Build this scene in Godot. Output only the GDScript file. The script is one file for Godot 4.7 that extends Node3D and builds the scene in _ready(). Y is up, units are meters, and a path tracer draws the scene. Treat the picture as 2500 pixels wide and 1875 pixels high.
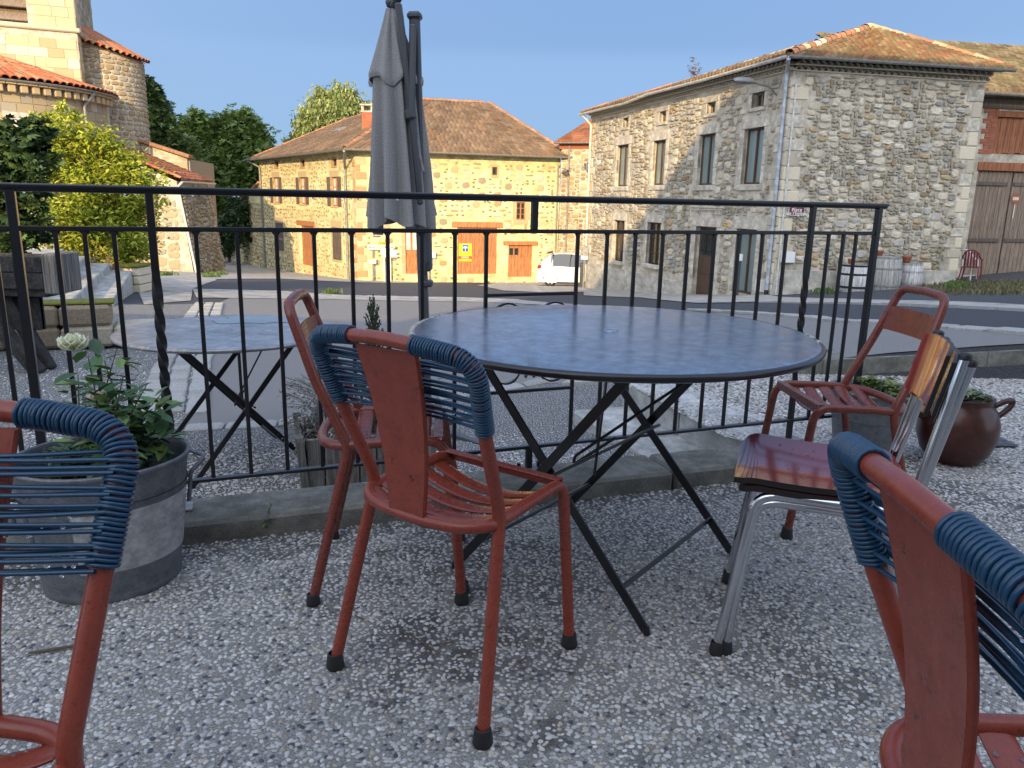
extends Node3D
# A café terrace above a village square: camera, sky and sun first, then the setting, then the objects.

const PX_F := 1880.0            # focal length in pixels of the 2500 x 1875 photograph
const EYE := Vector3(0, 1.05, 0)
var cam_r: Vector3
var cam_u: Vector3
var cam_f: Vector3
var rng := RandomNumberGenerator.new()
var taken := {}
var M := {}
var T := {}
var mean := {}                   # mean value of each texture, so that a material keeps its base colour

# ---------------------------------------------------------------- mesh builder
class MB:
	var v := PackedVector3Array()
	var n := PackedVector3Array()
	var c := PackedColorArray()
	var t := PackedVector2Array()
	var x := PackedInt32Array()
	var col := Color(1, 1, 1)

	func vert(p: Vector3, nn: Vector3, uv := Vector2.ZERO) -> int:
		v.append(p); n.append(nn); c.append(col); t.append(uv)
		return v.size() - 1

	func tri(a: Vector3, b: Vector3, d: Vector3) -> void:      # counter-clockwise seen from outside
		var nn := (b - a).cross(d - a).normalized()
		var i := vert(a, nn, Vector2(0, 0)); vert(b, nn, Vector2(1, 0)); vert(d, nn, Vector2(1, 1))
		x.append_array([i, i + 2, i + 1])

	func quad(a: Vector3, b: Vector3, d: Vector3, e: Vector3) -> void:
		var nn := (b - a).cross(d - a)
		if nn.length_squared() < 1e-16:
			nn = (d - a).cross(e - a)
		nn = nn.normalized()
		var w := a.distance_to(b)
		var h := b.distance_to(d)
		var i := vert(a, nn, Vector2(0, h)); vert(b, nn, Vector2(w, h)); vert(d, nn, Vector2(w, 0)); vert(e, nn, Vector2(0, 0))
		x.append_array([i, i + 2, i + 1, i, i + 3, i + 2])

	func poly(pts: Array) -> void:                              # flat convex fan
		for i in range(1, pts.size() - 1):
			tri(pts[0], pts[i], pts[i + 1])

	# box by centre, axes and half sizes, its edges cut by bev
	func obox(p: Vector3, ax: Vector3, ay: Vector3, az: Vector3, h: Vector3, bev := 0.0) -> void:
		if bev <= 0.0:
			var k := [ax * h.x, ay * h.y, az * h.z]
			for i in 3:
				var a: Vector3 = k[i]
				var b: Vector3 = k[(i + 1) % 3]
				var d: Vector3 = k[(i + 2) % 3]
				for s in [1.0, -1.0]:
					var q: Vector3 = p + a * s
					if s > 0: quad(q - b - d, q + b - d, q + b + d, q - b + d)
					else: quad(q - d - b, q + d - b, q + d + b, q - d + b)
			return
		var axs := [ax, ay, az]
		var hs := [h.x, h.y, h.z]
		var f := func(i: int, s: float, sb: float, sd: float) -> Vector3:
			var j := (i + 1) % 3
			var k := (i + 2) % 3
			return p + axs[i] * hs[i] * s + axs[j] * (hs[j] - bev) * sb + axs[k] * (hs[k] - bev) * sd
		for i in 3:
			for s in [1.0, -1.0]:
				var q := [f.call(i, s, -1, -1), f.call(i, s, 1, -1), f.call(i, s, 1, 1), f.call(i, s, -1, 1)]
				if s > 0: quad(q[0], q[1], q[2], q[3])
				else: quad(q[3], q[2], q[1], q[0])
		for i in 3:                                              # edge chamfers along axis k between faces i and j
			var j := (i + 1) % 3
			for si in [1.0, -1.0]:
				for sj in [1.0, -1.0]:
					var a: Vector3 = f.call(i, si, sj, -1)
					var b: Vector3 = f.call(i, si, sj, 1)
					var d: Vector3 = f.call(j, sj, 1, si)
					var e: Vector3 = f.call(j, sj, -1, si)
					if si * sj > 0: quad(a, e, d, b)
					else: quad(b, d, e, a)
		for sx in [1.0, -1.0]:
			for sy in [1.0, -1.0]:
				for sz in [1.0, -1.0]:
					var a: Vector3 = f.call(0, sx, sy, sz)
					var b: Vector3 = f.call(1, sy, sz, sx)
					var d: Vector3 = f.call(2, sz, sx, sy)
					if sx * sy * sz > 0: tri(a, b, d)
					else: tri(a, d, b)

	func box(lo: Vector3, hi: Vector3, bev := 0.0) -> void:
		obox((lo + hi) / 2, Vector3.RIGHT, Vector3.UP, Vector3.BACK, (hi - lo) / 2, bev)

	# straight bar of rectangular section
	func bar(a: Vector3, b: Vector3, w: float, h: float, side := Vector3.UP, bev := 0.0) -> void:
		var ax := (b - a).normalized()
		var ay := side - ax * side.dot(ax)
		if ay.length() < 0.01: ay = Vector3.RIGHT - ax * ax.x
		ay = ay.normalized()
		var az := ax.cross(ay)
		obox((a + b) / 2, ax, ay, az, Vector3(a.distance_to(b) / 2, h / 2, w / 2), bev)

	func tube(pts: PackedVector3Array, r: float, sides := 10, closed := false, radii := PackedFloat32Array(), cap := true) -> void:
		var m := pts.size()
		if m < 2: return
		var tg := PackedVector3Array()
		for i in m:
			var a := pts[(i - 1 + m) % m] if (closed or i > 0) else pts[i]
			var b := pts[(i + 1) % m] if (closed or i < m - 1) else pts[i]
			tg.append((b - a).normalized())
		var nn := Vector3.UP if absf(tg[0].y) < 0.9 else Vector3.RIGHT
		nn = (nn - tg[0] * nn.dot(tg[0])).normalized()
		var first := v.size()
		var run := 0.0
		for i in m:
			nn = nn - tg[i] * nn.dot(tg[i])
			nn = nn.normalized() if nn.length() > 1e-5 else tg[i].cross(Vector3.RIGHT).normalized()
			var bb := tg[i].cross(nn)
			if i > 0: run += pts[i].distance_to(pts[i - 1])
			var rr := radii[i] if radii.size() else r
			for k in sides:
				var th := TAU * k / sides
				var d := nn * cos(th) + bb * sin(th)
				vert(pts[i] + d * rr, d, Vector2(th / TAU, run))
		var rows := m if closed else m - 1
		for i in rows:
			var i2 := (i + 1) % m
			for k in sides:
				var a := first + i * sides + k
				var b := first + i * sides + (k + 1) % sides
				var d := first + i2 * sides + (k + 1) % sides
				var e := first + i2 * sides + k
				x.append_array([a, d, b, a, e, d])
		if cap and not closed:
			for s in 2:
				var row := 0 if s == 0 else m - 1
				var dirn := -tg[0] if s == 0 else tg[m - 1]
				var ci := vert(pts[row], dirn)
				var st := v.size()
				for k in sides:
					vert(v[first + row * sides + k], dirn)
				for k in sides:
					var a := st + k
					var b := st + (k + 1) % sides
					if s == 0: x.append_array([ci, a, b])
					else: x.append_array([ci, b, a])

	# profile of (radius, height) round a vertical axis; sx, sz stretch it to an oval
	func lathe(prof: PackedVector2Array, at: Vector3, seg := 24, sx := 1.0, sz := 1.0, turn := 0.0) -> void:
		var first := v.size()
		var m := prof.size()
		for i in m:
			var a := prof[maxi(i - 1, 0)]
			var b := prof[mini(i + 1, m - 1)]
			var d := (b - a).normalized()
			for k in seg + 1:
				var th := TAU * k / seg + turn
				var o := Vector3(cos(th), 0, sin(th))
				var p := at + Vector3(o.x * prof[i].x * sx, prof[i].y, o.z * prof[i].x * sz).rotated(Vector3.UP, 0)
				vert(p, (Vector3(o.x / sx, 0, o.z / sz).normalized() * d.y + Vector3.UP * -d.x).normalized(), Vector2(float(k) / seg, prof[i].y))
		for i in m - 1:
			for k in seg:
				var a := first + i * (seg + 1) + k
				var b := a + 1
				var d := b + seg + 1
				var e := a + seg + 1
				x.append_array([a, b, d, a, d, e])

	func grid(f: Callable, nu: int, nv: int, flip := false) -> void:   # smooth sheet over f(u, v) in 0..1
		var first := v.size()
		for j in nv + 1:
			for i in nu + 1:
				var u := float(i) / nu
				var w := float(j) / nv
				var p: Vector3 = f.call(u, w)
				var e := 0.002
				var du: Vector3 = f.call(minf(u + e, 1.0), w) - f.call(maxf(u - e, 0.0), w)
				var dv: Vector3 = f.call(u, minf(w + e, 1.0)) - f.call(u, maxf(w - e, 0.0))
				var nn := du.cross(dv).normalized()
				vert(p, -nn if flip else nn, Vector2(u, w))
		for j in nv:
			for i in nu:
				var a := first + j * (nu + 1) + i
				if flip: x.append_array([a, a + 1, a + nu + 2, a, a + nu + 2, a + nu + 1])
				else: x.append_array([a, a + nu + 2, a + 1, a, a + nu + 1, a + nu + 2])

	func add(o: MB, tf: Transform3D) -> void:
		var first := v.size()
		var nb := tf.basis.inverse().transposed()
		for i in o.v.size():
			v.append(tf * o.v[i]); n.append((nb * o.n[i]).normalized()); c.append(o.c[i] * col); t.append(o.t[i])
		for i in o.x:
			x.append(first + i)

	func mesh() -> ArrayMesh:
		var a := []
		a.resize(Mesh.ARRAY_MAX)
		a[Mesh.ARRAY_VERTEX] = v
		a[Mesh.ARRAY_NORMAL] = n
		a[Mesh.ARRAY_COLOR] = c
		a[Mesh.ARRAY_TEX_UV] = t
		a[Mesh.ARRAY_INDEX] = x
		var m := ArrayMesh.new()
		m.add_surface_from_arrays(Mesh.PRIMITIVE_TRIANGLES, a)
		return m

# ---------------------------------------------------------------- naming and tagging
func numbered(called: String) -> String:
	var k: int = taken.get(called, 0)
	taken[called] = k + 1
	return called if k == 0 else "%s_%03d" % [called, k]

func thing(called: String, label: String, category: String, at := Vector3.ZERO, turn := 0.0, group := "") -> Node3D:
	var o := Node3D.new()
	o.name = numbered(called)
	add_child(o)
	o.position = at
	o.rotation.y = turn
	tag(o, label, category, group)
	return o

func tag(o: Node, label := "", category := "", group := "", kind := "") -> void:
	if label: o.set_meta("label", label)
	if category: o.set_meta("category", category)
	if group: o.set_meta("group", group)
	if kind: o.set_meta("kind", kind)

func node(called: String, mesh: Mesh, m: Material, parent: Node = null, tf := Transform3D()) -> MeshInstance3D:
	var o := MeshInstance3D.new()
	o.mesh = mesh
	o.material_override = m
	o.transform = tf
	if parent:
		o.name = called
		parent.add_child(o, true)
	else:
		o.name = numbered(called)
		add_child(o)
	return o

func part(called: String, b: MB, m: Material, parent: Node = null) -> MeshInstance3D:
	return node(called, b.mesh(), m, parent)

func struct(called: String, b: MB, m: Material) -> MeshInstance3D:
	var o := part(called, b, m)
	o.set_meta("kind", "structure")
	return o

func copy_of(root: Node3D, at: Vector3, turn: float, label := "", group := "") -> Node3D:
	var r: Node3D = root.duplicate()
	r.name = numbered(String(root.name).rstrip("0123456789_") if String(root.name)[-1].is_valid_int() else String(root.name))
	add_child(r)
	r.position = at
	r.rotation.y = turn
	tag(r, label, "", group)
	return r

func scatter(called: String, mesh: Mesh, m: Material, tfs: Array, cols: Array, parent: Node) -> MultiMeshInstance3D:
	var mm := MultiMesh.new()
	mm.transform_format = MultiMesh.TRANSFORM_3D
	mm.use_colors = true
	mm.mesh = mesh
	mm.instance_count = tfs.size()
	for i in tfs.size():
		mm.set_instance_transform(i, tfs[i])
		mm.set_instance_color(i, cols[i] if cols.size() > i else Color(1, 1, 1))
	var o := MultiMeshInstance3D.new()
	o.multimesh = mm
	o.material_override = m
	o.name = called if parent != self else numbered(called)
	parent.add_child(o, true)
	o.set_meta("kind", "stuff")
	return o

# ---------------------------------------------------------------- pixels to places
func ray(u: float, w: float) -> Vector3:
	return cam_f * PX_F + cam_r * (u - 1250.0) - cam_u * (w - 937.5)

func on_level(u: float, w: float, y: float) -> Vector3:
	var d := ray(u, w)
	return EYE + d * ((y - EYE.y) / d.y)

func at_depth(u: float, w: float, z: float) -> Vector3:
	var d := ray(u, w)
	return EYE + d * (z / d.z)

func on_plane(u: float, w: float, p: Vector3, nn: Vector3) -> Vector3:
	var d := ray(u, w)
	return EYE + d * ((p - EYE).dot(nn) / d.dot(nn))

func on_ground(u: float, w: float) -> Vector3:
	var d := ray(u, w).normalized()
	var lo := 1.0
	var hi := 1.0
	while hi < 150.0:
		var p := EYE + d * hi
		if p.y < ground(p.x, p.z): break
		lo = hi
		hi += 0.5
	for i in 20:
		var mid := (lo + hi) / 2
		var p := EYE + d * mid
		if p.y < ground(p.x, p.z): hi = mid
		else: lo = mid
	return EYE + d * hi

# rounded corners along a polyline
func fillet(p: Array, r: Array, seg := 6) -> PackedVector3Array:
	var o := PackedVector3Array([p[0]])
	for i in range(1, p.size() - 1):
		var rr: float = r[i] if i < r.size() else 0.0
		if rr <= 0.0:
			o.append(p[i])
			continue
		var a: Vector3 = (p[i - 1] - p[i])
		var b: Vector3 = (p[i + 1] - p[i])
		var la := a.length()
		var lb := b.length()
		a /= la
		b /= lb
		var ang := acos(clampf(a.dot(b), -1, 1))
		var d := minf(rr / tan(ang / 2), minf(la, lb) * 0.49)
		var s: Vector3 = p[i] + a * d
		var e: Vector3 = p[i] + b * d
		for k in seg + 1:
			var q := float(k) / seg
			o.append(s.lerp(p[i], q).lerp((p[i] as Vector3).lerp(e, q), q))
	o.append(p[-1])
	return o

func spline(p: Array, seg := 8, closed := false) -> PackedVector3Array:
	var o := PackedVector3Array()
	var m := p.size()
	var last := m if closed else m - 1
	for i in last:
		var a: Vector3 = p[(i - 1 + m) % m] if (closed or i > 0) else p[i] * 2.0 - p[i + 1]
		var b: Vector3 = p[i]
		var d: Vector3 = p[(i + 1) % m]
		var e: Vector3 = p[(i + 2) % m] if (closed or i < m - 2) else d * 2.0 - b
		for k in seg:
			o.append(b.cubic_interpolate(d, a, e, float(k) / seg))
	if not closed: o.append(p[-1])
	return o

# ---------------------------------------------------------------- textures and materials
func noise_tex(seed_: int, freqs: Array, weights: Array, lo: float, hi: float, size := 512, kind := FastNoiseLite.TYPE_SIMPLEX_SMOOTH, contrast := 1.0) -> Image:
	var acc := PackedFloat32Array()
	acc.resize(size * size)
	for k in freqs.size():
		var fn := FastNoiseLite.new()
		fn.seed = seed_ + k * 17
		fn.noise_type = kind
		fn.frequency = freqs[k]
		fn.fractal_octaves = 3
		var d := fn.get_seamless_image(size, size).get_data()
		var w: float = weights[k]
		for i in size * size:
			acc[i] += d[i] / 255.0 * w
	var total := 0.0
	for w in weights: total += w
	var bytes := PackedByteArray()
	bytes.resize(size * size)
	for i in size * size:
		var q := clampf((acc[i] / total - 0.5) * contrast + 0.5, 0, 1)
		bytes[i] = int(clampf(lo + (hi - lo) * q, 0, 1) * 255.0)
	return Image.create_from_data(size, size, false, Image.FORMAT_L8, bytes)

func tex(im: Image) -> ImageTexture:
	var t := ImageTexture.create_from_image(im)
	var sum := 0.0
	for y in range(0, im.get_height(), 8):
		for x in range(0, im.get_width(), 8):
			sum += im.get_pixel(x, y).srgb_to_linear().g
	mean[t] = sum / (im.get_height() / 8 * im.get_width() / 8)
	return t

func normal_of(im: Image, strength: float) -> ImageTexture:
	var q := im.duplicate()
	q.convert(Image.FORMAT_RGBA8)
	q.bump_map_to_normal_map(strength)
	return ImageTexture.create_from_image(q)

func lin(r: float, g: float, b: float) -> Color:
	return Color(r, g, b).linear_to_srgb()

func mat(called: String, color: Color, rough: float, o := {}) -> StandardMaterial3D:
	var m := StandardMaterial3D.new()
	m.resource_name = called
	m.albedo_color = color
	m.roughness = rough
	m.metallic = o.get("metal", 0.0)
	m.metallic_specular = o.get("spec", 0.5)
	m.vertex_color_use_as_albedo = o.get("vc", false)
	m.cull_mode = BaseMaterial3D.CULL_DISABLED
	if o.has("tex"):
		m.albedo_texture = o.tex
		var q: Color = color.srgb_to_linear() * (1.0 / mean[o.tex])
		m.albedo_color = Color(minf(q.r, 1), minf(q.g, 1), minf(q.b, 1)).linear_to_srgb()
	if o.has("nrm"):
		m.normal_enabled = true
		m.normal_texture = o.nrm
		m.normal_scale = o.get("ns", 1.0)
	if o.has("rtex"):
		m.roughness_texture = o.rtex
	if o.has("tex") or o.has("nrm") or o.has("rtex"):
		if not o.get("uv", false):
			m.uv1_triplanar = true
			m.uv1_world_triplanar = o.get("world", true)
		var s: float = o.get("scale", 1.0)
		m.uv1_scale = o.get("scale3", Vector3(s, s, s))
	if o.has("back"):
		m.backlight_enabled = true
		m.backlight = o.back
	if o.has("coat"):
		m.clearcoat_enabled = true
		m.clearcoat = o.coat
		m.clearcoat_roughness = o.get("coat_rough", 0.1)
	M[called] = m
	return m

# ---------------------------------------------------------------- the lie of the land
const TPS := [[7.20, -21.66, 0.001068], [3.20, -34.80, -0.001884], [13.05, -22.90, -0.002619], [5.90, -25.80, -0.002214], [-8.05, -39.90, -0.001265], [-17.00, -53.40, -0.000311], [2.40, -42.70, -0.000045], [0.90, -35.00, 0.002122], [-15.40, -36.00, 0.000983], [-10.00, -24.00, 0.000921], [-6.80, -13.60, 0.000165], [-4.80, -10.00, 0.002122], [-1.50, -2.50, -0.004498], [-1.50, -4.20, 0.012283], [-4.00, -4.00, -0.000404], [-3.60, -6.00, 0.003106], [0.30, -4.20, -0.025043], [0.00, -5.80, -0.019760], [3.28, -5.20, -0.001622], [2.10, -5.20, 0.009286], [1.50, -5.20, 0.026870], [5.50, -5.50, -0.001713], [15.70, -25.00, 0.003720], [24.00, -27.00, 0.000352], [8.00, -6.00, 0.002200], [-12.00, -10.00, 0.000793], [-17.00, -22.00, -0.000426], [-30.00, -40.00, 0.000156], [-25.00, -75.00, 0.000247], [30.00, -70.00, 0.000079], [-5.00, -75.00, -0.000016], [12.00, -50.00, -0.000353], [20.00, -12.00, -0.001031], [-1.00, -16.00, -0.002137], [3.00, -12.00, -0.001131] ]
const TPL := Vector3(-3.436977, 0.019955, 0.054656)

func ground(x: float, z: float) -> float:
	var cx := clampf(x, -70.0, 60.0)
	var cz := clampf(z, -110.0, 6.0)
	var y := TPL.x + TPL.y * cx + TPL.z * cz
	for p in TPS:
		var dx: float = cx - p[0]
		var dz: float = cz - p[1]
		var r2 := dx * dx + dz * dz
		if r2 > 1e-9:
			y += p[2] * 0.5 * r2 * log(r2)
	return y

func gpt(x: float, z: float, up := 0.0) -> Vector3:
	return Vector3(x, ground(x, z) + up, z)

# inner edge of the kerb that carries the railing, and the line of the railing
const KERB_A := Vector2(-0.985, -2.184)
const KERB_D := Vector2(0.944, -0.330)
const KERB_N := Vector2(-0.330, -0.944)      # away from the terrace

func beyond_kerb(x: float, z: float) -> float:
	return (Vector2(x, z) - KERB_A).dot(KERB_N)

func in_terrace(x: float, z: float) -> bool:
	if beyond_kerb(x, z) < 0.16 and z > -4.86: return true
	return z > -4.86 and x > 0.95 - (z + 3.9) * 0.35

func drape(outline: Array, cell: float, lift: float, b: MB) -> void:      # a sheet over the ground inside an outline of (x, z)
	var pg := PackedVector2Array(outline)
	var lo := pg[0]
	var hi := pg[0]
	for p in pg:
		lo = lo.min(p)
		hi = hi.max(p)
	var nx := ceili((hi.x - lo.x) / cell)
	var nz := ceili((hi.y - lo.y) / cell)
	for i in nx:
		for j in nz:
			var a := lo + Vector2(i, j) * cell
			var sq := PackedVector2Array([a, a + Vector2(cell, 0), a + Vector2(cell, cell), a + Vector2(0, cell)])
			for piece in Geometry2D.intersect_polygons(sq, pg):
				var ids := Geometry2D.triangulate_polygon(piece)
				var vs := []
				for p in piece:
					var y := ground(p.x, p.y)
					var e := 0.3
					var nn := Vector3(ground(p.x - e, p.y) - ground(p.x + e, p.y), 2 * e, ground(p.x, p.y - e) - ground(p.x, p.y + e)).normalized()
					vs.append(b.vert(Vector3(p.x, y + lift, p.y), nn, p))
				for k in range(0, ids.size(), 3):
					b.x.append_array([vs[ids[k]], vs[ids[k + 1]], vs[ids[k + 2]]])

func px(list: Array) -> Array:                                            # pixels on the ground -> (x, z)
	var o := []
	for p in list:
		var q := on_ground(p[0], p[1])
		o.append(Vector2(q.x, q.z))
	return o

func _ready() -> void:
	rng.seed = 20240817
	var t0 := Time.get_ticks_msec()
	make_camera_and_light()
	make_materials()
	for step in [ground_and_roads, terrace_and_kerbs, corner_house, long_house, neighbour_and_barn, church, garden_and_stairs, trees, cafe_behind,
			railing, tables, chairs_wrapped, chairs_arched, chairs_chrome, planters, parasol, car_and_street_things, small_things]:
		step.call()
		print(step.get_method(), " ", Time.get_ticks_msec() - t0, " ms")

func make_camera_and_light() -> void:
	var pitch := deg_to_rad(13.4)
	var roll := deg_to_rad(1.2)
	cam_f = Vector3(0, -sin(pitch), -cos(pitch))
	var r0 := Vector3.RIGHT
	var u0 := r0.cross(cam_f)
	cam_r = r0 * cos(roll) + u0 * sin(roll)
	cam_u = u0 * cos(roll) - r0 * sin(roll)
	var cam := Camera3D.new()
	cam.name = "camera"
	cam.fov = rad_to_deg(2.0 * atan(937.5 / PX_F))
	cam.near = 0.05
	cam.far = 1500.0
	cam.transform = Transform3D(Basis(cam_r, cam_u, -cam_f), EYE)
	add_child(cam)
	cam.current = true

	var sun := DirectionalLight3D.new()
	sun.name = "sun"
	var towards := Vector3(SUN_X, SUN_TAN, 1.0).normalized()
	sun.transform = Transform3D(Basis.looking_at(-towards, Vector3.UP), Vector3.ZERO)
	sun.light_color = Color(1.0, 0.865, 0.64)
	sun.light_energy = 0.85
	sun.light_angular_distance = 0.5
	sun.shadow_enabled = true
	sun.sky_mode = DirectionalLight3D.SKY_MODE_LIGHT_ONLY
	add_child(sun)

	# clear morning sky: blue overhead, paler at the horizon, with the white aureole of air round the low sun
	var im := Image.create_empty(512, 256, false, Image.FORMAT_RGBF)
	for j in 256:
		var el := PI / 2 - (j + 0.5) / 256.0 * PI
		var low := exp(-maxf(el, 0.0) / deg_to_rad(9.0))
		for i in 512:
			var az := (i + 0.5) / 512.0 * TAU - PI
			var d := Vector3(-sin(az) * cos(el), sin(el), cos(az) * cos(el))
			var gap := acos(clampf(d.dot(towards), -1, 1))
			var air := 1.75 * exp(-gap / deg_to_rad(43.0))
			var c := Vector3(0.040, 0.112, 0.262).lerp(Vector3(0.105, 0.190, 0.275), low) + Vector3(1.0, 0.965, 0.90) * air
			if el < 0.0: c = Vector3(0.10, 0.10, 0.095)
			im.set_pixel(i, j, Color(c.x, c.y, c.z))
	var sky := PanoramaSkyMaterial.new()
	sky.panorama = ImageTexture.create_from_image(im)
	var e := Environment.new()
	e.background_mode = Environment.BG_SKY
	e.sky = Sky.new()
	e.sky.sky_material = sky
	e.tonemap_mode = Environment.TONE_MAPPER_LINEAR
	e.tonemap_exposure = 2.5
	e.sdfgi_enabled = true
	e.ssao_enabled = true
	e.ssil_enabled = true
	var we := WorldEnvironment.new()
	we.name = "world_environment"
	we.environment = e
	add_child(we)

const SUN_X := -0.12
const SUN_TAN := 0.27

func make_materials() -> void:
	var fine := noise_tex(3, [0.05, 0.16], [1.0, 0.8], 0.70, 1.0, 512, FastNoiseLite.TYPE_SIMPLEX_SMOOTH, 1.7)
	var blot := noise_tex(11, [0.006, 0.02, 0.09], [1.0, 0.8, 0.5], 0.66, 1.0, 512, FastNoiseLite.TYPE_SIMPLEX_SMOOTH, 2.0)
	var grit := noise_tex(23, [0.22, 0.45], [1.0, 0.8], 0.45, 1.0, 512, FastNoiseLite.TYPE_SIMPLEX_SMOOTH, 1.8)
	var cells := noise_tex(31, [0.09], [1.0], 0.0, 1.0, 512, FastNoiseLite.TYPE_CELLULAR, 1.6)
	var fibre := Image.create_empty(512, 512, false, Image.FORMAT_L8)
	var fb := noise_tex(41, [0.03, 0.11], [0.8, 1.0], 0.45, 1.0, 512, FastNoiseLite.TYPE_SIMPLEX_SMOOTH, 1.9)
	for y in 512:
		for x in 512:
			fibre.set_pixel(x, y, fb.get_pixel(x, y / 24 * 3 + (y % 24) / 20))
	T.fine = tex(fine); T.blot = tex(blot); T.grit = tex(grit); T.cells = tex(cells); T.fibre = tex(fibre)
	T.fine_n = normal_of(fine, 5.0); T.grit_n = normal_of(grit, 7.0); T.cells_n = normal_of(cells, 9.0); T.blot_n = normal_of(blot, 10.0)

	mat("asphalt", lin(0.048, 0.052, 0.062), 0.88, {tex = T.grit, scale = 1.3, nrm = T.grit_n, ns = 0.5})
	mat("asphalt_pale", lin(0.215, 0.205, 0.20), 0.9, {tex = T.grit, scale = 1.1, nrm = T.grit_n, ns = 0.5})
	mat("pavement", lin(0.36, 0.34, 0.31), 0.9, {tex = T.blot, scale = 0.5, nrm = T.grit_n, ns = 0.3})
	mat("gravel_bed", lin(0.37, 0.36, 0.335), 0.95, {tex = T.cells, scale = 2.6, nrm = T.cells_n, ns = 1.0})
	mat("terrace_bed", lin(0.26, 0.25, 0.235), 0.9, {vc = true, tex = T.grit, scale = 1.6, nrm = T.grit_n, ns = 0.6})
	mat("pebble", lin(1, 1, 1), 0.6, {vc = true})
	mat("concrete", lin(0.30, 0.29, 0.265), 0.9, {tex = T.blot, scale = 0.9, nrm = T.grit_n, ns = 0.5})
	mat("concrete_old", lin(0.19, 0.185, 0.16), 0.95, {tex = T.blot, scale = 1.3, nrm = T.grit_n, ns = 0.8})
	mat("step_stone", lin(0.40, 0.40, 0.385), 0.9, {tex = T.blot, scale = 0.8, nrm = T.grit_n, ns = 0.5})
	mat("sett", lin(0.36, 0.355, 0.34), 0.85, {vc = true, tex = T.fine, scale = 2.0, nrm = T.fine_n, ns = 0.5})
	mat("mortar_yellow", lin(0.72, 0.575, 0.31), 0.95, {tex = T.blot, scale = 0.35, nrm = T.grit_n, ns = 0.7})
	mat("mortar_grey", lin(0.50, 0.455, 0.365), 0.95, {tex = T.blot, scale = 0.4, nrm = T.grit_n, ns = 0.8})
	mat("stone", lin(1, 1, 1), 0.92, {vc = true, tex = T.fine, scale = 1.5, nrm = T.blot_n, ns = 0.7})
	var tones := {
		stone_sand = Vector3(0.52, 0.42, 0.27), stone_tan = Vector3(0.43, 0.33, 0.20), stone_grey = Vector3(0.46, 0.41, 0.32), stone_rust = Vector3(0.42, 0.25, 0.13), stone_pale = Vector3(0.62, 0.55, 0.42), stone_dark = Vector3(0.29, 0.23, 0.16),
		rubble_a = Vector3(0.56, 0.50, 0.39), rubble_b = Vector3(0.50, 0.45, 0.355), rubble_c = Vector3(0.62, 0.57, 0.47), rubble_d = Vector3(0.53, 0.47, 0.375), rubble_e = Vector3(0.42, 0.40, 0.365)}
	for k in tones:
		var q: Vector3 = tones[k]
		mat(k, lin(q.x, q.y, q.z), 0.92, {tex = T.fine, scale = 1.5, nrm = T.blot_n, ns = 0.7})
	mat("ashlar", lin(0.50, 0.46, 0.385), 0.92, {tex = T.blot, scale = 0.7, nrm = T.fine_n, ns = 0.5})
	mat("render_grey", lin(0.44, 0.42, 0.365), 0.95, {tex = T.blot, scale = 0.45, nrm = T.grit_n, ns = 0.5})
	mat("render_pale", lin(0.66, 0.61, 0.52), 0.95, {tex = T.blot, scale = 0.45})
	mat("tile_brown", lin(1, 1, 1), 0.9, {vc = true, tex = T.fine, scale = 1.2})
	mat("tile_red", lin(0.40, 0.115, 0.05), 0.85, {tex = T.blot, scale = 1.1})
	mat("tile_red_pale", lin(0.47, 0.20, 0.10), 0.85, {tex = T.blot, scale = 1.3})
	mat("tile_lichen", lin(0.30, 0.16, 0.09), 0.9, {tex = T.blot, scale = 1.7})
	mat("brick", lin(0.38, 0.13, 0.075), 0.9, {tex = T.fine, scale = 2.0})
	mat("zinc", lin(0.24, 0.24, 0.235), 0.55, {metal = 0.3, tex = T.blot, scale = 1.5})
	mat("zinc_white", lin(0.55, 0.55, 0.52), 0.55, {tex = T.blot, scale = 1.5})
	mat("pipe_blue", lin(0.36, 0.40, 0.46), 0.5, {tex = T.blot, scale = 1.5})
	mat("wood_brown", lin(0.36, 0.15, 0.06), 0.7, {tex = T.fibre, scale3 = Vector3(2, 0.5, 2)})
	mat("wood_dark", lin(0.075, 0.042, 0.028), 0.6, {tex = T.fibre, scale3 = Vector3(2, 0.5, 2)})
	mat("wood_shutter", lin(0.105, 0.085, 0.068), 0.75, {tex = T.fibre, scale3 = Vector3(2, 0.5, 2)})
	mat("wood_grey", lin(0.215, 0.165, 0.125), 0.9, {tex = T.fibre, scale3 = Vector3(2.2, 0.35, 2.2), nrm = T.fine_n, ns = 0.4})
	mat("wood_red", lin(0.27, 0.105, 0.05), 0.85, {tex = T.fibre, scale3 = Vector3(2.2, 0.35, 2.2)})
	mat("wood_cart", lin(0.028, 0.026, 0.026), 0.9, {tex = T.fibre, scale3 = Vector3(0.6, 3, 0.6), nrm = T.fine_n, ns = 0.5})
	mat("wood_planter", lin(0.145, 0.135, 0.12), 0.9, {tex = T.fibre, scale3 = Vector3(2.2, 0.5, 2.2)})
	mat("barrel_wood", lin(0.58, 0.55, 0.50), 0.85, {tex = T.fibre, scale3 = Vector3(2.5, 0.5, 2.5)})
	mat("barrel_grey", lin(0.34, 0.34, 0.32), 0.85, {tex = T.fibre, scale3 = Vector3(2.5, 0.5, 2.5)})
	mat("glass_dark", lin(0.025, 0.03, 0.032), 0.06, {spec = 0.6})
	mat("glass_curtain", lin(0.19, 0.25, 0.24), 0.12, {spec = 0.6})
	mat("glass_lace", lin(0.52, 0.55, 0.52), 0.2, {tex = T.fine, scale = 3.0})
	mat("white_paint", lin(0.76, 0.76, 0.73), 0.5)
	mat("plastic_white", lin(0.72, 0.72, 0.70), 0.4)
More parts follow.
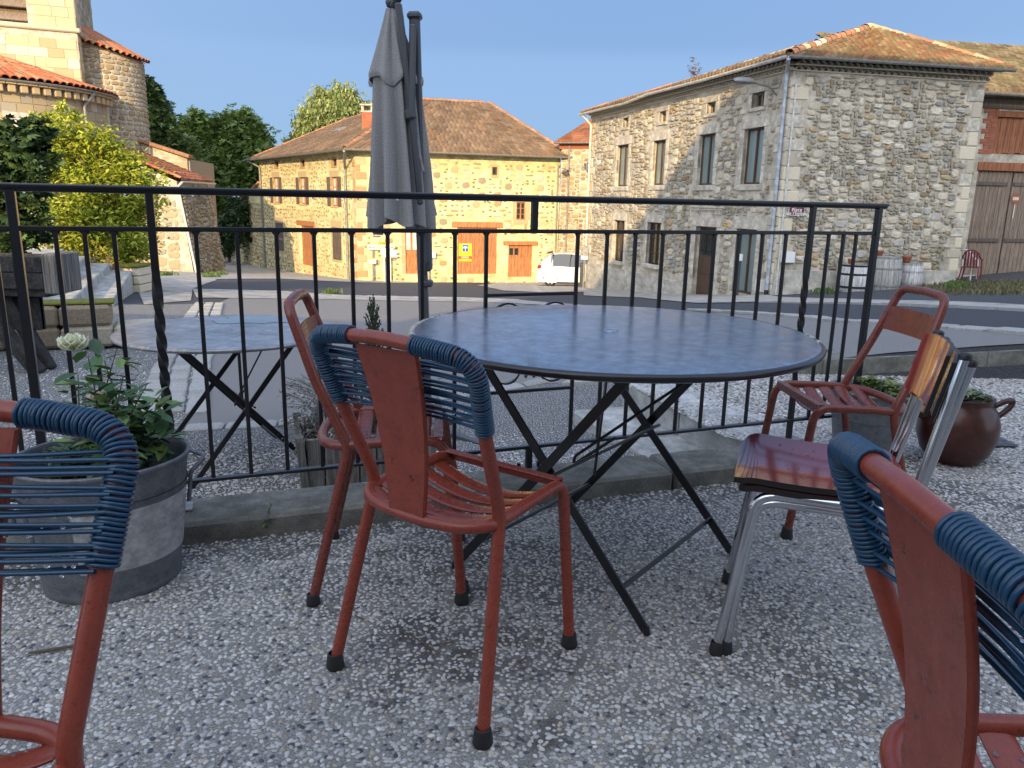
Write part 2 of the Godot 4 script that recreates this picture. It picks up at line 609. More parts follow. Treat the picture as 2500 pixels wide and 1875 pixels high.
	mat("plastic_red", lin(0.16, 0.02, 0.03), 0.4)
	mat("black_metal", lin(0.008, 0.008, 0.010), 0.28, {spec = 0.55})
	mat("rubber", lin(0.012, 0.012, 0.013), 0.6)
	mat("sign_red", lin(0.13, 0.01, 0.018), 0.4)
	mat("sign_yellow", lin(0.85, 0.66, 0.02), 0.5)
	mat("sign_blue", lin(0.02, 0.10, 0.42), 0.5)
	mat("sign_orange", lin(0.75, 0.07, 0.02), 0.5)
	mat("sign_ink", lin(0.02, 0.02, 0.02), 0.6)
	mat("sign_gold", lin(0.80, 0.42, 0.02), 0.5)
	mat("soil", lin(0.035, 0.026, 0.02), 1.0, {tex = T.grit, scale = 3.0})
	mat("moss", lin(0.15, 0.15, 0.02), 1.0, {tex = T.grit, scale = 2.0})
	mat("leaf", lin(1, 1, 1), 0.55, {vc = true, back = lin(0.34, 0.38, 0.07)})
	mat("leaf_dark", lin(1, 1, 1), 0.55, {vc = true, back = lin(0.05, 0.09, 0.02)})
	mat("bark", lin(0.12, 0.09, 0.065), 0.95, {tex = T.fine, scale = 3.0})
	# furniture
	var worn := Image.create_empty(512, 512, false, Image.FORMAT_RGB8)
	var wn := noise_tex(57, [0.012, 0.05, 0.2], [1.0, 0.9, 0.7], 0.0, 1.0, 512, FastNoiseLite.TYPE_SIMPLEX_SMOOTH, 2.2)
	for y in 512:
		for x in 512:
			var q := wn.get_pixel(x, y).r
			var cc := Color(1, 1, 1) * (0.86 + 0.14 * q)
			if q < 0.012: cc = Color(0.35, 0.33, 0.34)
			worn.set_pixel(x, y, Color(cc.r, cc.g, cc.b))
	T.worn = tex(worn)
	T.wet = tex(noise_tex(61, [0.02, 0.08], [1.0, 0.6], 0.35, 0.75, 512, FastNoiseLite.TYPE_SIMPLEX_SMOOTH, 1.8))
	mat("red_paint", lin(0.235, 0.043, 0.024), 0.55, {tex = T.worn, scale = 3.0, rtex = T.wet, world = false})
	mat("red_paint_dark", lin(0.165, 0.038, 0.025), 0.50, {tex = T.worn, scale = 3.0, rtex = T.wet, world = false})
	mat("cord_blue", lin(0.010, 0.050, 0.105), 0.30, {spec = 0.5})
	mat("laminate_red", lin(0.23, 0.022, 0.028), 0.10, {spec = 0.6})
	mat("edge_black", lin(0.010, 0.009, 0.009), 0.45)
	mat("chrome", lin(0.62, 0.63, 0.65), 0.10, {metal = 1.0})
	T.smear = tex(noise_tex(71, [0.008, 0.03], [1.0, 0.5], 0.75, 1.0, 512, FastNoiseLite.TYPE_SIMPLEX_SMOOTH, 1.8))
	mat("table_paint", lin(0.22, 0.26, 0.33), 0.26, {spec = 0.8, metal = 0.55, tex = T.fine, scale = 0.7, rtex = T.smear, world = false})
	mat("table_pale", lin(0.27, 0.265, 0.275), 0.36, {metal = 0.35, spec = 0.75, tex = T.blot, scale = 1.4, rtex = T.smear, world = false})
	mat("chipped", lin(0.42, 0.39, 0.34), 0.7, {tex = T.grit, scale = 3.0, world = false})
	mat("water", Color(0.9, 0.95, 1.0, 0.06), 0.02)
	M.water.transparency = BaseMaterial3D.TRANSPARENCY_ALPHA
	M.water.refraction_enabled = true
	M.water.refraction_scale = 0.033
	T.galva = tex(noise_tex(81, [0.03, 0.12], [1.0, 0.8], 0.6, 1.0, 512, FastNoiseLite.TYPE_CELLULAR, 1.3))
	mat("galvanised", lin(0.15, 0.16, 0.175), 0.5, {metal = 0.4, tex = T.galva, scale = 2.0, world = false})
	mat("galvanised_patch", lin(0.34, 0.335, 0.335), 0.75, {tex = T.blot, scale = 5.0, world = false})
	mat("glazed_brown", lin(0.060, 0.018, 0.011), 0.28, {spec = 0.5, tex = T.blot, scale = 2.0, world = false})
	mat("parasol_cloth", lin(0.25, 0.25, 0.25), 0.92, {tex = T.fine, scale = 4.0, world = false, back = lin(0.05, 0.05, 0.05)})
	mat("parasol_metal", lin(0.055, 0.060, 0.072), 0.4, {spec = 0.5})
	mat("car_white", lin(0.80, 0.80, 0.78), 0.3, {coat = 0.8, coat_rough = 0.05})
	mat("car_glass", lin(0.02, 0.022, 0.022), 0.04, {spec = 0.7})
	mat("car_dark", lin(0.02, 0.02, 0.022), 0.6)
	mat("car_lamp", lin(0.35, 0.01, 0.015), 0.15, {spec = 0.6})
	mat("alloy", lin(0.5, 0.5, 0.5), 0.4, {metal = 0.7})
	mat("petal", lin(0.80, 0.80, 0.62), 0.6, {back = lin(0.45, 0.45, 0.32)})
	mat("petal_pink", lin(0.78, 0.66, 0.60), 0.6, {back = lin(0.4, 0.33, 0.28)})
	mat("dry_stem", lin(1, 1, 1), 0.95, {vc = true})
	mat("terracotta", lin(0.30, 0.10, 0.06), 0.85, {tex = T.fine, scale = 3.0})
	mat("grass", lin(1, 1, 1), 0.8, {vc = true, back = lin(0.06, 0.08, 0.01)})

# ---------------------------------------------------------------- ground, roads, terrace
func steps_of(spec: Array) -> PackedFloat32Array:
	var o := PackedFloat32Array()
	for s in spec:
		var a: float = s[0]
		while a < s[1] - 1e-4:
			o.append(a)
			a += s[2]
	o.append(spec[-1][1])
	return o

func ground_and_roads() -> void:
	var b := MB.new()
	var xs := steps_of([[-400, -100, 50], [-100, -30, 7], [-30, -9, 1.0], [-9, 9, 0.3], [9, 30, 1.0], [30, 100, 7], [100, 400, 50]])
	var zs := steps_of([[-600, -110, 50], [-110, -60, 5], [-60, -13, 0.9], [-13, 3, 0.3], [3, 60, 8]])
	var nx := xs.size()
	for z in zs:
		for x in xs:
			var y := ground(x, z)
			if in_terrace(x, z) or z > -2.0: y = -0.7
			b.vert(Vector3(x, y, z), Vector3.UP)
	for j in zs.size() - 1:
		for i in nx - 1:
			var a := j * nx + i
			b.x.append_array([a, a + nx + 1, a + nx, a, a + 1, a + nx + 1])
	struct("ground", b, M.asphalt)
	# pale asphalt of the square, right of the row of setts and up to the kerb of the road
	b = MB.new()
	drape(px([[452, 1046], [700, 1037], [1300, 940], [1560, 926]]) + [Vector2(1.7, -4.9), Vector2(9.0, -4.9), Vector2(14, -7.2)]
		+ px([[2480, 818], [2060, 790], [1880, 774], [1690, 762], [1420, 752], [1250, 741], [1130, 737], [850, 733], [560, 729], [531, 742], [512, 790], [480, 900]]), 0.6, 0.008, b)
	struct("square_pavement", b, M.asphalt_pale)
	# pale band along the near side of the road
	b = MB.new()
	drape(px([[560, 729], [850, 733], [1130, 737], [1250, 741], [1420, 750], [1420, 745], [1250, 731], [1130, 727], [850, 722], [700, 712], [560, 708], [470, 706], [480, 728]]), 0.6, 0.016, b)
	struct("road_edge_paving", b, M.pavement)
	# pavement in front of the long house and the corner house
	b = MB.new()
	drape(px([[500, 682], [690, 681], [880, 690], [1100, 690], [1290, 690], [1296, 680], [1100, 668], [880, 668], [690, 640], [655, 630], [520, 645]]), 0.8, 0.014, b)
	struct("pavement", b, M.pavement)
	b = MB.new()
	drape(px([[1165, 697], [1230, 710], [1320, 714], [1440, 713], [1450, 700], [1420, 690], [1230, 688]]), 0.6, 0.016, b)
	struct("traffic_island", b, M.pavement)
	b = MB.new()
	drape(px([[1425, 722], [1560, 727], [1700, 741], [1900, 738], [2060, 742], [2500, 759], [2500, 748], [2060, 731], [1900, 726], [1850, 716], [1700, 716], [1560, 700], [1425, 690]]), 0.6, 0.018, b)
	struct("pavement_edge", b, M.pavement)
	# paved yard before the church
	b = MB.new()
	drape(px([[352, 745], [466, 735], [470, 706], [530, 684], [480, 664], [300, 664], [330, 690]]), 0.6, 0.012, b)
	struct("church_paving", b, M.pavement)
	# setts: the row across the gravel, the white edging, and the kerb rows of the road
	var stones := Node3D.new()
	stones.name = "sett_row"
	add_child(stones)
	stones.set_meta("kind", "structure")
	sett_line(stones, px([[418, 1018], [445, 900], [490, 790], [512, 742]]), 0.13, 0.15, 3)
	var edging := Node3D.new()
	edging.name = "edging_stones"
	add_child(edging)
	edging.set_meta("kind", "structure")
	sett_line(edging, px([[450, 1050], [700, 1038], [1000, 985], [1300, 941], [1540, 929]]), 0.30, 0.14, 1)
	var kerb_row := Node3D.new()
	kerb_row.name = "kerb_stones"
	add_child(kerb_row)
	kerb_row.set_meta("kind", "structure")
	sett_line(kerb_row, px([[1690, 757], [1880, 769], [2060, 786], [2300, 800], [2500, 816], [2600, 824]]), 0.34, 0.22, 1)
	var far_row := Node3D.new()
	far_row.name = "road_edge_stones"
	add_child(far_row)
	far_row.set_meta("kind", "structure")
	sett_line(far_row, px([[480, 716], [560, 719], [700, 722], [850, 724], [1130, 729], [1250, 734]]), 0.42, 0.3, 1)
	sett_line(far_row, px([[1720, 738], [1900, 738], [2060, 741], [2280, 748], [2500, 757]]), 0.5, 0.3, 1)
	# gravel beyond the railing
	b = MB.new()
	drape([Vector2(-3.4, -1.1), Vector2(-1.06, -2.36), Vector2(0.98, -3.06), Vector2(0.42, -4.35), Vector2(0.80, -4.75)] + px([[1540, 925], [1300, 938], [700, 1034], [452, 1044], [476, 900], [508, 790], [524, 742]]) + px([[352, 745], [280, 742], [165, 760]]) + [Vector2(-9, -9), Vector2(-9, -1.1)], 0.5, 0.006, b)
	struct("gravel_bed", b, M.gravel_bed)
	var pebbles := pebble_mesh()
	var tf := []
	var cl := []
	for k in 62000:
		var z := rng.randf_range(-7.6, -2.3)
		var x := rng.randf_range(-4.6, 0.9)
		var w := beyond_kerb(x, z)
		if w < 0.20: continue
		if z < -4.3 and x > (-1.95 + (z + 4.3) * 0.33): continue
		if Vector2(x, z).x > 0.42 + (z + 4.35) * -0.0 and z > -4.9: continue
		if x > -0.52 * -z * 0 + 0.9: continue
		if rng.randf() > clampf(6.5 / (z * z), 0.10, 1.0) and z < -4.0: continue
		add_pebble(tf, cl, Vector3(x, ground(x, z) + 0.007, z), rng.randf_range(0.006, 0.0115))
	scatter("gravel", pebbles, M.pebble, tf, cl, self)
	tag(get_child(-1), "pale loose gravel spread beyond the railing", "gravel")

func pebble_mesh() -> Mesh:
	var s := SphereMesh.new()
	s.radius = 1.0
	s.height = 2.0
	s.radial_segments = 7
	s.rings = 3
	return s

func add_pebble(tf: Array, cl: Array, p: Vector3, r: float) -> void:
	var bs := Basis(Vector3.UP, rng.randf() * TAU) * Basis.from_scale(Vector3(r * rng.randf_range(0.8, 1.35), r * rng.randf_range(0.30, 0.55), r * rng.randf_range(0.6, 0.95)))
	bs = Basis(Vector3(rng.randf_range(-1, 1), 0, rng.randf_range(-1, 1)).normalized(), rng.randf_range(-0.35, 0.35)) * bs
	tf.append(Transform3D(bs, p))
	var k := rng.randf()
	var c := Color(0.52, 0.505, 0.48)
	if k < 0.09: c = Color(0.07, 0.074, 0.095)
	elif k < 0.2: c = Color(0.27, 0.265, 0.265)
	elif k < 0.28: c = Color(0.46, 0.39, 0.31)
	elif k < 0.55: c = Color(0.42, 0.41, 0.40)
	elif k > 0.9: c = Color(0.62, 0.61, 0.58)
	cl.append(c * rng.randf_range(0.85, 1.12))

func sett_line(parent: Node3D, line: Array, long: float, wide: float, across: int) -> void:
	var protos := []
	for k in 5:
		var m := MB.new()
		m.obox(Vector3.ZERO, Vector3.RIGHT, Vector3.UP, Vector3.BACK, Vector3(0.5, 0.5, 0.5), 0.09)
		for i in m.v.size():
			m.v[i] += Vector3(sin(m.v[i].z * 9 + k * 3), 0, sin(m.v[i].x * 8 + k)) * 0.035
		var g := 0.82 + 0.09 * k
		for i in m.c.size(): m.c[i] = Color(g, g, g * rng.randf_range(0.95, 1.02))
		protos.append(m.mesh())
	var carry := 0.0
	for s in line.size() - 1:
		var a: Vector2 = line[s]
		var e: Vector2 = line[s + 1]
		var d := (e - a).normalized()
		var nn := Vector2(-d.y, d.x)
		var at := carry
		var ln := a.distance_to(e)
		while at < ln:
			var l := long * rng.randf_range(0.75, 1.25)
			for k in across:
				var w := wide / across if across > 1 else wide
				if across == 3: w = wide
				var q := a + d * (at + l / 2 + (0.4 * long if k % 2 else 0.0)) + nn * (k - (across - 1) / 2.0) * (w * 1.06)
				var y := ground(q.x, q.y)
				var slope := (ground(q.x + d.x * 0.3, q.y + d.y * 0.3) - ground(q.x - d.x * 0.3, q.y - d.y * 0.3)) / 0.6
				var ax := Vector3(d.x, slope, d.y).normalized()
				var az := ax.cross(Vector3.UP).normalized()
				var bs := Basis(ax * l * 0.94, az.cross(ax) * 0.09, az * w * rng.randf_range(0.9, 0.98))
				node("sett", protos[rng.randi() % 5], M.sett, parent, Transform3D(bs, Vector3(q.x, y - 0.018 + rng.randf_range(-0.004, 0.006), q.y)))
			at += l
		carry = at - ln

func terrace_and_kerbs() -> void:
	# bed of the terrace: a fine sheet, darker where the photograph shows dirt between the pebbles
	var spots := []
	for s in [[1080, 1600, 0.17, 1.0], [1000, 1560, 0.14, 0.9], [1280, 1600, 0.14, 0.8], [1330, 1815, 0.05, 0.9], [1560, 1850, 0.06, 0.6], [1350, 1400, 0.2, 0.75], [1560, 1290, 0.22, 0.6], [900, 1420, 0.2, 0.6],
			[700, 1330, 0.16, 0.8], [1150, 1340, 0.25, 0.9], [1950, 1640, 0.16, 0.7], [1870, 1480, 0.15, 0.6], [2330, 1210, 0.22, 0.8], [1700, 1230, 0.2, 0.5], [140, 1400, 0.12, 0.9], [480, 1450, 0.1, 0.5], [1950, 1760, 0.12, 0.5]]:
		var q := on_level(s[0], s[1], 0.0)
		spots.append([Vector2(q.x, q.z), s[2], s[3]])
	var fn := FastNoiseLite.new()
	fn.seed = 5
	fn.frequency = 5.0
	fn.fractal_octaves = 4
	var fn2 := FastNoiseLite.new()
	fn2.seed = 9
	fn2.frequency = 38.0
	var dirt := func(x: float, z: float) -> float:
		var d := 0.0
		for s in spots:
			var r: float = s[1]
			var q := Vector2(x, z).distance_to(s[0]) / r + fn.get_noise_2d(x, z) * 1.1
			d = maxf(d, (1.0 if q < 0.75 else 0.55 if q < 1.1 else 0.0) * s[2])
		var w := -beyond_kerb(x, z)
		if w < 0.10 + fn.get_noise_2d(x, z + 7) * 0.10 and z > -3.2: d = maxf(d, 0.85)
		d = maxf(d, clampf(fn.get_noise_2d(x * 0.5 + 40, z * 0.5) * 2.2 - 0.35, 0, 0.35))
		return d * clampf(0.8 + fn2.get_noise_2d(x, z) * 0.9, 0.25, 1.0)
	var b := MB.new()
	var zone := PackedVector2Array([KERB_A + KERB_D * -3.6, KERB_A + KERB_D * 2.55, Vector2(0.99, -3.45), Vector2(0.70, -4.42), Vector2(0.86, -4.86), Vector2(9.0, -4.86), Vector2(9.0, 2.5), Vector2(-4.4, 2.5)])
	var near := PackedVector2Array([Vector2(-1.9, -0.7), Vector2(-1.9, -5), Vector2(3.6, -5), Vector2(3.6, -0.7)])
	var cells := []
	for piece in Geometry2D.intersect_polygons(zone, near): cells.append([piece, 0.035])
	for piece in Geometry2D.clip_polygons(zone, near): cells.append([piece, 0.5])
	for pc in cells:
		var pg: PackedVector2Array = pc[0]
		var s: float = pc[1]
		var lo := pg[0]
		var hi := pg[0]
		for p in pg:
			lo = lo.min(p)
			hi = hi.max(p)
		var nx := ceili((hi.x - lo.x) / s)
		var nz := ceili((hi.y - lo.y) / s)
		for i in nx:
			for j in nz:
				var a := lo + Vector2(i, j) * s
				var sq := PackedVector2Array([a, a + Vector2(s, 0), a + Vector2(s, s), a + Vector2(0, s)])
				var inside := true
				for p in sq:
					if not Geometry2D.is_point_in_polygon(p, pg): inside = false
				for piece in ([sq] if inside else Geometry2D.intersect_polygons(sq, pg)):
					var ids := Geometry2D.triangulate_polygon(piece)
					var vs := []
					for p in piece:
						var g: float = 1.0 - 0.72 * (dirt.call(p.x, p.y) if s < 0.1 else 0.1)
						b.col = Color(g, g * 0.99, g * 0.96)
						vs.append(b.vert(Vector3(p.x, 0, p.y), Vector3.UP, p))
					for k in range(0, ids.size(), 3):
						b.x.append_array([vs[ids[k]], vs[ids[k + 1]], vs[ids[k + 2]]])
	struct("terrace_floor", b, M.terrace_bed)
	var tf := []
	var cl := []
	var cell := 0.0115
	var zz := -4.84
	while zz < -0.85:
		var half := -zz * 0.80 + 0.45
		var grow := 1.0 if zz > -2.6 else 1.25 if zz > -3.6 else 1.6
		var step := cell * grow
		var xx := -minf(half, 1.8)
		while xx < minf(half, 4.2):
			var p := Vector2(xx + rng.randf_range(-0.45, 0.45) * step, zz + rng.randf_range(-0.45, 0.45) * step)
			xx += step
			if rng.randf() < 0.10 or not Geometry2D.is_point_in_polygon(p, zone): continue
			var d: float = dirt.call(p.x, p.y)
			if d > 0.6 and rng.randf() < 0.25: continue
			var line := absf((p - Vector2(0.18, -1.62)).dot(Vector2(0.93, 0.37)))
			if line < 0.006 and p.y > -1.75 and p.x > -0.2 and p.x < 0.5: continue
			add_pebble(tf, cl, Vector3(p.x, -0.0004, p.y), rng.randf_range(0.0040, 0.0076) * grow)
		zz += step
	scatter("terrace_pebbles", pebble_mesh(), M.pebble, tf, cl, self)
	tag(get_child(-1), "rounded pebbles set in the terrace floor", "pebbles")
	print("pebbles ", tf.size())
	# kerb under the railing
	var kb := MB.new()
	var run := KERB_D
	var cut := -3.3
	while cut < 2.2:
		var l := 1.0 if cut < 1.7 else 0.5
		var a := KERB_A + run * (cut + 0.004)
		var c := KERB_A + run * (cut + l - 0.004)
		var mid := (a + c) / 2 + KERB_N * 0.11
		kb.obox(Vector3(mid.x, -0.20, mid.y), Vector3(run.x, 0, run.y), Vector3.UP, Vector3(KERB_N.x, 0, KERB_N.y) * -1, Vector3(l / 2 - 0.004, 0.27, 0.11), 0.012)
		cut += l
	struct("kerb", kb, M.concrete_old)
	# steps down from the terrace to the gravel
	var dirn := Vector3(0.99 - 0.694, 0, -3.613 + 4.423).normalized()
	var lef := Vector3(-dirn.z, 0, dirn.x)
	if lef.x > 0: lef = -lef
	var stairs := Node3D.new()
	stairs.name = "terrace_steps"
	add_child(stairs)
	stairs.set_meta("kind", "structure")
	for k in 2:
		var e0 := Vector3(0.66, 0, -4.52) + lef * (0.32 * k)
		var e1 := Vector3(1.10, 0, -3.36) + lef * (0.33 * k)
		for h in 2:
			var s0 := e0.lerp(e1, 0.5 * h) + dirn * 0.004
			var s1 := e0.lerp(e1, 0.5 * (h + 1)) - dirn * 0.004
			var m := MB.new()
			var top := 0.002 - 0.15 * k
			m.obox((s0 + s1) / 2 - lef * 0.17 + Vector3.UP * (top - 0.16), dirn, Vector3.UP, dirn.cross(Vector3.UP), Vector3(s0.distance_to(s1) / 2, 0.16, 0.168), 0.014)
			part("step_block", m, M.step_stone, stairs)
	# low wall that holds back the pavement
	var wl := MB.new()
	for k in 8:
		var x0 := 0.95 + k * 1.05
		var x1 := x0 + 1.046
		var t0 := 0.02 + 0.072 * (x0 - 1.0)
		var t1 := 0.02 + 0.072 * (x1 - 1.0)
		var zf := -4.86
		var zb := -5.06
		var pts := [Vector3(x0, t0, zf), Vector3(x1, t1, zf), Vector3(x1, t1, zb), Vector3(x0, t0, zb)]
		wl.quad(pts[0], pts[1], pts[2], pts[3])
		var dn := Vector3.DOWN * 0.9
		wl.quad(pts[0] + dn, pts[1] + dn, pts[1], pts[0])
		wl.quad(pts[1] + dn, pts[2] + dn, pts[2], pts[1])
		wl.quad(pts[3] + dn, pts[0] + dn, pts[0], pts[3])
		wl.quad(pts[2] + dn, pts[3] + dn, pts[3], pts[2])
	struct("low_wall", wl, M.concrete_old)

# ---------------------------------------------------------------- walls, stones, roofs, windows
class Fac:                       # a facade: o on the line of the wall at height 0, u to the right seen from outside, n outwards
	var o: Vector3
	var u: Vector3
	var n: Vector3
	var w: float
	func _init(a: Vector3, b: Vector3):
		o = Vector3(a.x, 0, a.z)
		u = Vector3(b.x - a.x, 0, b.z - a.z)
		w = u.length()
		u = u / w
		n = u.cross(Vector3.UP)
	func pt(a: float, y: float, d := 0.0) -> Vector3:
		return o + u * a + Vector3.UP * y + n * d

func fpx(f: Fac, u: float, w: float) -> Vector2:
	var p := on_plane(u, w, f.o, f.n)
	return Vector2((p - f.o).dot(f.u), p.y)

func frect(f: Fac, u0: float, v0: float, u1: float, v1: float) -> Rect2:     # pixel corners (top left, bottom right) -> rectangle on the wall
	var a := fpx(f, u0, v0)
	var b := fpx(f, u1, v0)
	var c := fpx(f, u0, v1)
	var d := fpx(f, u1, v1)
	var l := (a.x + c.x) / 2
	var r := (b.x + d.x) / 2
	var top := (a.y + b.y) / 2
	var bot := (c.y + d.y) / 2
	return Rect2(l, bot, r - l, top - bot)

func wall(b: MB, f: Fac, a0: float, a1: float, y0: float, y1: float, holes: Array, depth := 0.22) -> void:
	var us := [a0, a1]
	var ys := [y0, y1]
	for h in holes:
		us += [h.position.x, h.end.x]
		ys += [h.position.y, h.end.y]
	us.sort()
	ys.sort()
	for i in us.size() - 1:
		if us[i + 1] - us[i] < 1e-4: continue
		for j in ys.size() - 1:
			if ys[j + 1] - ys[j] < 1e-4: continue
			var m := Vector2((us[i] + us[i + 1]) / 2, (ys[j] + ys[j + 1]) / 2)
			if m.x < a0 or m.x > a1 or m.y < y0 or m.y > y1: continue
			var open := false
			for h in holes:
				if h.has_point(m): open = true
			if not open: b.quad(f.pt(us[i], ys[j]), f.pt(us[i + 1], ys[j]), f.pt(us[i + 1], ys[j + 1]), f.pt(us[i], ys[j + 1]))
	for h in holes:
		var l: float = h.position.x
		var r: float = h.end.x
		var bo: float = h.position.y
		var to: float = h.end.y
		b.quad(f.pt(l, bo), f.pt(l, bo, -depth), f.pt(l, to, -depth), f.pt(l, to))
		b.quad(f.pt(r, bo, -depth), f.pt(r, bo), f.pt(r, to), f.pt(r, to, -depth))
		b.quad(f.pt(l, to), f.pt(l, to, -depth), f.pt(r, to, -depth), f.pt(r, to))
		b.quad(f.pt(l, bo, -depth), f.pt(l, bo), f.pt(r, bo), f.pt(r, bo, -depth))

func fbox(b: MB, f: Fac, r: Rect2, d0: float, d1: float, bev := 0.0) -> void:   # a block on the wall from depth d0 to d1
	var c := r.get_center()
	b.obox(f.pt(c.x, c.y, (d0 + d1) / 2), f.u, Vector3.UP, f.n, Vector3(r.size.x / 2, r.size.y / 2, absf(d1 - d0) / 2), bev)

var stone_protos := []

func stone_proto(k: int) -> MB:
	while stone_protos.size() < 14:
		var b := MB.new()
		var m := 8
		var ang := []
		var rad := []
		for i in m:
			ang.append(TAU * (i + rng.randf_range(-0.3, 0.3)) / m)
			rad.append(rng.randf_range(0.86, 1.04))
		var ring := func(s: float, z: float) -> Array:
			var o := []
			for i in m:
				var cs := cos(ang[i])
				var sn := sin(ang[i])
				var q: float = pow(pow(absf(cs), 3.2) + pow(absf(sn), 3.2), -1.0 / 3.2) * 0.5 * rad[i] * s
				o.append(Vector3(cs * q, sn * q, z * (1.0 + 0.25 * sin(i * 2.1 + stone_protos.size()))))
			return o
		var r0: Array = ring.call(1.0, 0.0)
		var r1: Array = ring.call(0.97, 0.55)
		var r2: Array = ring.call(0.74, 1.0)
		var tilt := Vector2(rng.randf_range(-0.3, 0.3), rng.randf_range(-0.3, 0.3))
		var ctr := Vector3(tilt.x * 0.4, tilt.y * 0.4, 1.1)
		for i in m:
			var j := (i + 1) % m
			b.quad(r0[i], r0[j], r1[j], r1[i])
			b.quad(r1[i], r1[j], r2[j], r2[i])
			b.tri(r2[i], r2[j], ctr)
		stone_protos.append(b)
	return stone_protos[k % stone_protos.size()]

# irregular rubble packed into a rectangle; each entry is [rect, facade]
func rubble(f: Fac, a0: float, a1: float, y0: float, y1: float, cell: Vector2, sizes: Array, avoid: Array, skip := 0.0) -> Array:
	var out := []
	var nx := int((a1 - a0) / cell.x)
	var ny := int((y1 - y0) / cell.y)
	var used := PackedByteArray()
	used.resize(nx * ny)
	for j in ny:
		for i in nx:
			if used[j * nx + i]: continue
			var s: Vector2i = sizes[rng.randi() % sizes.size()]
			var w := mini(s.x, nx - i)
			var h := mini(s.y, ny - j)
			for k in w:
				if used[j * nx + i + k]:
					w = k
					break
			for jj in h:
				for k in w: used[(j + jj) * nx + i + k] = 1
			var r := Rect2(a0 + i * cell.x, y0 + j * cell.y, w * cell.x, h * cell.y)
			r.position += Vector2(rng.randf_range(-0.2, 0.2) * cell.x, rng.randf_range(-0.25, 0.25) * cell.y)
			var clear := true
			for q in avoid:
				if q.intersects(r.grow(-0.01)): clear = false
			if clear and rng.randf() >= skip: out.append([r, f])
	return out

# lay stones on walls: those that show largest are parts of their own, the rest one part
func lay(parent: Node3D, list: Array, gap: float, thick: float, palette: Array, limit: int, called := "stone") -> void:
	var items := []
	for e in list:
		var r: Rect2 = e[0]
		var f: Fac = e[1]
		var c := f.pt(r.get_center().x, r.get_center().y)
		items.append([r.get_area() / c.distance_squared_to(EYE), r, f])
	items.sort_custom(func(p, q): return p[0] > q[0])
	var rest := MB.new()
	var shared := {}
	for i in items.size():
		var r: Rect2 = items[i][1]
		var f: Fac = items[i][2]
		var c := r.get_center()
		var k := rng.randi()
		var th := thick * rng.randf_range(0.6, 1.25)
		var w := maxf(r.size.x - gap, 0.03) * rng.randf_range(0.9, 1.04)
		var h := maxf(r.size.y - gap, 0.03) * rng.randf_range(0.88, 1.04)
		var roll := rng.randf_range(-0.10, 0.10)
		var bs := Basis((f.u * cos(roll) + Vector3.UP * sin(roll)) * w, (Vector3.UP * cos(roll) - f.u * sin(roll)) * h, f.n * th)
		var tf := Transform3D(bs, f.pt(c.x, c.y, 0.002))
		var tone: String = palette[rng.randi() % palette.size()]
		if i < limit:
			if not shared.has(k % 14): shared[k % 14] = stone_proto(k % 14).mesh()
			node(called, shared[k % 14], M[tone], parent, tf)
		else:
			var q: Color = base_tone(tone) * rng.randf_range(0.85, 1.12)
			rest.col = Color(q.r, q.g, q.b)
			rest.add(stone_proto(k % 14), tf)
	if rest.v.size():
		var o := part(called + "_work", rest, M.stone, parent)
		o.set_meta("kind", "stuff")

# tiled slope: p0-p1 along the eaves, p2-p3 along the top (p3 above p0); waves of tiles in stepped courses
func tile_slope(b: MB, p0: Vector3, p1: Vector3, p2: Vector3, p3: Vector3, pitch: float, course: float, amp: float, step: float, tones: Array, cols := 4) -> void:
	var nn := (p1 - p0).cross(p3 - p0).normalized()
	if nn.y < 0: nn = -nn
	var up_l := maxf(p0.distance_to(p3), p1.distance_to(p2))
	var rows := maxi(1, int(up_l / course))
	var fn := FastNoiseLite.new()
	fn.seed = 77
	fn.frequency = 0.6
	b.col = Color(0.06, 0.04, 0.03)
	b.quad(p0 - nn * 0.025, p1 - nn * 0.025, p2 - nn * 0.025, p3 - nn * 0.025)
	for j in rows:
		var v0 := float(j) / rows
		var v1 := float(j + 1) / rows
		var a0 := p0.lerp(p3, v0)
		var a1 := p1.lerp(p2, v0)
		var c0 := p0.lerp(p3, v1)
		var c1 := p1.lerp(p2, v1)
		var ax := (p1 - p0).normalized()
		var n_t := maxi(1, int(a0.distance_to(a1) / pitch))
		var base := (a0 - p0).dot(ax)
		for i in n_t:
			var s0 := float(i) / n_t
			var s1 := float(i + 1) / n_t
			var ctr := a0.lerp(a1, s0)
			var tone: Color = tones[rng.randi() % tones.size()]
			var g := rng.randf_range(0.82, 1.12) * (1.0 + 0.5 * fn.get_noise_3dv(ctr))
			b.col = Color(tone.r * g, tone.g * g, tone.b * g)
			var lift := rng.randf_range(-0.25, 0.35) * step
			var top_t := (c1 - c0).length() / maxf((a1 - a0).length(), 1e-4)
			var first := b.v.size()
			for k in cols + 1:
				var q := float(k) / cols
				var hgt := amp * sin(q * PI)
				var pa := a0.lerp(a1, lerpf(s0, s1, q)) + nn * (hgt + step + lift)
				var pb := c0.lerp(c1, lerpf(s0, s1, q)) + nn * hgt
				var tn := (nn * 1.0 - ax * cos(q * PI) * amp * PI / pitch).normalized()
				b.vert(pa, tn)
				b.vert(pb, tn)
				var pc := a0.lerp(a1, lerpf(s0, s1, q)) - nn * 0.03
				b.vert(pc, (a0 - c0).normalized())
			for k in cols:
				var e := first + k * 3
				b.x.append_array([e, e + 1, e + 4, e, e + 4, e + 3])
				b.x.append_array([e + 2, e, e + 3, e + 2, e + 3, e + 5])

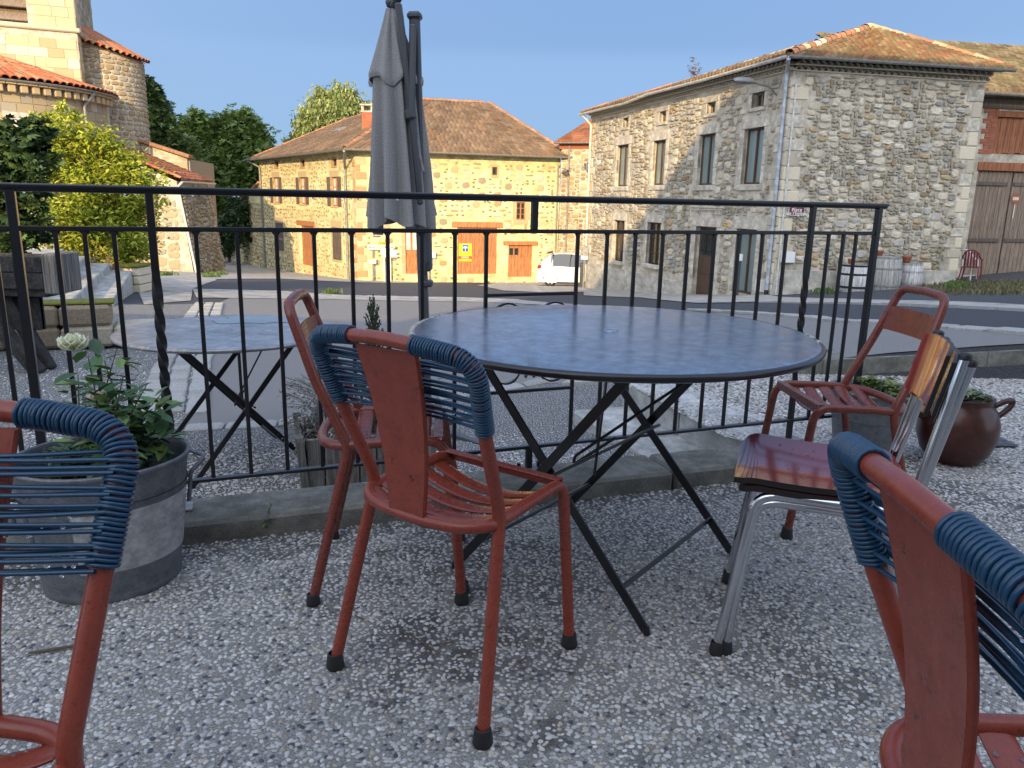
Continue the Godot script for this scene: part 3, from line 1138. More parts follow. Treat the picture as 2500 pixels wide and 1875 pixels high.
func ridge_tiles(parent: Node3D, a: Vector3, e: Vector3, r: float, long: float, mats: Array) -> void:
	var nt := maxi(1, int(a.distance_to(e) / long))
	var d := (e - a).normalized()
	var side := d.cross(Vector3.UP).normalized()
	var up := side.cross(d)
	var m := MB.new()
	var first := 0
	for i in 2:
		for k in 7:
			var th := PI * k / 6
			var rr := 1.0 if i == 0 else 0.86
			m.vert(Vector3(cos(th) * rr, sin(th) * rr, -0.56 if i == 0 else 0.5), Vector3(cos(th), sin(th), 0))
	for k in 6:
		m.x.append_array([first + k, first + k + 7, first + k + 8, first + k, first + k + 8, first + k + 1])
	var me := m.mesh()
	for i in nt:
		var p := a + d * (i + 0.5) * long
		node("ridge_tile", me, mats[rng.randi() % mats.size()], parent, Transform3D(Basis(side * r, up * r, d * long), p - up * r * 0.35 + up * rng.randf_range(-0.01, 0.01)))

func gutter(parent: Node3D, pts: Array, r: float, m: Material) -> void:
	var b := MB.new()
	for i in pts.size() - 1:
		var a: Vector3 = pts[i]
		var e: Vector3 = pts[i + 1]
		var d := (e - a).normalized()
		var s := Vector3.UP.cross(d).normalized()
		for q: float in [1.0, 0.88]:
			for k in 6:
				var t0 := PI + PI * k / 6
				var t1 := PI + PI * (k + 1) / 6
				var o0 := s * cos(t0) * r * q + Vector3.UP * sin(t0) * r * q
				var o1 := s * cos(t1) * r * q + Vector3.UP * sin(t1) * r * q
				b.quad(a + o0, e + o0, e + o1, a + o1)
	part("gutter", b, m, parent)

func pipe(parent: Node3D, pts: Array, r: float, m: Material, called := "downpipe") -> MeshInstance3D:
	var b := MB.new()
	b.tube(PackedVector3Array(fillet(pts, [0.0, 0.15, 0.15, 0.15, 0.15], 4)), r, 8)
	return part(called, b, m, parent)

# a casement in an opening: frame, mullion, bars and panes
func casement(parent: Node3D, f: Fac, h: Rect2, depth: float, frame_m: Material, glass_m: Material, rows := 3, leaves := 2, called := "window") -> MeshInstance3D:
	var b := MB.new()
	var t := 0.055
	fbox(b, f, Rect2(h.position.x, h.position.y, t, h.size.y), -depth, -depth + 0.06)
	fbox(b, f, Rect2(h.end.x - t, h.position.y, t, h.size.y), -depth, -depth + 0.06)
	fbox(b, f, Rect2(h.position.x + t, h.end.y - t, h.size.x - 2 * t, t), -depth, -depth + 0.06)
	fbox(b, f, Rect2(h.position.x + t, h.position.y, h.size.x - 2 * t, t * 1.2), -depth, -depth + 0.06)
	for k in range(1, leaves):
		fbox(b, f, Rect2(h.position.x + h.size.x * k / leaves - t * 0.6, h.position.y + t * 1.2, t * 1.2, h.size.y - 2.2 * t), -depth + 0.002, -depth + 0.07)
	for k in range(1, rows):
		fbox(b, f, Rect2(h.position.x + t, h.position.y + h.size.y * k / rows - 0.015, h.size.x - 2 * t, 0.03), -depth + 0.004, -depth + 0.05)
	var o := part(called, b, frame_m, parent)
	var meshes := MB.new()
	for i in leaves:
		for k in rows:
			var g := MB.new()
			var x0 := h.position.x + h.size.x * i / leaves
			var y0 := h.position.y + h.size.y * k / rows
			fbox(g, f, Rect2(x0 + 0.01, y0 + 0.01, h.size.x / leaves - 0.02, h.size.y / rows - 0.02), -depth - 0.012, -depth + 0.02)
			part("pane", g, glass_m, o)
	return o

# boards standing side by side, each a part
func boards(parent: Node3D, f: Fac, r: Rect2, d0: float, thick: float, count: int, m: Material, called := "board", ragged := 0.0) -> void:
	var w := r.size.x / count
	for i in count:
		var b := MB.new()
		var j := rng.randf_range(-0.003, 0.003)
		var lo := r.position.y + rng.randf_range(0, ragged)
		fbox(b, f, Rect2(r.position.x + i * w + 0.004, lo, w - 0.008, r.end.y - lo), d0 + j, d0 + thick + j, 0.004)
		part(called, b, m, parent)

# dressed stones round an opening
func surround(parent: Node3D, f: Fac, h: Rect2, m: Material, lintel: float, jamb: float, sill: float, proud := 0.025, called := "surround") -> void:
	var b := MB.new()
	fbox(b, f, Rect2(h.position.x - jamb * 1.1, h.end.y, h.size.x + jamb * 2.2, lintel), -0.10, proud, 0.012)
	part("lintel", b, m, parent)
	var nj := maxi(1, int(h.size.y / 0.5))
	for s in [0, 1]:
		for k in nj:
			var w := jamb * rng.randf_range(0.85, 1.35)
			var x0: float = h.position.x - w if s == 0 else h.end.x
			b = MB.new()
			fbox(b, f, Rect2(x0, h.position.y + h.size.y * k / nj + 0.006, w, h.size.y / nj - 0.012), -0.10, proud - 0.006, 0.012)
			part("jamb_stone", b, m, parent)
	if sill > 0:
		b = MB.new()
		fbox(b, f, Rect2(h.position.x - jamb * 0.7, h.position.y - sill, h.size.x + jamb * 1.4, sill), -0.12, proud + 0.03, 0.012)
		part("sill", b, m, parent)

func quoins(parent: Node3D, f: Fac, at_end: bool, y0: float, y1: float, m: Array, avoid: Array) -> void:
	var y := y0
	var k := 0
	while y < y1 - 0.2:
		var h := rng.randf_range(0.26, 0.42)
		var w := 0.46 if k % 2 else 0.28
		w *= rng.randf_range(0.85, 1.2)
		var b := MB.new()
		var r := Rect2(f.w - w if at_end else 0.0, y, w, h - 0.02)
		fbox(b, f, r, -0.06, 0.028, 0.02)
		part("quoin", b, M[m[rng.randi() % m.size()]], parent)
		avoid.append(r)
		y += h
		k += 1

func text(parent: Node, words: String, m: Material, height: float, at: Vector3, right: Vector3, up: Vector3, called := "lettering") -> MeshInstance3D:
	var tm := TextMesh.new()
	var ft := SystemFont.new()
	ft.font_names = PackedStringArray(["Droid Sans"])
	ft.font_weight = 700
	tm.font = ft
	tm.text = words
	tm.font_size = 64
	tm.pixel_size = height / 64.0
	tm.depth = 0.004
	tm.curve_step = 4.0
	return node(called, tm, m, parent, Transform3D(Basis(right, up, right.cross(up)), at))

func base_tone(k: String) -> Color:       # mean linear colour of a textured stone material
	var q: Color = (M[k].albedo_color as Color).srgb_to_linear() * mean[M[k].albedo_texture]
	return Color(q.r, q.g, q.b)

# ---------------------------------------------------------------- corner house of rubble stone (right)
func corner_house() -> void:
	var E0 := Vector3(3.21, 0, -34.88)
	var C := Vector3(7.22, 0, -21.64)
	var E1 := Vector3(13.06, 0, -22.94)
	var h := thing("corner_house", "grey and sandy rubble stone house with lichened hip roof and street name plate", "house", Vector3.ZERO)
	var fa := Fac.new(E0, C)
	var fb := Fac.new(C, E1)
	var top := 4.52
	var ups := [frect(fa, 1505, 354, 1533, 455), frect(fa, 1593, 343, 1623, 452), frect(fa, 1704, 328, 1743, 452), frect(fa, 1813, 313, 1861, 450)]
	var att := [frect(fa, 1521, 288, 1534, 311), frect(fa, 1610, 272, 1626, 298), frect(fa, 1726, 250, 1747, 277), frect(fa, 1836, 226, 1866, 262)]
	var low := [frect(fa, 1497, 538, 1523, 646), frect(fa, 1578, 543, 1612, 655)]
	var door := frect(fa, 1693, 553, 1743, 727)
	var shop := frect(fa, 1792, 559, 1842, 718)
	var holes: Array = ups + att + low + [door, shop]
	var b := MB.new()
	wall(b, fa, 0, fa.w, -4.2, top, holes, 0.24)
	wall(b, fb, 0, fb.w, -3.2, top, [], 0.2)
	var fr := Fac.new(E1, E1 + fa.u * -11.0)
	wall(b, fr, 0, fr.w, -4, top, [])
	var bk := Fac.new(E0 + Vector3(6, 0, -1.3), E0)
	wall(b, bk, 0, bk.w, -5, top, [])
	part("wall", b, M.mortar_grey, h)
	var avoid := []
	for r in ups + att + low + [door, shop]:
		avoid.append((r as Rect2).grow_individual(0.2, 0.1 if r in att else 0.17, 0.2, 0.32))
	for r in ups:
		surround(h, fa, r, M.ashlar, 0.32, 0.17, 0.17)
		casement(h, fa, r, 0.18, M.wood_dark, M.glass_curtain, 1, 2)
	for r in att:
		surround(h, fa, r, M.ashlar, 0.17, 0.16, 0.10)
		casement(h, fa, r, 0.2, M.wood_grey, M.glass_dark, 1, 2)
	for r in low:
		surround(h, fa, r, M.ashlar, 0.26, 0.15, 0.0)
		casement(h, fa, r, 0.18, M.wood_dark, M.glass_dark, 3, 2)
	surround(h, fa, door, M.ashlar, 0.46, 0.22, 0.0)
	surround(h, fa, shop, M.ashlar, 0.42, 0.14, 0.0)
	# moulded head of the door
	for k in 3:
		b = MB.new()
		fbox(b, fa, Rect2(door.position.x - 0.28 - 0.04 * k, door.end.y + 0.46 + 0.06 * k, door.size.x + 0.56 + 0.08 * k, 0.058), -0.05, 0.03 + 0.03 * k, 0.01)
		part("door_moulding", b, M.ashlar, h)
	b = MB.new()
	fbox(b, fa, door.grow(-0.002), -0.22, -0.17)
	var dr := part("door", b, M.wood_dark, h)
	for k in 2:
		b = MB.new()
		fbox(b, fa, Rect2(door.position.x + 0.08, door.position.y + 0.12 + k * 0.62, door.size.x - 0.16, 0.52), -0.175, -0.155, 0.012)
		part("door_panel", b, M.wood_dark, dr)
	b = MB.new()
	fbox(b, fa, Rect2(door.position.x + 0.12, door.position.y + 1.36, door.size.x - 0.24, 0.82), -0.172, -0.16)
	part("door_glass", b, M.glass_dark, dr)
	for k in 5:
		b = MB.new()
		if k < 2: fbox(b, fa, Rect2(door.position.x + 0.12 + (door.size.x - 0.24) * (k + 1) / 3.0 - 0.01, door.position.y + 1.36, 0.02, 0.82), -0.16, -0.145)
		else: fbox(b, fa, Rect2(door.position.x + 0.12, door.position.y + 1.36 + 0.27 * (k - 2) + 0.13, door.size.x - 0.24, 0.018), -0.16, -0.143)
		part("door_bar", b, M.rubber, dr)
	casement(h, fa, shop, 0.18, M.wood_dark, M.glass_curtain, 1, 2, "shop_window")
	for r in low:
		b = MB.new()
		fbox(b, fa, Rect2(r.position.x - 0.02, r.position.y - 0.02, r.size.x + 0.04, 0.17), -0.02, 0.16, 0.03)
		part("window_trough", b, M.ashlar, h)
	# plinth of grey render
	b = MB.new()
	var p0 := fpx(fa, 1436, 640)
	var p1 := fpx(fa, 1680, 693)
	var lo := -4.3
	var q0 := fa.pt(0.02, p0.y, 0.06)
	var q1 := fa.pt(p1.x, p1.y, 0.06)
	b.quad(fa.pt(0.02, lo, 0.06), fa.pt(p1.x, lo, 0.06), q1, q0)
	b.quad(q0, q1, fa.pt(p1.x, p1.y + 0.02), fa.pt(0.02, p0.y + 0.02))
	b.quad(fa.pt(p1.x, lo, 0.06), fa.pt(p1.x, lo, 0), fa.pt(p1.x, p1.y), q1)
	part("plinth", b, M.render_grey, h)
	avoid.append(Rect2(-0.2, lo, p1.x + 0.2, p1.y - lo + 0.18))
	avoid.append(Rect2(p1.x + door.size.x, lo, 4.0, fpx(fa, 1780, 718).y - lo))
	b = MB.new()
	var s1 := fpx(fb, 1915, 660)
	fbox(b, fb, Rect2(0.02, lo, fb.w - 0.1, s1.y - lo), -0.02, 0.05, 0.01)
	part("plinth", b, M.render_grey, h)
	var avb := [Rect2(-0.2, lo, 20, s1.y - lo)]
	quoins(h, fa, true, -1.7, top - 0.1, ["ashlar", "stone_grey", "stone_pale"], avoid)
	quoins(h, fa, false, p0.y, top - 0.1, ["stone_sand", "stone_pale"], avoid)
	quoins(h, fb, false, s1.y, top - 0.1, ["ashlar", "stone_grey", "stone_pale"], avb)
	quoins(h, fb, true, s1.y, top - 0.1, ["ashlar", "stone_grey", "stone_pale"], avb)
	var sizes := [Vector2i(2, 1), Vector2i(2, 1), Vector2i(3, 2), Vector2i(3, 2), Vector2i(2, 2), Vector2i(1, 1), Vector2i(4, 2), Vector2i(1, 2), Vector2i(3, 1), Vector2i(4, 3)]
	var list := rubble(fb, 0.05, fb.w - 0.03, s1.y, top - 0.02, Vector2(0.095, 0.082), sizes, avb)
	list += rubble(fa, 0.05, fa.w - 0.03, -2.6, top - 0.02, Vector2(0.105, 0.09), sizes, avoid)
	lay(h, list, 0.016, 0.05, ["rubble_a", "rubble_b", "rubble_c", "rubble_d", "rubble_a", "rubble_b", "rubble_e", "stone_tan"], 300)
	# genoise: rows of tile ends under the eaves
	for row in 2:
		var y := top + 0.02 + row * 0.13
		for f in [fa, fb]:
			b = MB.new()
			fbox(b, f, Rect2(-0.02, y - 0.015, f.w + 0.04, 0.03), -0.05, 0.05 + 0.1 * row)
			part("cornice_course", b, M.rubble_a, h)
			var g := MB.new()
			var a := 0.05
			while a < f.w - 0.1:
				var m := a + 0.09
				for k in 4:
					var t0 := PI * k / 4
					var t1 := PI * (k + 1) / 4
					var d: float = 0.1 + 0.1 * row
					g.quad(f.pt(m + cos(t0) * 0.085, y + 0.015 + sin(t0) * 0.09, d), f.pt(m + cos(t0) * 0.085, y + 0.015 + sin(t0) * 0.09, -0.05), f.pt(m + cos(t1) * 0.085, y + 0.015 + sin(t1) * 0.09, -0.05), f.pt(m + cos(t1) * 0.085, y + 0.015 + sin(t1) * 0.09, d))
				a += 0.2
			var o := part("cornice_tiles", g, M.rubble_c, h)
			o.set_meta("kind", "stuff")
	# roof
	var eav := top + 0.30
	var ov := 0.42
	var k0 := E0 + fa.n * ov - fa.u * 0.3 + Vector3.UP * (eav - 0.06)
	var k1 := C + fa.n * ov + fb.n * ov + Vector3.UP * eav
	var k2 := E1 + fb.n * ov + fb.u * 0.45 + Vector3.UP * (eav + 0.02)
	var apex := at_depth(2125, 66, -25.3)
	var ap2 := apex - fa.u * 10.2 + Vector3.UP * -0.1
	var roof := Node3D.new()
	roof.name = "roof"
	h.add_child(roof)
	var tones := [Color(0.30, 0.165, 0.075), Color(0.34, 0.21, 0.10), Color(0.27, 0.17, 0.08), Color(0.36, 0.25, 0.13), Color(0.31, 0.13, 0.06), Color(0.25, 0.19, 0.085)]
	b = MB.new()
	tile_slope(b, k0, k1, apex, ap2, 0.19, 0.30, 0.06, 0.03, tones)
	tile_slope(b, k1, k2, apex + fb.u * 0.2, apex, 0.19, 0.30, 0.06, 0.03, tones)
	var o := part("tiles", b, M.tile_brown, roof)
	o.set_meta("kind", "stuff")
	b = MB.new()
	var k3 := k2 - fa.u * 12.0
	b.quad(k2, k3, ap2, apex)
	b.tri(k3, k0, ap2)
	for q in [[k0, k1, fa], [k1, k2, fb]]:
		var i0: Vector3 = q[0] - (q[2] as Fac).n * ov
		var i1: Vector3 = q[1] - (q[2] as Fac).n * ov
		b.quad(i0 - Vector3.UP * 0.03, i1 - Vector3.UP * 0.03, q[1] - Vector3.UP * 0.03, q[0] - Vector3.UP * 0.03)
	part("soffit", b, M.wood_shutter, roof)
	ridge_tiles(roof, k1 + Vector3.UP * 0.06, apex + Vector3.UP * 0.05, 0.13, 0.36, [M.tile_red_pale, M.stone_pale, M.tile_lichen, M.stone_sand])
	ridge_tiles(roof, apex + Vector3.UP * 0.05, ap2 + Vector3.UP * 0.05, 0.12, 0.36, [M.tile_lichen, M.stone_sand])
	ridge_tiles(roof, apex + Vector3.UP * 0.05, k2 + Vector3.UP * 0.05, 0.12, 0.40, [M.tile_red_pale, M.tile_lichen, M.stone_tan])
	ridge_tiles(roof, ap2 + Vector3.UP * 0.05, k0 + Vector3.UP * 0.05, 0.12, 0.40, [M.tile_lichen, M.tile_red_pale])
	var g0 := k0 + fa.n * 0.05 - Vector3.UP * 0.02
	var g1 := k1 + (fa.n + fb.n) * 0.05 - Vector3.UP * 0.02
	var g2 := k2 + fb.n * 0.05 - Vector3.UP * 0.02
	gutter(roof, [g0, g0.lerp(g1, 0.32) - Vector3.UP * 0.05, g0.lerp(g1, 0.45) + Vector3.UP * 0.04, g0.lerp(g1, 0.7), g1], 0.075, M.zinc_white)
	gutter(roof, [g1, g1.lerp(g2, 0.5), g2], 0.075, M.zinc)
	# downpipes
	pipe(h, [g1 - Vector3.UP * 0.08, fa.pt(fa.w - 0.12, top - 0.02, 0.10), fa.pt(fa.w - 0.12, -1.25, 0.08)], 0.05, M.pipe_blue)
	pipe(h, [fa.pt(fa.w - 0.12, -1.25, 0.09), fa.pt(fa.w - 0.12, -1.75, 0.09)], 0.06, M.rubber, "pipe_shoe")
	pipe(h, [fb.pt(0.10, top - 0.3, 0.05), fb.pt(0.10, -1.5, 0.06)], 0.028, M.zinc_white, "cable_duct")
	pipe(h, [g0 - Vector3.UP * 0.08 + fa.u * 0.35, fa.pt(0.10, top - 0.25, 0.08), fa.pt(0.10, -2.4, 0.08)], 0.05, M.zinc_white)
	# street name plate, number plate, letter box, meter box, lamp
	var pr := frect(fb, 1921, 504, 1960, 527)
	b = MB.new()
	fbox(b, fb, pr, 0.07, 0.085, 0.004)
	var plate := part("street_name_plate", b, M.zinc_white, h)
	b = MB.new()
	fbox(b, fb, pr.grow(-0.02), 0.08, 0.09)
	part("plate_face", b, M.sign_red, plate)
	text(plate, "Place", M.plastic_white, 0.125, fb.pt(pr.get_center().x, pr.get_center().y + 0.035, 0.091), fb.u, Vector3.UP)
	text(plate, "de l'Église", M.plastic_white, 0.125, fb.pt(pr.get_center().x, pr.get_center().y - 0.065, 0.091), fb.u, Vector3.UP)
	var mb := frect(fb, 1902, 614, 1934, 641)
	b = MB.new()
	fbox(b, fb, mb, 0.0, 0.16, 0.015)
	part("letter_box", b, M.plastic_white, h)
	b = MB.new()
	fbox(b, fa, frect(fa, 1855, 682, 1868, 712), 0.0, 0.16, 0.01)
	part("meter_box", b, M.plastic_white, h)
	var nr := frect(fa, 1773, 543, 1780, 552)
	b = MB.new()
	fbox(b, fa, nr, 0.05, 0.065)
	var np := part("number_plate", b, M.sign_gold, h)
	text(np, "11", M.sign_ink, 0.11, fa.pt(nr.get_center().x, nr.get_center().y, 0.066), fa.u, Vector3.UP)
	wall_lamp(h, fa, fpx(fa, 1898, 208), -1.0)

func wall_lamp(parent: Node3D, f: Fac, at: Vector2, side: float) -> void:
	var b := MB.new()
	var p := f.pt(at.x, at.y, 0.0)
	b.tube(fillet([p - Vector3.UP * 0.25, p + f.n * 0.25 - Vector3.UP * 0.05, p + f.n * 0.75 + Vector3.UP * 0.02], [0, 0.1, 0], 4), 0.028, 8)
	var arm := part("street_lamp_arm", b, M.zinc, parent)
	b = MB.new()
	var c := p + f.n * 1.05 + Vector3.UP * 0.03
	b.grid(func(u: float, w: float) -> Vector3:
		var th := u * TAU
		var q := (w - 0.5) * 2.0
		var r := 0.15 * sqrt(maxf(0.0, 1.0 - pow(absf(q), 2.6)))
		return c + f.n * q * 0.36 + f.u * cos(th) * r + Vector3.UP * sin(th) * r * (0.75 if sin(th) > 0 else 0.45), 14, 10)
	part("lamp_head", b, M.zinc, arm)

# ---------------------------------------------------------------- long house across the square
func long_house() -> void:
	var E0 := Vector3(-17.2, 0, -53.4)
	var C := Vector3(-8.06, 0, -39.94)
	var E1 := Vector3(2.34, 0, -42.72)
	var h := thing("long_house", "golden stone house with brown tiled roof, shutters and orange-brown garage doors", "house", Vector3.ZERO)
	var fa := Fac.new(E0, C)
	var fb := Fac.new(C, E1)
	var top := 3.22
	var ups := [frect(fa, 667, 433, 683, 495), frect(fa, 731, 433, 748, 498), frect(fa, 808, 432, 826, 503)]
	var att := [frect(fa, 671, 394, 679, 408), frect(fa, 734, 391, 743, 407), frect(fa, 811, 388, 821, 405)]
	var g1 := frect(fa, 673, 545, 692, 611)
	var g2 := frect(fa, 811, 556, 833, 634)
	var door := frect(fa, 734, 552, 767, 648)
	var b1 := frect(fb, 1202, 408, 1214, 428)
	var b2 := frect(fb, 1261, 494, 1283, 537)
	var gar := frect(fb, 1117, 556, 1213, 669)
	var gar2 := frect(fb, 1241, 599, 1299, 676)
	var gdoor := frect(fb, 990, 548, 1021, 669)
	var b := MB.new()
	wall(b, fa, 0, fa.w, -5.2, top + 0.14, ups + att + [g1, g2, door], 0.2)
	wall(b, fb, 0, fb.w, -4.6, top + 0.14, [b1, b2, gar, gar2, gdoor], 0.2)
	var bk := Fac.new(E1, E1 + Vector3(-2.6, 0, -9.5))
	wall(b, bk, 0, bk.w, -5, top, [])
	part("wall", b, M.mortar_yellow, h)
	var ava := []
	var avb := []
	for r in ups + [g1, g2]: ava.append((r as Rect2).grow_individual(0.16, 0.1, 0.16, 0.45))
	for r in att: ava.append((r as Rect2).grow(0.12))
	ava.append(door.grow_individual(0.45, 0.1, 0.15, 0.4))
	for r in [b1, b2, gar, gar2, gdoor]: avb.append((r as Rect2).grow_individual(0.2, 0.1, 0.2, 0.32))
	for r in ups:
		surround(h, fa, r, M.stone_tan, 0.34, 0.13, 0.10, 0.012)
		casement(h, fa, r, 0.16, M.wood_brown, M.glass_lace, 3, 2)
		for s in [0, 1]:
			var sw := 0.42
			var x0: float = r.position.x - sw - 0.02 if s == 0 else r.end.x + 0.02
			var q := Rect2(x0, r.position.y - 0.02, sw, r.size.y + 0.03)
			shutter(h, fa, q)
			ava.append(q.grow(0.03))
	for r in att:
		surround(h, fa, r, M.stone_rust, 0.10, 0.12, 0.1, 0.012)
		casement(h, fa, r, 0.16, M.wood_dark, M.glass_dark, 1, 1)
	for r in [g1, g2]:
		surround(h, fa, r, M.stone_tan, 0.36, 0.13, 0.12, 0.012)
		shutter(h, fa, r.grow(-0.01), -0.06)
	# timber lintels
	b = MB.new()
	fbox(b, fa, Rect2(door.position.x - 0.5, door.end.y, door.size.x + 0.85, 0.30), -0.2, 0.04, 0.02)
	part("timber_lintel", b, M.wood_brown, h)
	boards(h, fa, door, -0.16, 0.05, 7, M.wood_brown, "door_board")
	b = MB.new()
	fbox(b, fa, Rect2(door.position.x - 0.4, door.position.y, 0.38, door.size.y * 0.9), -0.1, 0.015, 0.02)
	part("jamb_stone", b, M.stone_pale, h)
	for q in [[gar, 9, 0.30], [gar2, 7, 0.22]]:
		var r: Rect2 = q[0]
		b = MB.new()
		fbox(b, fb, Rect2(r.position.x - 0.3, r.end.y, r.size.x + 0.6, q[2]), -0.2, 0.05, 0.02)
		part("timber_lintel", b, M.wood_brown, h)
		boards(h, fb, r, -0.16, 0.05, q[1], M.wood_brown, "door_board")
	for k in 2:
		b = MB.new()
		fbox(b, fb, Rect2(gar2.position.x + 0.08 + 0.28 * k, gar2.end.y - 0.52, 0.2, 0.36), -0.11, -0.1)
		part("door_pane", b, M.glass_dark, h)
	casement(h, fb, b1, 0.16, M.wood_shutter, M.glass_dark, 1, 1)
	surround(h, fb, b1, M.stone_tan, 0.12, 0.1, 0.1, 0.012)
	casement(h, fb, b2, 0.16, M.wood_brown, M.glass_dark, 3, 2)
	surround(h, fb, b2, M.stone_tan, 0.24, 0.22, 0.22, 0.012)
	# glazed door
	b = MB.new()
	fbox(b, fb, gdoor, -0.18, -0.12)
	var gd := part("glazed_door", b, M.wood_brown, h)
	for k in 2:
		b = MB.new()
		fbox(b, fb, Rect2(gdoor.position.x + 0.06 + k * gdoor.size.x / 2, gdoor.position.y + 1.25, gdoor.size.x / 2 - 0.12, 1.1), -0.125, -0.115)
		part("pane", b, M.glass_lace, gd)
		b = MB.new()
		fbox(b, fb, Rect2(gdoor.position.x + 0.07 + k * gdoor.size.x / 2, gdoor.position.y + 0.22, gdoor.size.x / 2 - 0.13, 0.85), -0.125, -0.105, 0.015)
		part("door_panel", b, M.wood_brown, gd)
	surround(h, fb, gdoor, M.stone_tan, 0.3, 0.2, 0.0, 0.012)
	quoins(h, fa, true, -3.3, top - 0.1, ["stone_tan", "stone_rust", "stone_sand"], ava)
	quoins(h, fb, false, -3.3, top - 0.1, ["stone_tan", "stone_rust", "stone_sand"], avb)
	var sizes := [Vector2i(1, 1), Vector2i(1, 1), Vector2i(1, 1), Vector2i(1, 1), Vector2i(2, 1), Vector2i(1, 2)]
	var list := rubble(fa, 0.1, fa.w - 0.1, -3.9, top - 0.05, Vector2(0.27, 0.235), sizes, ava, 0.06)
	list += rubble(fb, 0.1, fb.w - 0.1, -3.4, top - 0.05, Vector2(0.29, 0.235), [Vector2i(1, 1), Vector2i(1, 1), Vector2i(2, 1), Vector2i(2, 2), Vector2i(1, 1)], avb, 0.06)
	lay(h, list, 0.125, 0.03, ["stone_tan", "stone_rust", "stone_tan", "stone_dark", "stone_grey"], 300)
	# roof
	var eav := top + 0.14
	var ov := 0.55
	var k0 := E0 + fa.n * ov - fa.u * 0.5 + Vector3.UP * eav
	var k1 := C + fa.n * ov + fb.n * ov + Vector3.UP * eav
	var k2 := E1 + fb.n * ov + fb.u * 0.5 + Vector3.UP * (eav + 0.0)
	var apex := Vector3(-5.6, 6.45, -45.7)
	var rb := apex + fb.u * 4.1
	var ra := apex - fa.u * 10.5 - Vector3.UP * 0.35
	var roof := Node3D.new()
	roof.name = "roof"
	h.add_child(roof)
	var tones := [Color(0.26, 0.165, 0.10), Color(0.22, 0.145, 0.09), Color(0.29, 0.175, 0.10), Color(0.20, 0.135, 0.09), Color(0.28, 0.20, 0.13)]
	b = MB.new()
	tile_slope(b, k0, k1, apex, ra, 0.24, 0.36, 0.05, 0.035, tones)
	tile_slope(b, k1, k2, rb, apex, 0.24, 0.36, 0.05, 0.035, tones)
	var o := part("tiles", b, M.tile_brown, roof)
	o.set_meta("kind", "stuff")
	b = MB.new()
	var k3 := k2 - fa.u * 9.0
	b.quad(k2, k3, rb, rb)
	b.tri(ra, k0 - Vector3(3, 0, 6), k0)
	b.quad(k0, k1, k1 - fa.n * ov, k0 - fa.n * ov)
	b.quad(k1, k2, k2 - fb.n * ov, k1 - fb.n * ov)
	part("soffit", b, M.wood_shutter, roof)
	var rm := [M.tile_lichen, M.tile_red_pale, M.tile_lichen]
	ridge_tiles(roof, k1 + Vector3.UP * 0.05, apex + Vector3.UP * 0.05, 0.13, 0.38, rm)
	ridge_tiles(roof, apex + Vector3.UP * 0.05, rb + Vector3.UP * 0.05, 0.13, 0.38, rm)
	ridge_tiles(roof, rb + Vector3.UP * 0.05, k2 + Vector3.UP * 0.05, 0.13, 0.38, rm)
	ridge_tiles(roof, apex + Vector3.UP * 0.05, ra + Vector3.UP * 0.05, 0.13, 0.38, rm)
	ridge_tiles(roof, ra + Vector3.UP * 0.05, k0 + Vector3.UP * 0.05, 0.13, 0.38, rm)
	var gu0 := k0 + fa.n * 0.06 - Vector3.UP * 0.02
	var gu1 := k1 + (fa.n + fb.n) * 0.06 - Vector3.UP * 0.02
	var gu2 := k2 + fb.n * 0.06 - Vector3.UP * 0.02
	gutter(roof, [gu0, gu1], 0.085, M.zinc)
	gutter(roof, [gu1, gu2], 0.085, M.zinc)
	pipe(h, [gu0 - Vector3.UP * 0.1 + fa.u * 0.1, fa.pt(0.35, top - 0.35, 0.1), fa.pt(0.35, -3.9, 0.08)], 0.065, M.zinc)
	var mid := fpx(fa, 846, 410)
	pipe(h, [gu1 - Vector3.UP * 0.1, fa.pt(mid.x, mid.y, 0.09), fa.pt(mid.x, -3.4, 0.08)], 0.065, M.zinc)
	pipe(h, [gu2 - Vector3.UP * 0.1, fb.pt(fb.w - 0.15, top - 0.35, 0.08), fb.pt(fb.w - 0.15, -3.3, 0.08)], 0.05, M.zinc)
	# skylight
	b = MB.new()
	var sp := k0.lerp(k1, 0.55).lerp(ra.lerp(apex, 0.55), 0.50)
	var rn := (k1 - k0).cross(ra - k0).normalized()
	if rn.y < 0: rn = -rn
	var ru := (k1 - k0).normalized()
	b.obox(sp + rn * 0.1, ru, rn, ru.cross(rn), Vector3(0.55, 0.05, 0.28), 0.02)
	part("skylight", b, M.zinc, roof)
	# chimney of brick, with a slab on small piers
	var cp := at_depth(901, 345, -43.2)
	var ch := MB.new()
	ch.box(Vector3(cp.x - 0.3, cp.y - 1.2, cp.z - 0.3), Vector3(cp.x + 0.3, cp.y + 1.45, cp.z + 0.3))
	var chim := part("chimney", ch, M.brick, roof)
	var bm := MB.new()
	bm.obox(Vector3.ZERO, Vector3.RIGHT, Vector3.UP, Vector3.BACK, Vector3(0.5, 0.5, 0.5), 0.06)
	var bme := bm.mesh()
	for row in 18:
		for k in 3:
			var off := 0.1 if row % 2 else 0.0
			for face in 2:
				var q := Vector3(cp.x - 0.2 + 0.2 * k + off * 0.5, cp.y + 0.03 + row * 0.079, cp.z + 0.302) if face == 0 else Vector3(cp.x + 0.302, cp.y + 0.03 + row * 0.079, cp.z - 0.2 + 0.2 * k + off * 0.5)
				var sc := Vector3(0.185, 0.068, 0.03) if face == 0 else Vector3(0.03, 0.068, 0.185)
				node("brick", bme, [M.brick, M.terracotta, M.tile_red][rng.randi() % 3], chim, Transform3D(Basis.from_scale(sc), q))
	ch = MB.new()
	ch.box(Vector3(cp.x - 0.34, cp.y + 1.452, cp.z - 0.34), Vector3(cp.x + 0.34, cp.y + 1.53, cp.z + 0.34))
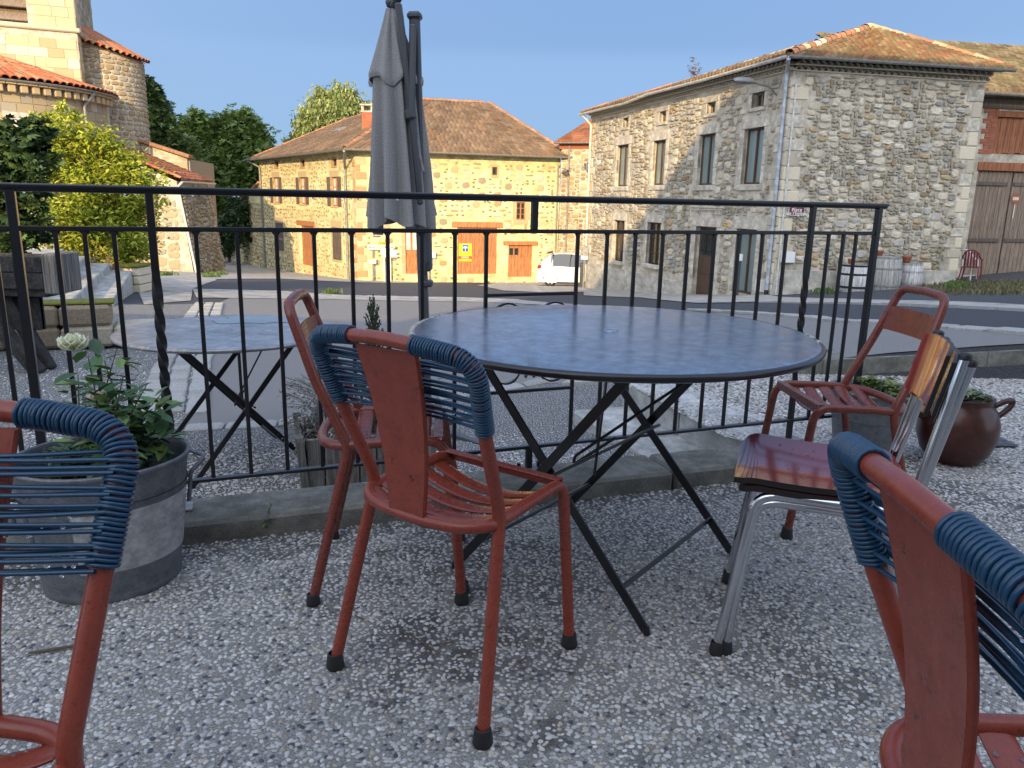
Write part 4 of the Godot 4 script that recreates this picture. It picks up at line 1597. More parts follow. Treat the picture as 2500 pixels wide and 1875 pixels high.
	for sx in [-0.25, 0.25]:
		ch.box(Vector3(cp.x + sx - 0.07, cp.y + 1.53, cp.z - 0.3), Vector3(cp.x + sx + 0.07, cp.y + 1.78, cp.z + 0.3))
	ch.box(Vector3(cp.x - 0.38, cp.y + 1.782, cp.z - 0.38), Vector3(cp.x + 0.38, cp.y + 1.86, cp.z + 0.38))
	part("chimney_cap", ch, M.render_grey, roof)
	# plates on the wall, insurance board on the garage door, wall lamp
	var pr := frect(fb, 910, 562, 928, 578)
	b = MB.new()
	fbox(b, fb, pr, 0.03, 0.05)
	var plate := part("street_name_plate", b, M.sign_red, h)
	text(plate, "Rue", M.plastic_white, 0.11, fb.pt(pr.get_center().x, pr.get_center().y + 0.03, 0.051), fb.u, Vector3.UP)
	text(plate, "du Moulin", M.plastic_white, 0.09, fb.pt(pr.get_center().x, pr.get_center().y - 0.09, 0.051), fb.u, Vector3.UP)
	var ir := frect(fb, 1121, 595, 1152, 638)
	b = MB.new()
	fbox(b, fb, ir, -0.10, -0.085)
	var ib := part("insurance_board", b, M.sign_yellow, h)
	var cx := ir.get_center().x
	var bl := Rect2(cx - 0.15, ir.end.y - 0.42, 0.31, 0.36)
	b = MB.new()
	fbox(b, fb, bl, -0.09, -0.080)
	part("board_emblem", b, M.sign_blue, ib)
	b = MB.new()
	for k in 8:
		var t0 := PI * k / 8
		var t1 := PI * (k + 1) / 8
		var cc := bl.get_center()
		b.tri(fb.pt(cc.x, cc.y, -0.079), fb.pt(cc.x + cos(t0) * 0.12, cc.y + sin(t0) * 0.11, -0.079), fb.pt(cc.x + cos(t1) * 0.12, cc.y + sin(t1) * 0.11, -0.079))
	fbox(b, fb, Rect2(bl.get_center().x - 0.012, bl.position.y + 0.03, 0.024, 0.15), -0.08, -0.0785)
	part("emblem_shape", b, M.plastic_white, ib)
	b = MB.new()
	fbox(b, fb, Rect2(ir.position.x, ir.position.y + 0.12, ir.size.x, 0.15), -0.09, -0.08)
	part("board_band", b, M.sign_orange, ib)
	text(ib, "VENDU", M.plastic_white, 0.12, fb.pt(cx, ir.position.y + 0.195, -0.079), fb.u, Vector3.UP)
	text(ib, "04 71 50 31 21", M.sign_ink, 0.075, fb.pt(cx, ir.position.y + 0.33, -0.084), fb.u, Vector3.UP)
	wall_lamp(h, fb, fpx(fb, 1366, 421), 1.0)
	# low wing with a tiled verge, left of the house
	var w0 := fpx(fa, 590, 492)
	var an := thing("stone_wing", "low golden stone wing with tiled verge beside the long house", "outbuilding")
	b = MB.new()
	var a0 := w0.x
	b.quad(fa.pt(a0, -5.4, -0.02), fa.pt(-0.01, -5.4, -0.02), fa.pt(-0.01, w0.y + 1.25, -0.02), fa.pt(a0, w0.y, -0.02))
	b.quad(fa.pt(a0 - 5.5, -5.4, -0.02), fa.pt(a0, -5.4, -0.02), fa.pt(a0, w0.y, -0.02), fa.pt(a0 - 5.5, w0.y - 2.2, -0.02))
	part("wall", b, M.mortar_yellow, an)
	b = MB.new()
	for k in 8:
		var s := lerpf(a0 - 0.05, 0.0, (k + 0.5) / 8.0)
		var yy := lerpf(w0.y, w0.y + 1.25, (k + 0.5) / 8.0)
		var sl := (fa.u * -a0 + Vector3.UP * 1.25).normalized()
		b.obox(fa.pt(s, yy + 0.06, 0.03), sl, fa.n.cross(sl).normalized(), fa.n, Vector3(-a0 / 16.0 + 0.05, 0.07, 0.16), 0.03)
	part("verge_tiles", b, M.tile_red_pale, an)
	var al := rubble(fa, a0 - 3.5, -0.1, -4.4, w0.y, Vector2(0.27, 0.235), sizes, [], 0.06)
	lay(an, al, 0.125, 0.03, ["stone_tan", "stone_rust", "stone_grey"], 120)
	var wr := frect(fa, 601, 578, 616, 590)
	b = MB.new()
	fbox(b, fa, wr, -0.01, 0.03)
	part("window", b, M.glass_dark, an)

func shutter(parent: Node3D, f: Fac, q: Rect2, d := 0.03) -> void:
	var b := MB.new()
	fbox(b, f, q, d, d + 0.035, 0.006)
	var o := part("shutter", b, M.wood_shutter, parent)
	for k in 3:
		b = MB.new()
		var hh := q.size.y / 3.0
		fbox(b, f, Rect2(q.position.x + 0.05, q.position.y + hh * k + 0.05, q.size.x - 0.1, hh - 0.1), d + 0.036, d + 0.05, 0.01)
		part("shutter_panel", b, M.wood_shutter, o)

# ---------------------------------------------------------------- neighbour and barn
func neighbour_and_barn() -> void:
	var n0 := Vector3(2.36, 0, -42.4)
	var n1 := Vector3(9.0, 0, -40.0)
	var h := thing("neighbour_house", "narrow strip of ochre stone house with red tiled eaves between two houses", "house")
	var f := Fac.new(n0, n1)
	var top: float = at_depth(1430, 362, -41.6).y
	var b := MB.new()
	wall(b, f, 0, f.w, -5, top, [])
	part("wall", b, M.mortar_grey, h)
	var list := rubble(f, 0.02, 3.5, -3.4, top, Vector2(0.15, 0.12), [Vector2i(2, 1), Vector2i(2, 2), Vector2i(1, 1), Vector2i(3, 2)], [])
	lay(h, list, 0.03, 0.03, ["stone_tan", "stone_rust", "stone_sand", "stone_tan"], 120)
	b = MB.new()
	for k in 3:
		fbox(b, f, Rect2(-0.1, top + 0.09 * k, f.w, 0.08), -0.1, 0.06 + 0.06 * k)
	part("brick_cornice", b, M.brick, h)
	b = MB.new()
	var e0 := f.pt(-0.3, top + 0.30, 0.4)
	var e1 := f.pt(f.w, top + 0.30, 0.4)
	tile_slope(b, e0, e1, f.pt(f.w, top + 2.6, -4.2), f.pt(1.6, top + 2.6, -4.2), 0.22, 0.32, 0.06, 0.03, [Color(0.36, 0.13, 0.06), Color(0.30, 0.11, 0.055), Color(0.4, 0.17, 0.085)])
	var o := part("roof", b, M.tile_brown, h)
	o.set_meta("kind", "stuff")
	gutter(h, [e0 + f.n * 0.06, e1 + f.n * 0.06], 0.08, M.zinc)
	pipe(h, [f.pt(0.45, top + 0.2, 0.1), f.pt(0.45, -3.4, 0.1)], 0.05, M.zinc)

	# barn
	var B0 := at_depth(2352, 640, -25.4)
	var b0 := Vector3(12.6, 0, -24.6)
	var b1 := Vector3(23.0, 0, -26.6)
	h = thing("barn", "old barn with weathered plank doors and a brown shuttered hayloft", "barn")
	f = Fac.new(b0, b1)
	var big := frect(f, 2368, 418, 2540, 672)
	var loft := frect(f, 2428, 288, 2560, 378)
	top = fpx(f, 2450, 262).y
	b = MB.new()
	wall(b, f, 0, f.w, -3.5, top + 0.34, [big, loft], 0.18)
	part("wall", b, M.mortar_grey, h)
	b = MB.new()
	fbox(b, f, big.grow(0.05), -0.3, -0.19)
	fbox(b, f, loft.grow(0.05), -0.3, -0.19)
	part("inner_boarding", b, M.wood_grey, h)
	b = MB.new()
	fbox(b, f, Rect2(big.position.x - 0.05, big.end.y, big.size.x + 2.0, 0.26), -0.18, 0.03, 0.01)
	part("door_beam", b, M.wood_red, h)
	boards(h, f, Rect2(big.position.x, big.position.y - 0.1, big.size.x * 0.52, big.size.y + 0.08), -0.14, 0.05, 9, M.wood_grey, "plank", 0.1)
	boards(h, f, Rect2(big.position.x + big.size.x * 0.53, big.position.y - 0.1, big.size.x * 0.5, big.size.y + 0.06), -0.12, 0.05, 8, M.wood_grey, "plank", 0.06)
	for s in [0, 1]:
		for k in 2:
			b = MB.new()
			fbox(b, f, Rect2(big.position.x + 0.03 + s * big.size.x * 0.53, big.position.y + 1.05 + k * 1.75, big.size.x * 0.44, 0.12), -0.09, -0.03, 0.01)
			part("door_batten", b, M.wood_shutter, h)
	boards(h, f, loft, -0.12, 0.05, 9, M.wood_red, "loft_plank", 0.08)
	b = MB.new()
	fbox(b, f, Rect2(loft.position.x - 0.1, loft.end.y, loft.size.x + 1.0, 0.18), -0.1, 0.04, 0.01)
	part("loft_beam", b, M.wood_red, h)
	# brick jamb beside the loft
	var bm := MB.new()
	bm.obox(Vector3.ZERO, Vector3.RIGHT, Vector3.UP, Vector3.BACK, Vector3(0.5, 0.5, 0.5), 0.06)
	var bme := bm.mesh()
	for row in 20:
		var w := 0.5 if row % 4 < 2 else 0.36
		for k in 2:
			node("brick", bme, [M.brick, M.terracotta][rng.randi() % 2], h, Transform3D(Basis(f.u * (w / 2 - 0.01), Vector3.UP * 0.064, f.n * 0.05), f.pt(loft.position.x - w + w / 4 + k * w / 2, loft.position.y + 0.02 + row * 0.075, 0.0)))
	list = rubble(f, 0.1, f.w, -1.4, top, Vector2(0.2, 0.15), [Vector2i(2, 1), Vector2i(2, 2), Vector2i(1, 1), Vector2i(3, 2)], [big.grow_individual(0.1, 0.5, 3.0, 0.3), loft.grow_individual(0.55, 0.1, 2.0, 0.3)])
	lay(h, list, 0.05, 0.03, ["stone_tan", "stone_sand", "stone_dark", "stone_sand"], 150)
	e0 = f.pt(-1.5, top + 0.35, 0.55)
	e1 = f.pt(f.w, top + 0.35, 0.55)
	b = MB.new()
	tile_slope(b, e0, e1, f.pt(f.w, top + 2.75, -4.6), f.pt(-1.5, top + 2.75, -4.6), 0.21, 0.32, 0.07, 0.04, [Color(0.24, 0.20, 0.10), Color(0.28, 0.22, 0.12), Color(0.21, 0.175, 0.085), Color(0.33, 0.27, 0.16), Color(0.2, 0.13, 0.07)])
	o = part("roof", b, M.tile_brown, h)
	o.set_meta("kind", "stuff")
	b = MB.new()
	b.quad(e0, e1, e1 - f.n * 0.6 - Vector3.UP * 0.02, e0 - f.n * 0.6 - Vector3.UP * 0.02)
	fbox(b, f, Rect2(0, top - 0.05, f.w, 0.3), -0.1, 0.08)
	part("eaves_board", b, M.wood_shutter, h)
	gutter(h, [e0 + f.n * 0.08 - Vector3.UP * 0.03, e1 + f.n * 0.08 - Vector3.UP * 0.03], 0.09, M.zinc)
	# no-parking disc on the door
	var sp := fpx(f, 2483, 485)
	b = MB.new()
	for k in 20:
		var t0 := TAU * k / 20
		var t1 := TAU * (k + 1) / 20
		b.tri(f.pt(sp.x, sp.y, -0.05), f.pt(sp.x + cos(t0) * 0.17, sp.y + sin(t0) * 0.17, -0.05), f.pt(sp.x + cos(t1) * 0.17, sp.y + sin(t1) * 0.17, -0.05))
	var disc := part("door_disc", b, M.terracotta, h)
	b = MB.new()
	fbox(b, f, Rect2(sp.x - 0.11, sp.y - 0.05, 0.22, 0.1), -0.052, -0.045)
	fbox(b, f, Rect2(sp.x - 0.02, sp.y - 0.62, 0.04, 0.44), -0.052, -0.045)
	part("disc_plate", b, M.stone_pale, disc)

# ---------------------------------------------------------------- church
func church() -> void:
	var h := thing("church", "old stone church with square tower, round stair turret, apse and red canal tiles", "church")
	var bang := deg_to_rad(22.0)
	var Tc := at_depth(190, 110, -38.0)
	Tc.y = 0
	var fl := Tc + Vector3(-cos(bang), 0, sin(bang)) * 8.0
	var front := Fac.new(fl, Tc)
	var right := Fac.new(Tc, Tc + Vector3(-sin(bang), 0, -cos(bang)) * 7.5)
	var strc := fpx(front, 150, 72).y
	var b := MB.new()
	var louv := Rect2(fpx(front, 66, 30).x - 2.4, strc + 0.14, 2.4, 5.0)
	wall(b, front, 0, front.w, -4, 19, [louv], 1.5)
	wall(b, right, 0, right.w, -4, 19, [])
	var lf := Fac.new(fl + Vector3(-sin(bang), 0, -cos(bang)) * 7.5, fl)
	wall(b, lf, 0, lf.w, -4, 19, [])
	b.quad(front.pt(0, 19), front.pt(front.w, 19), right.pt(right.w, 19), lf.pt(0, 19))
	part("tower_wall", b, M.mortar_grey, h)
	for k in 9:
		b = MB.new()
		var y := louv.position.y + 0.28 + k * 0.57
		var c := front.pt(louv.get_center().x, y, -0.22)
		var tilt := (Vector3.UP * 0.8 - front.n * 0.6).normalized()
		b.obox(c, front.u, tilt, front.u.cross(tilt), Vector3(louv.size.x / 2, 0.24, 0.03))
		part("louvre", b, M.wood_grey, h)
	b = MB.new()
	fbox(b, front, Rect2(louv.position.x - 0.1, louv.position.y, louv.size.x + 0.2, louv.size.y), -1.6, -1.5)
	part("belfry_back", b, M.wood_grey, h)
	b = MB.new()
	fbox(b, front, Rect2(-0.1, strc - 0.10, front.w + 0.28, 0.2), -0.1, 0.14, 0.05)
	fbox(b, right, Rect2(0.0, strc - 0.10, right.w, 0.2), -0.1, 0.14, 0.05)
	part("string_course", b, M.stone_grey, h)
	# ashlar blocks of the tower
	var list := []
	for f in [front, right]:
		var y := 1.0
		while y < 12.4:
			var hh := rng.randf_range(0.33, 0.45)
			if y < strc + 0.1 and y + hh > strc - 0.1: y = strc + 0.11
			var a := rng.randf_range(-0.2, 0.0)
			while a < f.w:
				var w := rng.randf_range(0.40, 0.90)
				var r := Rect2(maxf(a, 0.0), y, minf(a + w, f.w) - maxf(a, 0.0), hh)
				a += w
				if r.size.x < 0.1 or (f == front and louv.grow(0.02).intersects(r)) or (f == front and r.end.x < 2.0): continue
				list.append([r, f])
			y += hh
	var bm := MB.new()
	bm.obox(Vector3(0, 0, 0.0), Vector3.RIGHT, Vector3.UP, Vector3.BACK, Vector3(0.5, 0.5, 0.5), 0.03)
	var bme := bm.mesh()
	var names := ["stone_sand", "stone_sand", "stone_tan", "stone_grey", "stone_pale", "stone_sand"]
	var mats := names.map(func(k): return M[k])
	list.sort_custom(func(p, q): return (p[1] as Fac).pt(p[0].position.x, p[0].position.y).distance_to(EYE) < (q[1] as Fac).pt(q[0].position.x, q[0].position.y).distance_to(EYE))
	var rest := MB.new()
	for i in list.size():
		var r: Rect2 = list[i][0]
		var f: Fac = list[i][1]
		var th := rng.randf_range(0.03, 0.07)
		var tf := Transform3D(Basis(f.u * (r.size.x - 0.014), Vector3.UP * (r.size.y - 0.014), f.n * th), f.pt(r.get_center().x, r.get_center().y, 0.002))
		if i < 290: node("block", bme, mats[rng.randi() % mats.size()], h, tf)
		else:
			var q := base_tone(names[rng.randi() % names.size()])
			rest.col = Color(q.r, q.g, q.b)
			rest.add(bm, tf)
	if rest.v.size(): part("block_work", rest, M.stone, h).set_meta("kind", "stuff")
	# round stair turret under a lean-to cap
	var tc := Vector3(-20.94, 0, -41.25)
	var tr := 1.9
	b = MB.new()
	var eave := func(th: float) -> float: return 8.18 - 0.62 * (cos(th) + 0.2)
	b.grid(func(u: float, v: float) -> Vector3: return tc + Vector3(cos(u * TAU), 0, sin(u * TAU)) * tr + Vector3.UP * lerpf(-4.0, eave.call(u * TAU) + 0.05, v), 40, 4, true)
	part("turret_wall", b, M.mortar_grey, h)
	rest = MB.new()
	var y := 0.6
	while y < 8.8:
		var hh := rng.randf_range(0.16, 0.30)
		var th := rng.randf() * 0.2 - 1.2
		while th < 2.6:
			var w := rng.randf_range(0.2, 0.52)
			var m := th + w / tr / 2
			var od := Vector3(cos(m), 0, sin(m))
			var e: float = eave.call(m)
			if y + hh < e:
				var tone: Color = base_tone(["stone_sand", "stone_tan", "stone_grey", "stone_tan"][rng.randi() % 4]) * rng.randf_range(0.85, 1.1)
				rest.col = tone
				rest.add(stone_proto(rng.randi() % 14), Transform3D(Basis(od.cross(Vector3.UP) * -(w - 0.03), Vector3.UP * (hh - 0.025), od * 0.045), tc + od * tr + Vector3.UP * (y + hh / 2)))
			th += w / tr
		y += hh
	part("turret_stones", rest, M.stone, h).set_meta("kind", "stuff")
	var tile := canal_tile()
	var tmat := [M.tile_red, M.tile_red_pale, M.tile_red, M.tile_lichen]
	var ap := tc + Vector3(-1.4, 9.43, 0.4)
	for k in 26:
		var th := -1.0 + 3.4 * k / 25.0
		var od := Vector3(cos(th), 0, sin(th))
		var lowp: Vector3 = tc + od * (tr + 0.27) + Vector3.UP * eave.call(th)
		for j in 3:
			var a := lowp.lerp(ap, 0.30 * j)
			var e := lowp.lerp(ap, 0.30 * j + 0.34)
			lay_tile(h, tile, a, e, 0.175 * (1.0 - 0.27 * j), tmat)
	b = MB.new()
	for k in 25:
		var th := -1.0 + 3.4 * k / 25.0
		var th2 := -1.0 + 3.4 * (k + 1) / 25.0
		b.tri(tc + Vector3(cos(th), 0, sin(th)) * (tr + 0.15) + Vector3.UP * (eave.call(th) - 0.03), tc + Vector3(cos(th2), 0, sin(th2)) * (tr + 0.15) + Vector3.UP * (eave.call(th2) - 0.03), ap - Vector3.UP * 0.05)
	part("turret_cap", b, M.tile_lichen, h)
	# apse with its half-round roof, gutter, corbels and a buttress
	var ac := Vector3(-24.25, 0, -37.0)
	var ar := 5.0
	var ey := 5.26
	b = MB.new()
	b.lathe(PackedVector2Array([Vector2(ar, -4), Vector2(ar, ey)]), ac, 72)
	part("apse_wall", b, M.mortar_grey, h)
	rest = MB.new()
	y = -2.4
	var nblk := 0
	while y < ey - 0.35:
		var hh := rng.randf_range(0.34, 0.52)
		var th := -0.35 + rng.randf() * 0.1
		while th < 2.0:
			var w := rng.randf_range(0.4, 0.78)
			var m := th + w / ar / 2
			var od := Vector3(cos(m), 0, sin(m))
			var q := base_tone(names[rng.randi() % names.size()])
			rest.col = Color(q.r, q.g, q.b)
			rest.add(bm, Transform3D(Basis(od.cross(Vector3.UP) * -(w - 0.02), Vector3.UP * (hh - 0.02), od * 0.06), ac + od * ar + Vector3.UP * (y + hh / 2)))
			th += w / ar
		y += hh
	part("apse_blocks", rest, M.stone, h).set_meta("kind", "stuff")
	var top_c := ac + Vector3(-0.2, 7.2, -0.2)
	for k in 40:
		var th := -0.45 + 2.3 * k / 39.0
		var od := Vector3(cos(th), 0, sin(th))
		var lowp := ac + od * (ar + 0.42) + Vector3.UP * (ey + 0.18)
		var hip := lowp.lerp(top_c, 0.8)
		for j in 6:
			if j > 3 and k % 2: continue
			var a := lowp.lerp(hip, j / 6.0)
			var e := lowp.lerp(hip, (j + 1.12) / 6.0)
			lay_tile(h, tile, a, e, 0.168 * (1.0 - 0.1 * j) * (1.4 if j > 3 else 1.0), tmat)
	b = MB.new()
	for k in 40:
		var th := -0.45 + 2.3 * k / 40.0
		var th2 := -0.45 + 2.3 * (k + 1) / 40.0
		b.tri(ac + Vector3(cos(th), 0, sin(th)) * (ar + 0.36) + Vector3.UP * (ey + 0.14), ac + Vector3(cos(th2), 0, sin(th2)) * (ar + 0.36) + Vector3.UP * (ey + 0.14), top_c - Vector3.UP * 0.06)
	part("apse_roof_bed", b, M.tile_lichen, h)
	var arc := []
	for k in 17:
		var th := -0.3 + 2.2 * k / 16.0
		arc.append(ac + Vector3(cos(th), 0, sin(th)) * (ar + 0.50) + Vector3.UP * (ey + 0.14))
	gutter(h, arc, 0.085, M.zinc)
	for k in 26:
		var th := -0.2 + 2.1 * k / 25.0
		var od := Vector3(cos(th), 0, sin(th))
		b = MB.new()
		b.obox(ac + od * (ar + 0.14) + Vector3.UP * (ey - 0.17), od.cross(Vector3.UP), Vector3.UP, od, Vector3(0.14, 0.15, 0.2), 0.03)
		part("corbel", b, M.stone_tan, h)
	b = MB.new()
	for k in 30:
		var th := -0.25 + 2.2 * (k + 0.5) / 30.0
		var od := Vector3(cos(th), 0, sin(th))
		b.obox(ac + od * (ar + 0.16) + Vector3.UP * (ey + 0.05), od.cross(Vector3.UP), Vector3.UP, od, Vector3(0.185, 0.07, 0.28), 0.01)
	part("corbel_table", b, M.stone_tan, h)
	var thb := atan2(2.75, 2.9)
	var bo := Vector3(cos(thb), 0, sin(thb))
	b = MB.new()
	var bs := bo.cross(Vector3.UP)
	var bc := ac + bo * (ar + 0.35)
	b.obox(bc + Vector3.UP * 0.2, bs, Vector3.UP, -bo, Vector3(0.6, 3.4, 0.65), 0.04)
	var q0 := bc + Vector3.UP * 3.6
	b.quad(q0 + bs * 0.64 + bo * 0.6, q0 - bs * 0.64 + bo * 0.6, q0 - bs * 0.64 - bo * 0.5 + Vector3.UP * 0.7, q0 + bs * 0.64 - bo * 0.5 + Vector3.UP * 0.7)
	b.tri(q0 + bs * 0.64 - bo * 0.5, q0 + bs * 0.64 + bo * 0.6, q0 + bs * 0.64 - bo * 0.5 + Vector3.UP * 0.7)
	b.tri(q0 - bs * 0.64 + bo * 0.6, q0 - bs * 0.64 - bo * 0.5, q0 - bs * 0.64 - bo * 0.5 + Vector3.UP * 0.7)
	part("buttress", b, M.ashlar, h)
	pipe(h, [ac + Vector3(cos(0.15), 0, sin(0.15)) * (ar + 0.5) + Vector3.UP * (ey + 0.05), ac + Vector3(cos(0.2), 0, sin(0.2)) * (ar + 0.14) + Vector3.UP * (ey - 0.5), ac + Vector3(cos(0.2), 0, sin(0.2)) * (ar + 0.14) + Vector3.UP * -2.2], 0.075, M.zinc)
	# sacristy with a lean-to roof falling to the right
	var s0 := Vector3(-23.75, 0, -35.25)
	var s1 := Vector3(-15.44, 0, -36.1)
	var f := Fac.new(s0, s1)
	var tl := fpx(f, 215, 352)
	var tr2 := fpx(f, 438, 442)
	b = MB.new()
	b.quad(f.pt(tl.x, -4), f.pt(f.w, -4), f.pt(f.w, tr2.y), f.pt(tl.x, tl.y))
	b.quad(f.pt(0, -4), f.pt(tl.x, -4), f.pt(tl.x, tl.y), f.pt(0, tl.y + 1.1))
	var sd := f.n * -5.2
	b.quad(f.pt(f.w + 0.62, -4), f.pt(f.w + 0.62, -4) + sd, f.pt(f.w, tr2.y) + sd, f.pt(f.w, tr2.y))
	b.tri(f.pt(f.w, -4), f.pt(f.w + 0.62, -4), f.pt(f.w, tr2.y))
	part("sacristy_wall", b, M.mortar_grey, h)
	var sl := rubble(f, tl.x, f.w, -3.3, 0.9, Vector2(0.2, 0.17), [Vector2i(2, 2), Vector2i(3, 2), Vector2i(4, 2), Vector2i(2, 1), Vector2i(3, 3)], [])
	sl += rubble(f, tl.x, f.w - 2.0, 0.9, 1.9, Vector2(0.2, 0.17), [Vector2i(2, 2), Vector2i(3, 2), Vector2i(4, 2)], [])
	rest = MB.new()
	for e in sl:
		var r: Rect2 = e[0]
		var tone: Color = base_tone(["stone_sand", "stone_pale", "stone_grey", "stone_sand", "stone_tan"][rng.randi() % 5])
		rest.col = tone * rng.randf_range(0.88, 1.1)
		rest.add(stone_proto(rng.randi() % 14), Transform3D(Basis(f.u * (r.size.x - 0.02), Vector3.UP * (r.size.y - 0.02), f.n * 0.04), f.pt(r.get_center().x, r.get_center().y)))
	part("sacristy_stones", rest, M.stone, h).set_meta("kind", "stuff")
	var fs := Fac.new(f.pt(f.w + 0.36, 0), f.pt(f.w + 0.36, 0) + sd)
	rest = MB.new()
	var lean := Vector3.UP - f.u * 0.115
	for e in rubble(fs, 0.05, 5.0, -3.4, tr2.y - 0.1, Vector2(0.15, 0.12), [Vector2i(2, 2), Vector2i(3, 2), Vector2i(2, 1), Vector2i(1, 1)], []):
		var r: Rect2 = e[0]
		rest.col = base_tone(["stone_tan", "stone_dark", "stone_grey"][rng.randi() % 3]) * rng.randf_range(0.8, 1.05)  # darker tones than the front wall: shade of this side painted into the stones
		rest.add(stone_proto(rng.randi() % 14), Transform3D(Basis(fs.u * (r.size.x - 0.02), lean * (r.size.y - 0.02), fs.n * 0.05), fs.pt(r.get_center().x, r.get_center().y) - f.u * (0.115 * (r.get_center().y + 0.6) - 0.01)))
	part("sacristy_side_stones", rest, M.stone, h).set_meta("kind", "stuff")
	b = MB.new()
	var r0 := f.pt(tl.x - 0.75, tl.y + 0.42, 0.12)
	var r1 := f.pt(f.w + 0.25, tr2.y + 0.06, 0.12)
	tile_slope(b, r1, r1 + sd, r0 + sd, r0, 0.22, 0.34, 0.07, 0.04, [Color(0.42, 0.14, 0.065), Color(0.36, 0.11, 0.05), Color(0.46, 0.2, 0.10), Color(0.25, 0.12, 0.07)])
	part("sacristy_roof", b, M.tile_brown, h).set_meta("kind", "stuff")
	for k in 14:
		lay_tile(h, tile, r1.lerp(r0, k / 14.0) + f.n * 0.05 + Vector3.UP * 0.03, r1.lerp(r0, (k + 1.1) / 14.0) + f.n * 0.05 + Vector3.UP * 0.05, 0.12, tmat)
	gutter(h, [r1 + f.u * 0.08 - Vector3.UP * 0.05, r1 + sd + f.u * 0.08 - Vector3.UP * 0.05], 0.08, M.zinc_white)
	pipe(h, [r1 + f.u * 0.05 - Vector3.UP * 0.1, f.pt(f.w + 0.06, tr2.y - 0.25, 0.05), f.pt(f.w + 0.66, -3.0, 0.06)], 0.055, M.zinc_white)
	# taller wall behind, with a sloping coping
	var w0 := Vector3(-22.5, 0, -40.25)
	var w1 := Vector3(-16.94, 0, -41.1)
	f = Fac.new(w0, w1)
	var c0 := fpx(f, 325, 332)
	var c1 := fpx(f, 468, 388)
	b = MB.new()
	b.quad(f.pt(0, -4), f.pt(f.w, -4), f.pt(f.w, c1.y), f.pt(0, c0.y + 0.75))
	part("aisle_wall", b, M.mortar_grey, h)
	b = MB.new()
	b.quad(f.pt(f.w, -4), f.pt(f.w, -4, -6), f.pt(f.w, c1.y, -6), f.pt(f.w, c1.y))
	part("aisle_side", b, M.stone_dark, h)  # dark stone colour stands in for the shade on this return wall
	rest = MB.new()
	for e in rubble(f, 1.4, f.w, -1.4, c1.y, Vector2(0.21, 0.175), [Vector2i(3, 2), Vector2i(4, 2), Vector2i(2, 2), Vector2i(3, 3)], []):
		var r: Rect2 = e[0]
		var tone: Color = base_tone(["stone_sand", "stone_pale", "stone_grey", "stone_tan"][rng.randi() % 4])
		rest.col = tone * rng.randf_range(0.88, 1.1)
		rest.add(bm, Transform3D(Basis(f.u * (r.size.x - 0.02), Vector3.UP * (r.size.y - 0.02), f.n * 0.05), f.pt(r.get_center().x, r.get_center().y)))
	part("aisle_stones", rest, M.stone, h).set_meta("kind", "stuff")
	b = MB.new()
	var d := f.pt(f.w + 0.15, c1.y + 0.1) - f.pt(0, c0.y + 0.85)
	var ax := d.normalized()
	b.obox(f.pt(f.w / 2 + 0.08, (c1.y + c0.y + 0.95) / 2, -0.2), ax, f.n.cross(ax).normalized(), f.n, Vector3(d.length() / 2, 0.09, 0.45), 0.03)
	part("coping", b, M.tile_lichen, h)
	pipe(h, [f.pt(f.w + 0.08, c1.y - 0.1, -0.1), f.pt(f.w + 0.08, -3.2, -0.1)], 0.05, M.zinc)

func canal_tile() -> Mesh:
	var m := MB.new()
	for i in 2:
		for k in 7:
			var th := PI * k / 6
			var rr := 1.0 if i == 0 else 0.8
			m.vert(Vector3(cos(th) * rr, sin(th) * rr * 0.75, 0.0 if i == 0 else 1.0), Vector3(cos(th), sin(th), 0))
	for k in 6:
		m.x.append_array([k, k + 7, k + 8, k, k + 8, k + 1])
	var first := m.v.size()
	for k in 7:
		var th := PI * k / 6
		m.vert(Vector3(cos(th), sin(th) * 0.75, 0), Vector3(0, 0, -1))
		m.vert(Vector3(cos(th) * 0.82, sin(th) * 0.58, 0.0), Vector3(0, 0, -1))
	for k in 6:
		var a := first + k * 2
		m.x.append_array([a, a + 3, a + 1, a, a + 2, a + 3])
	return m.mesh()

func lay_tile(parent: Node3D, tile: Mesh, a: Vector3, e: Vector3, r: float, mats: Array) -> void:
	var d := e - a
	var side := d.cross(Vector3.UP).normalized()
	var up := side.cross(d.normalized())
	node("roof_tile", tile, mats[rng.randi() % mats.size()], parent, Transform3D(Basis(side * r, up * r, d), a + up * (rng.randf_range(0.0, 0.02) + 0.02)))

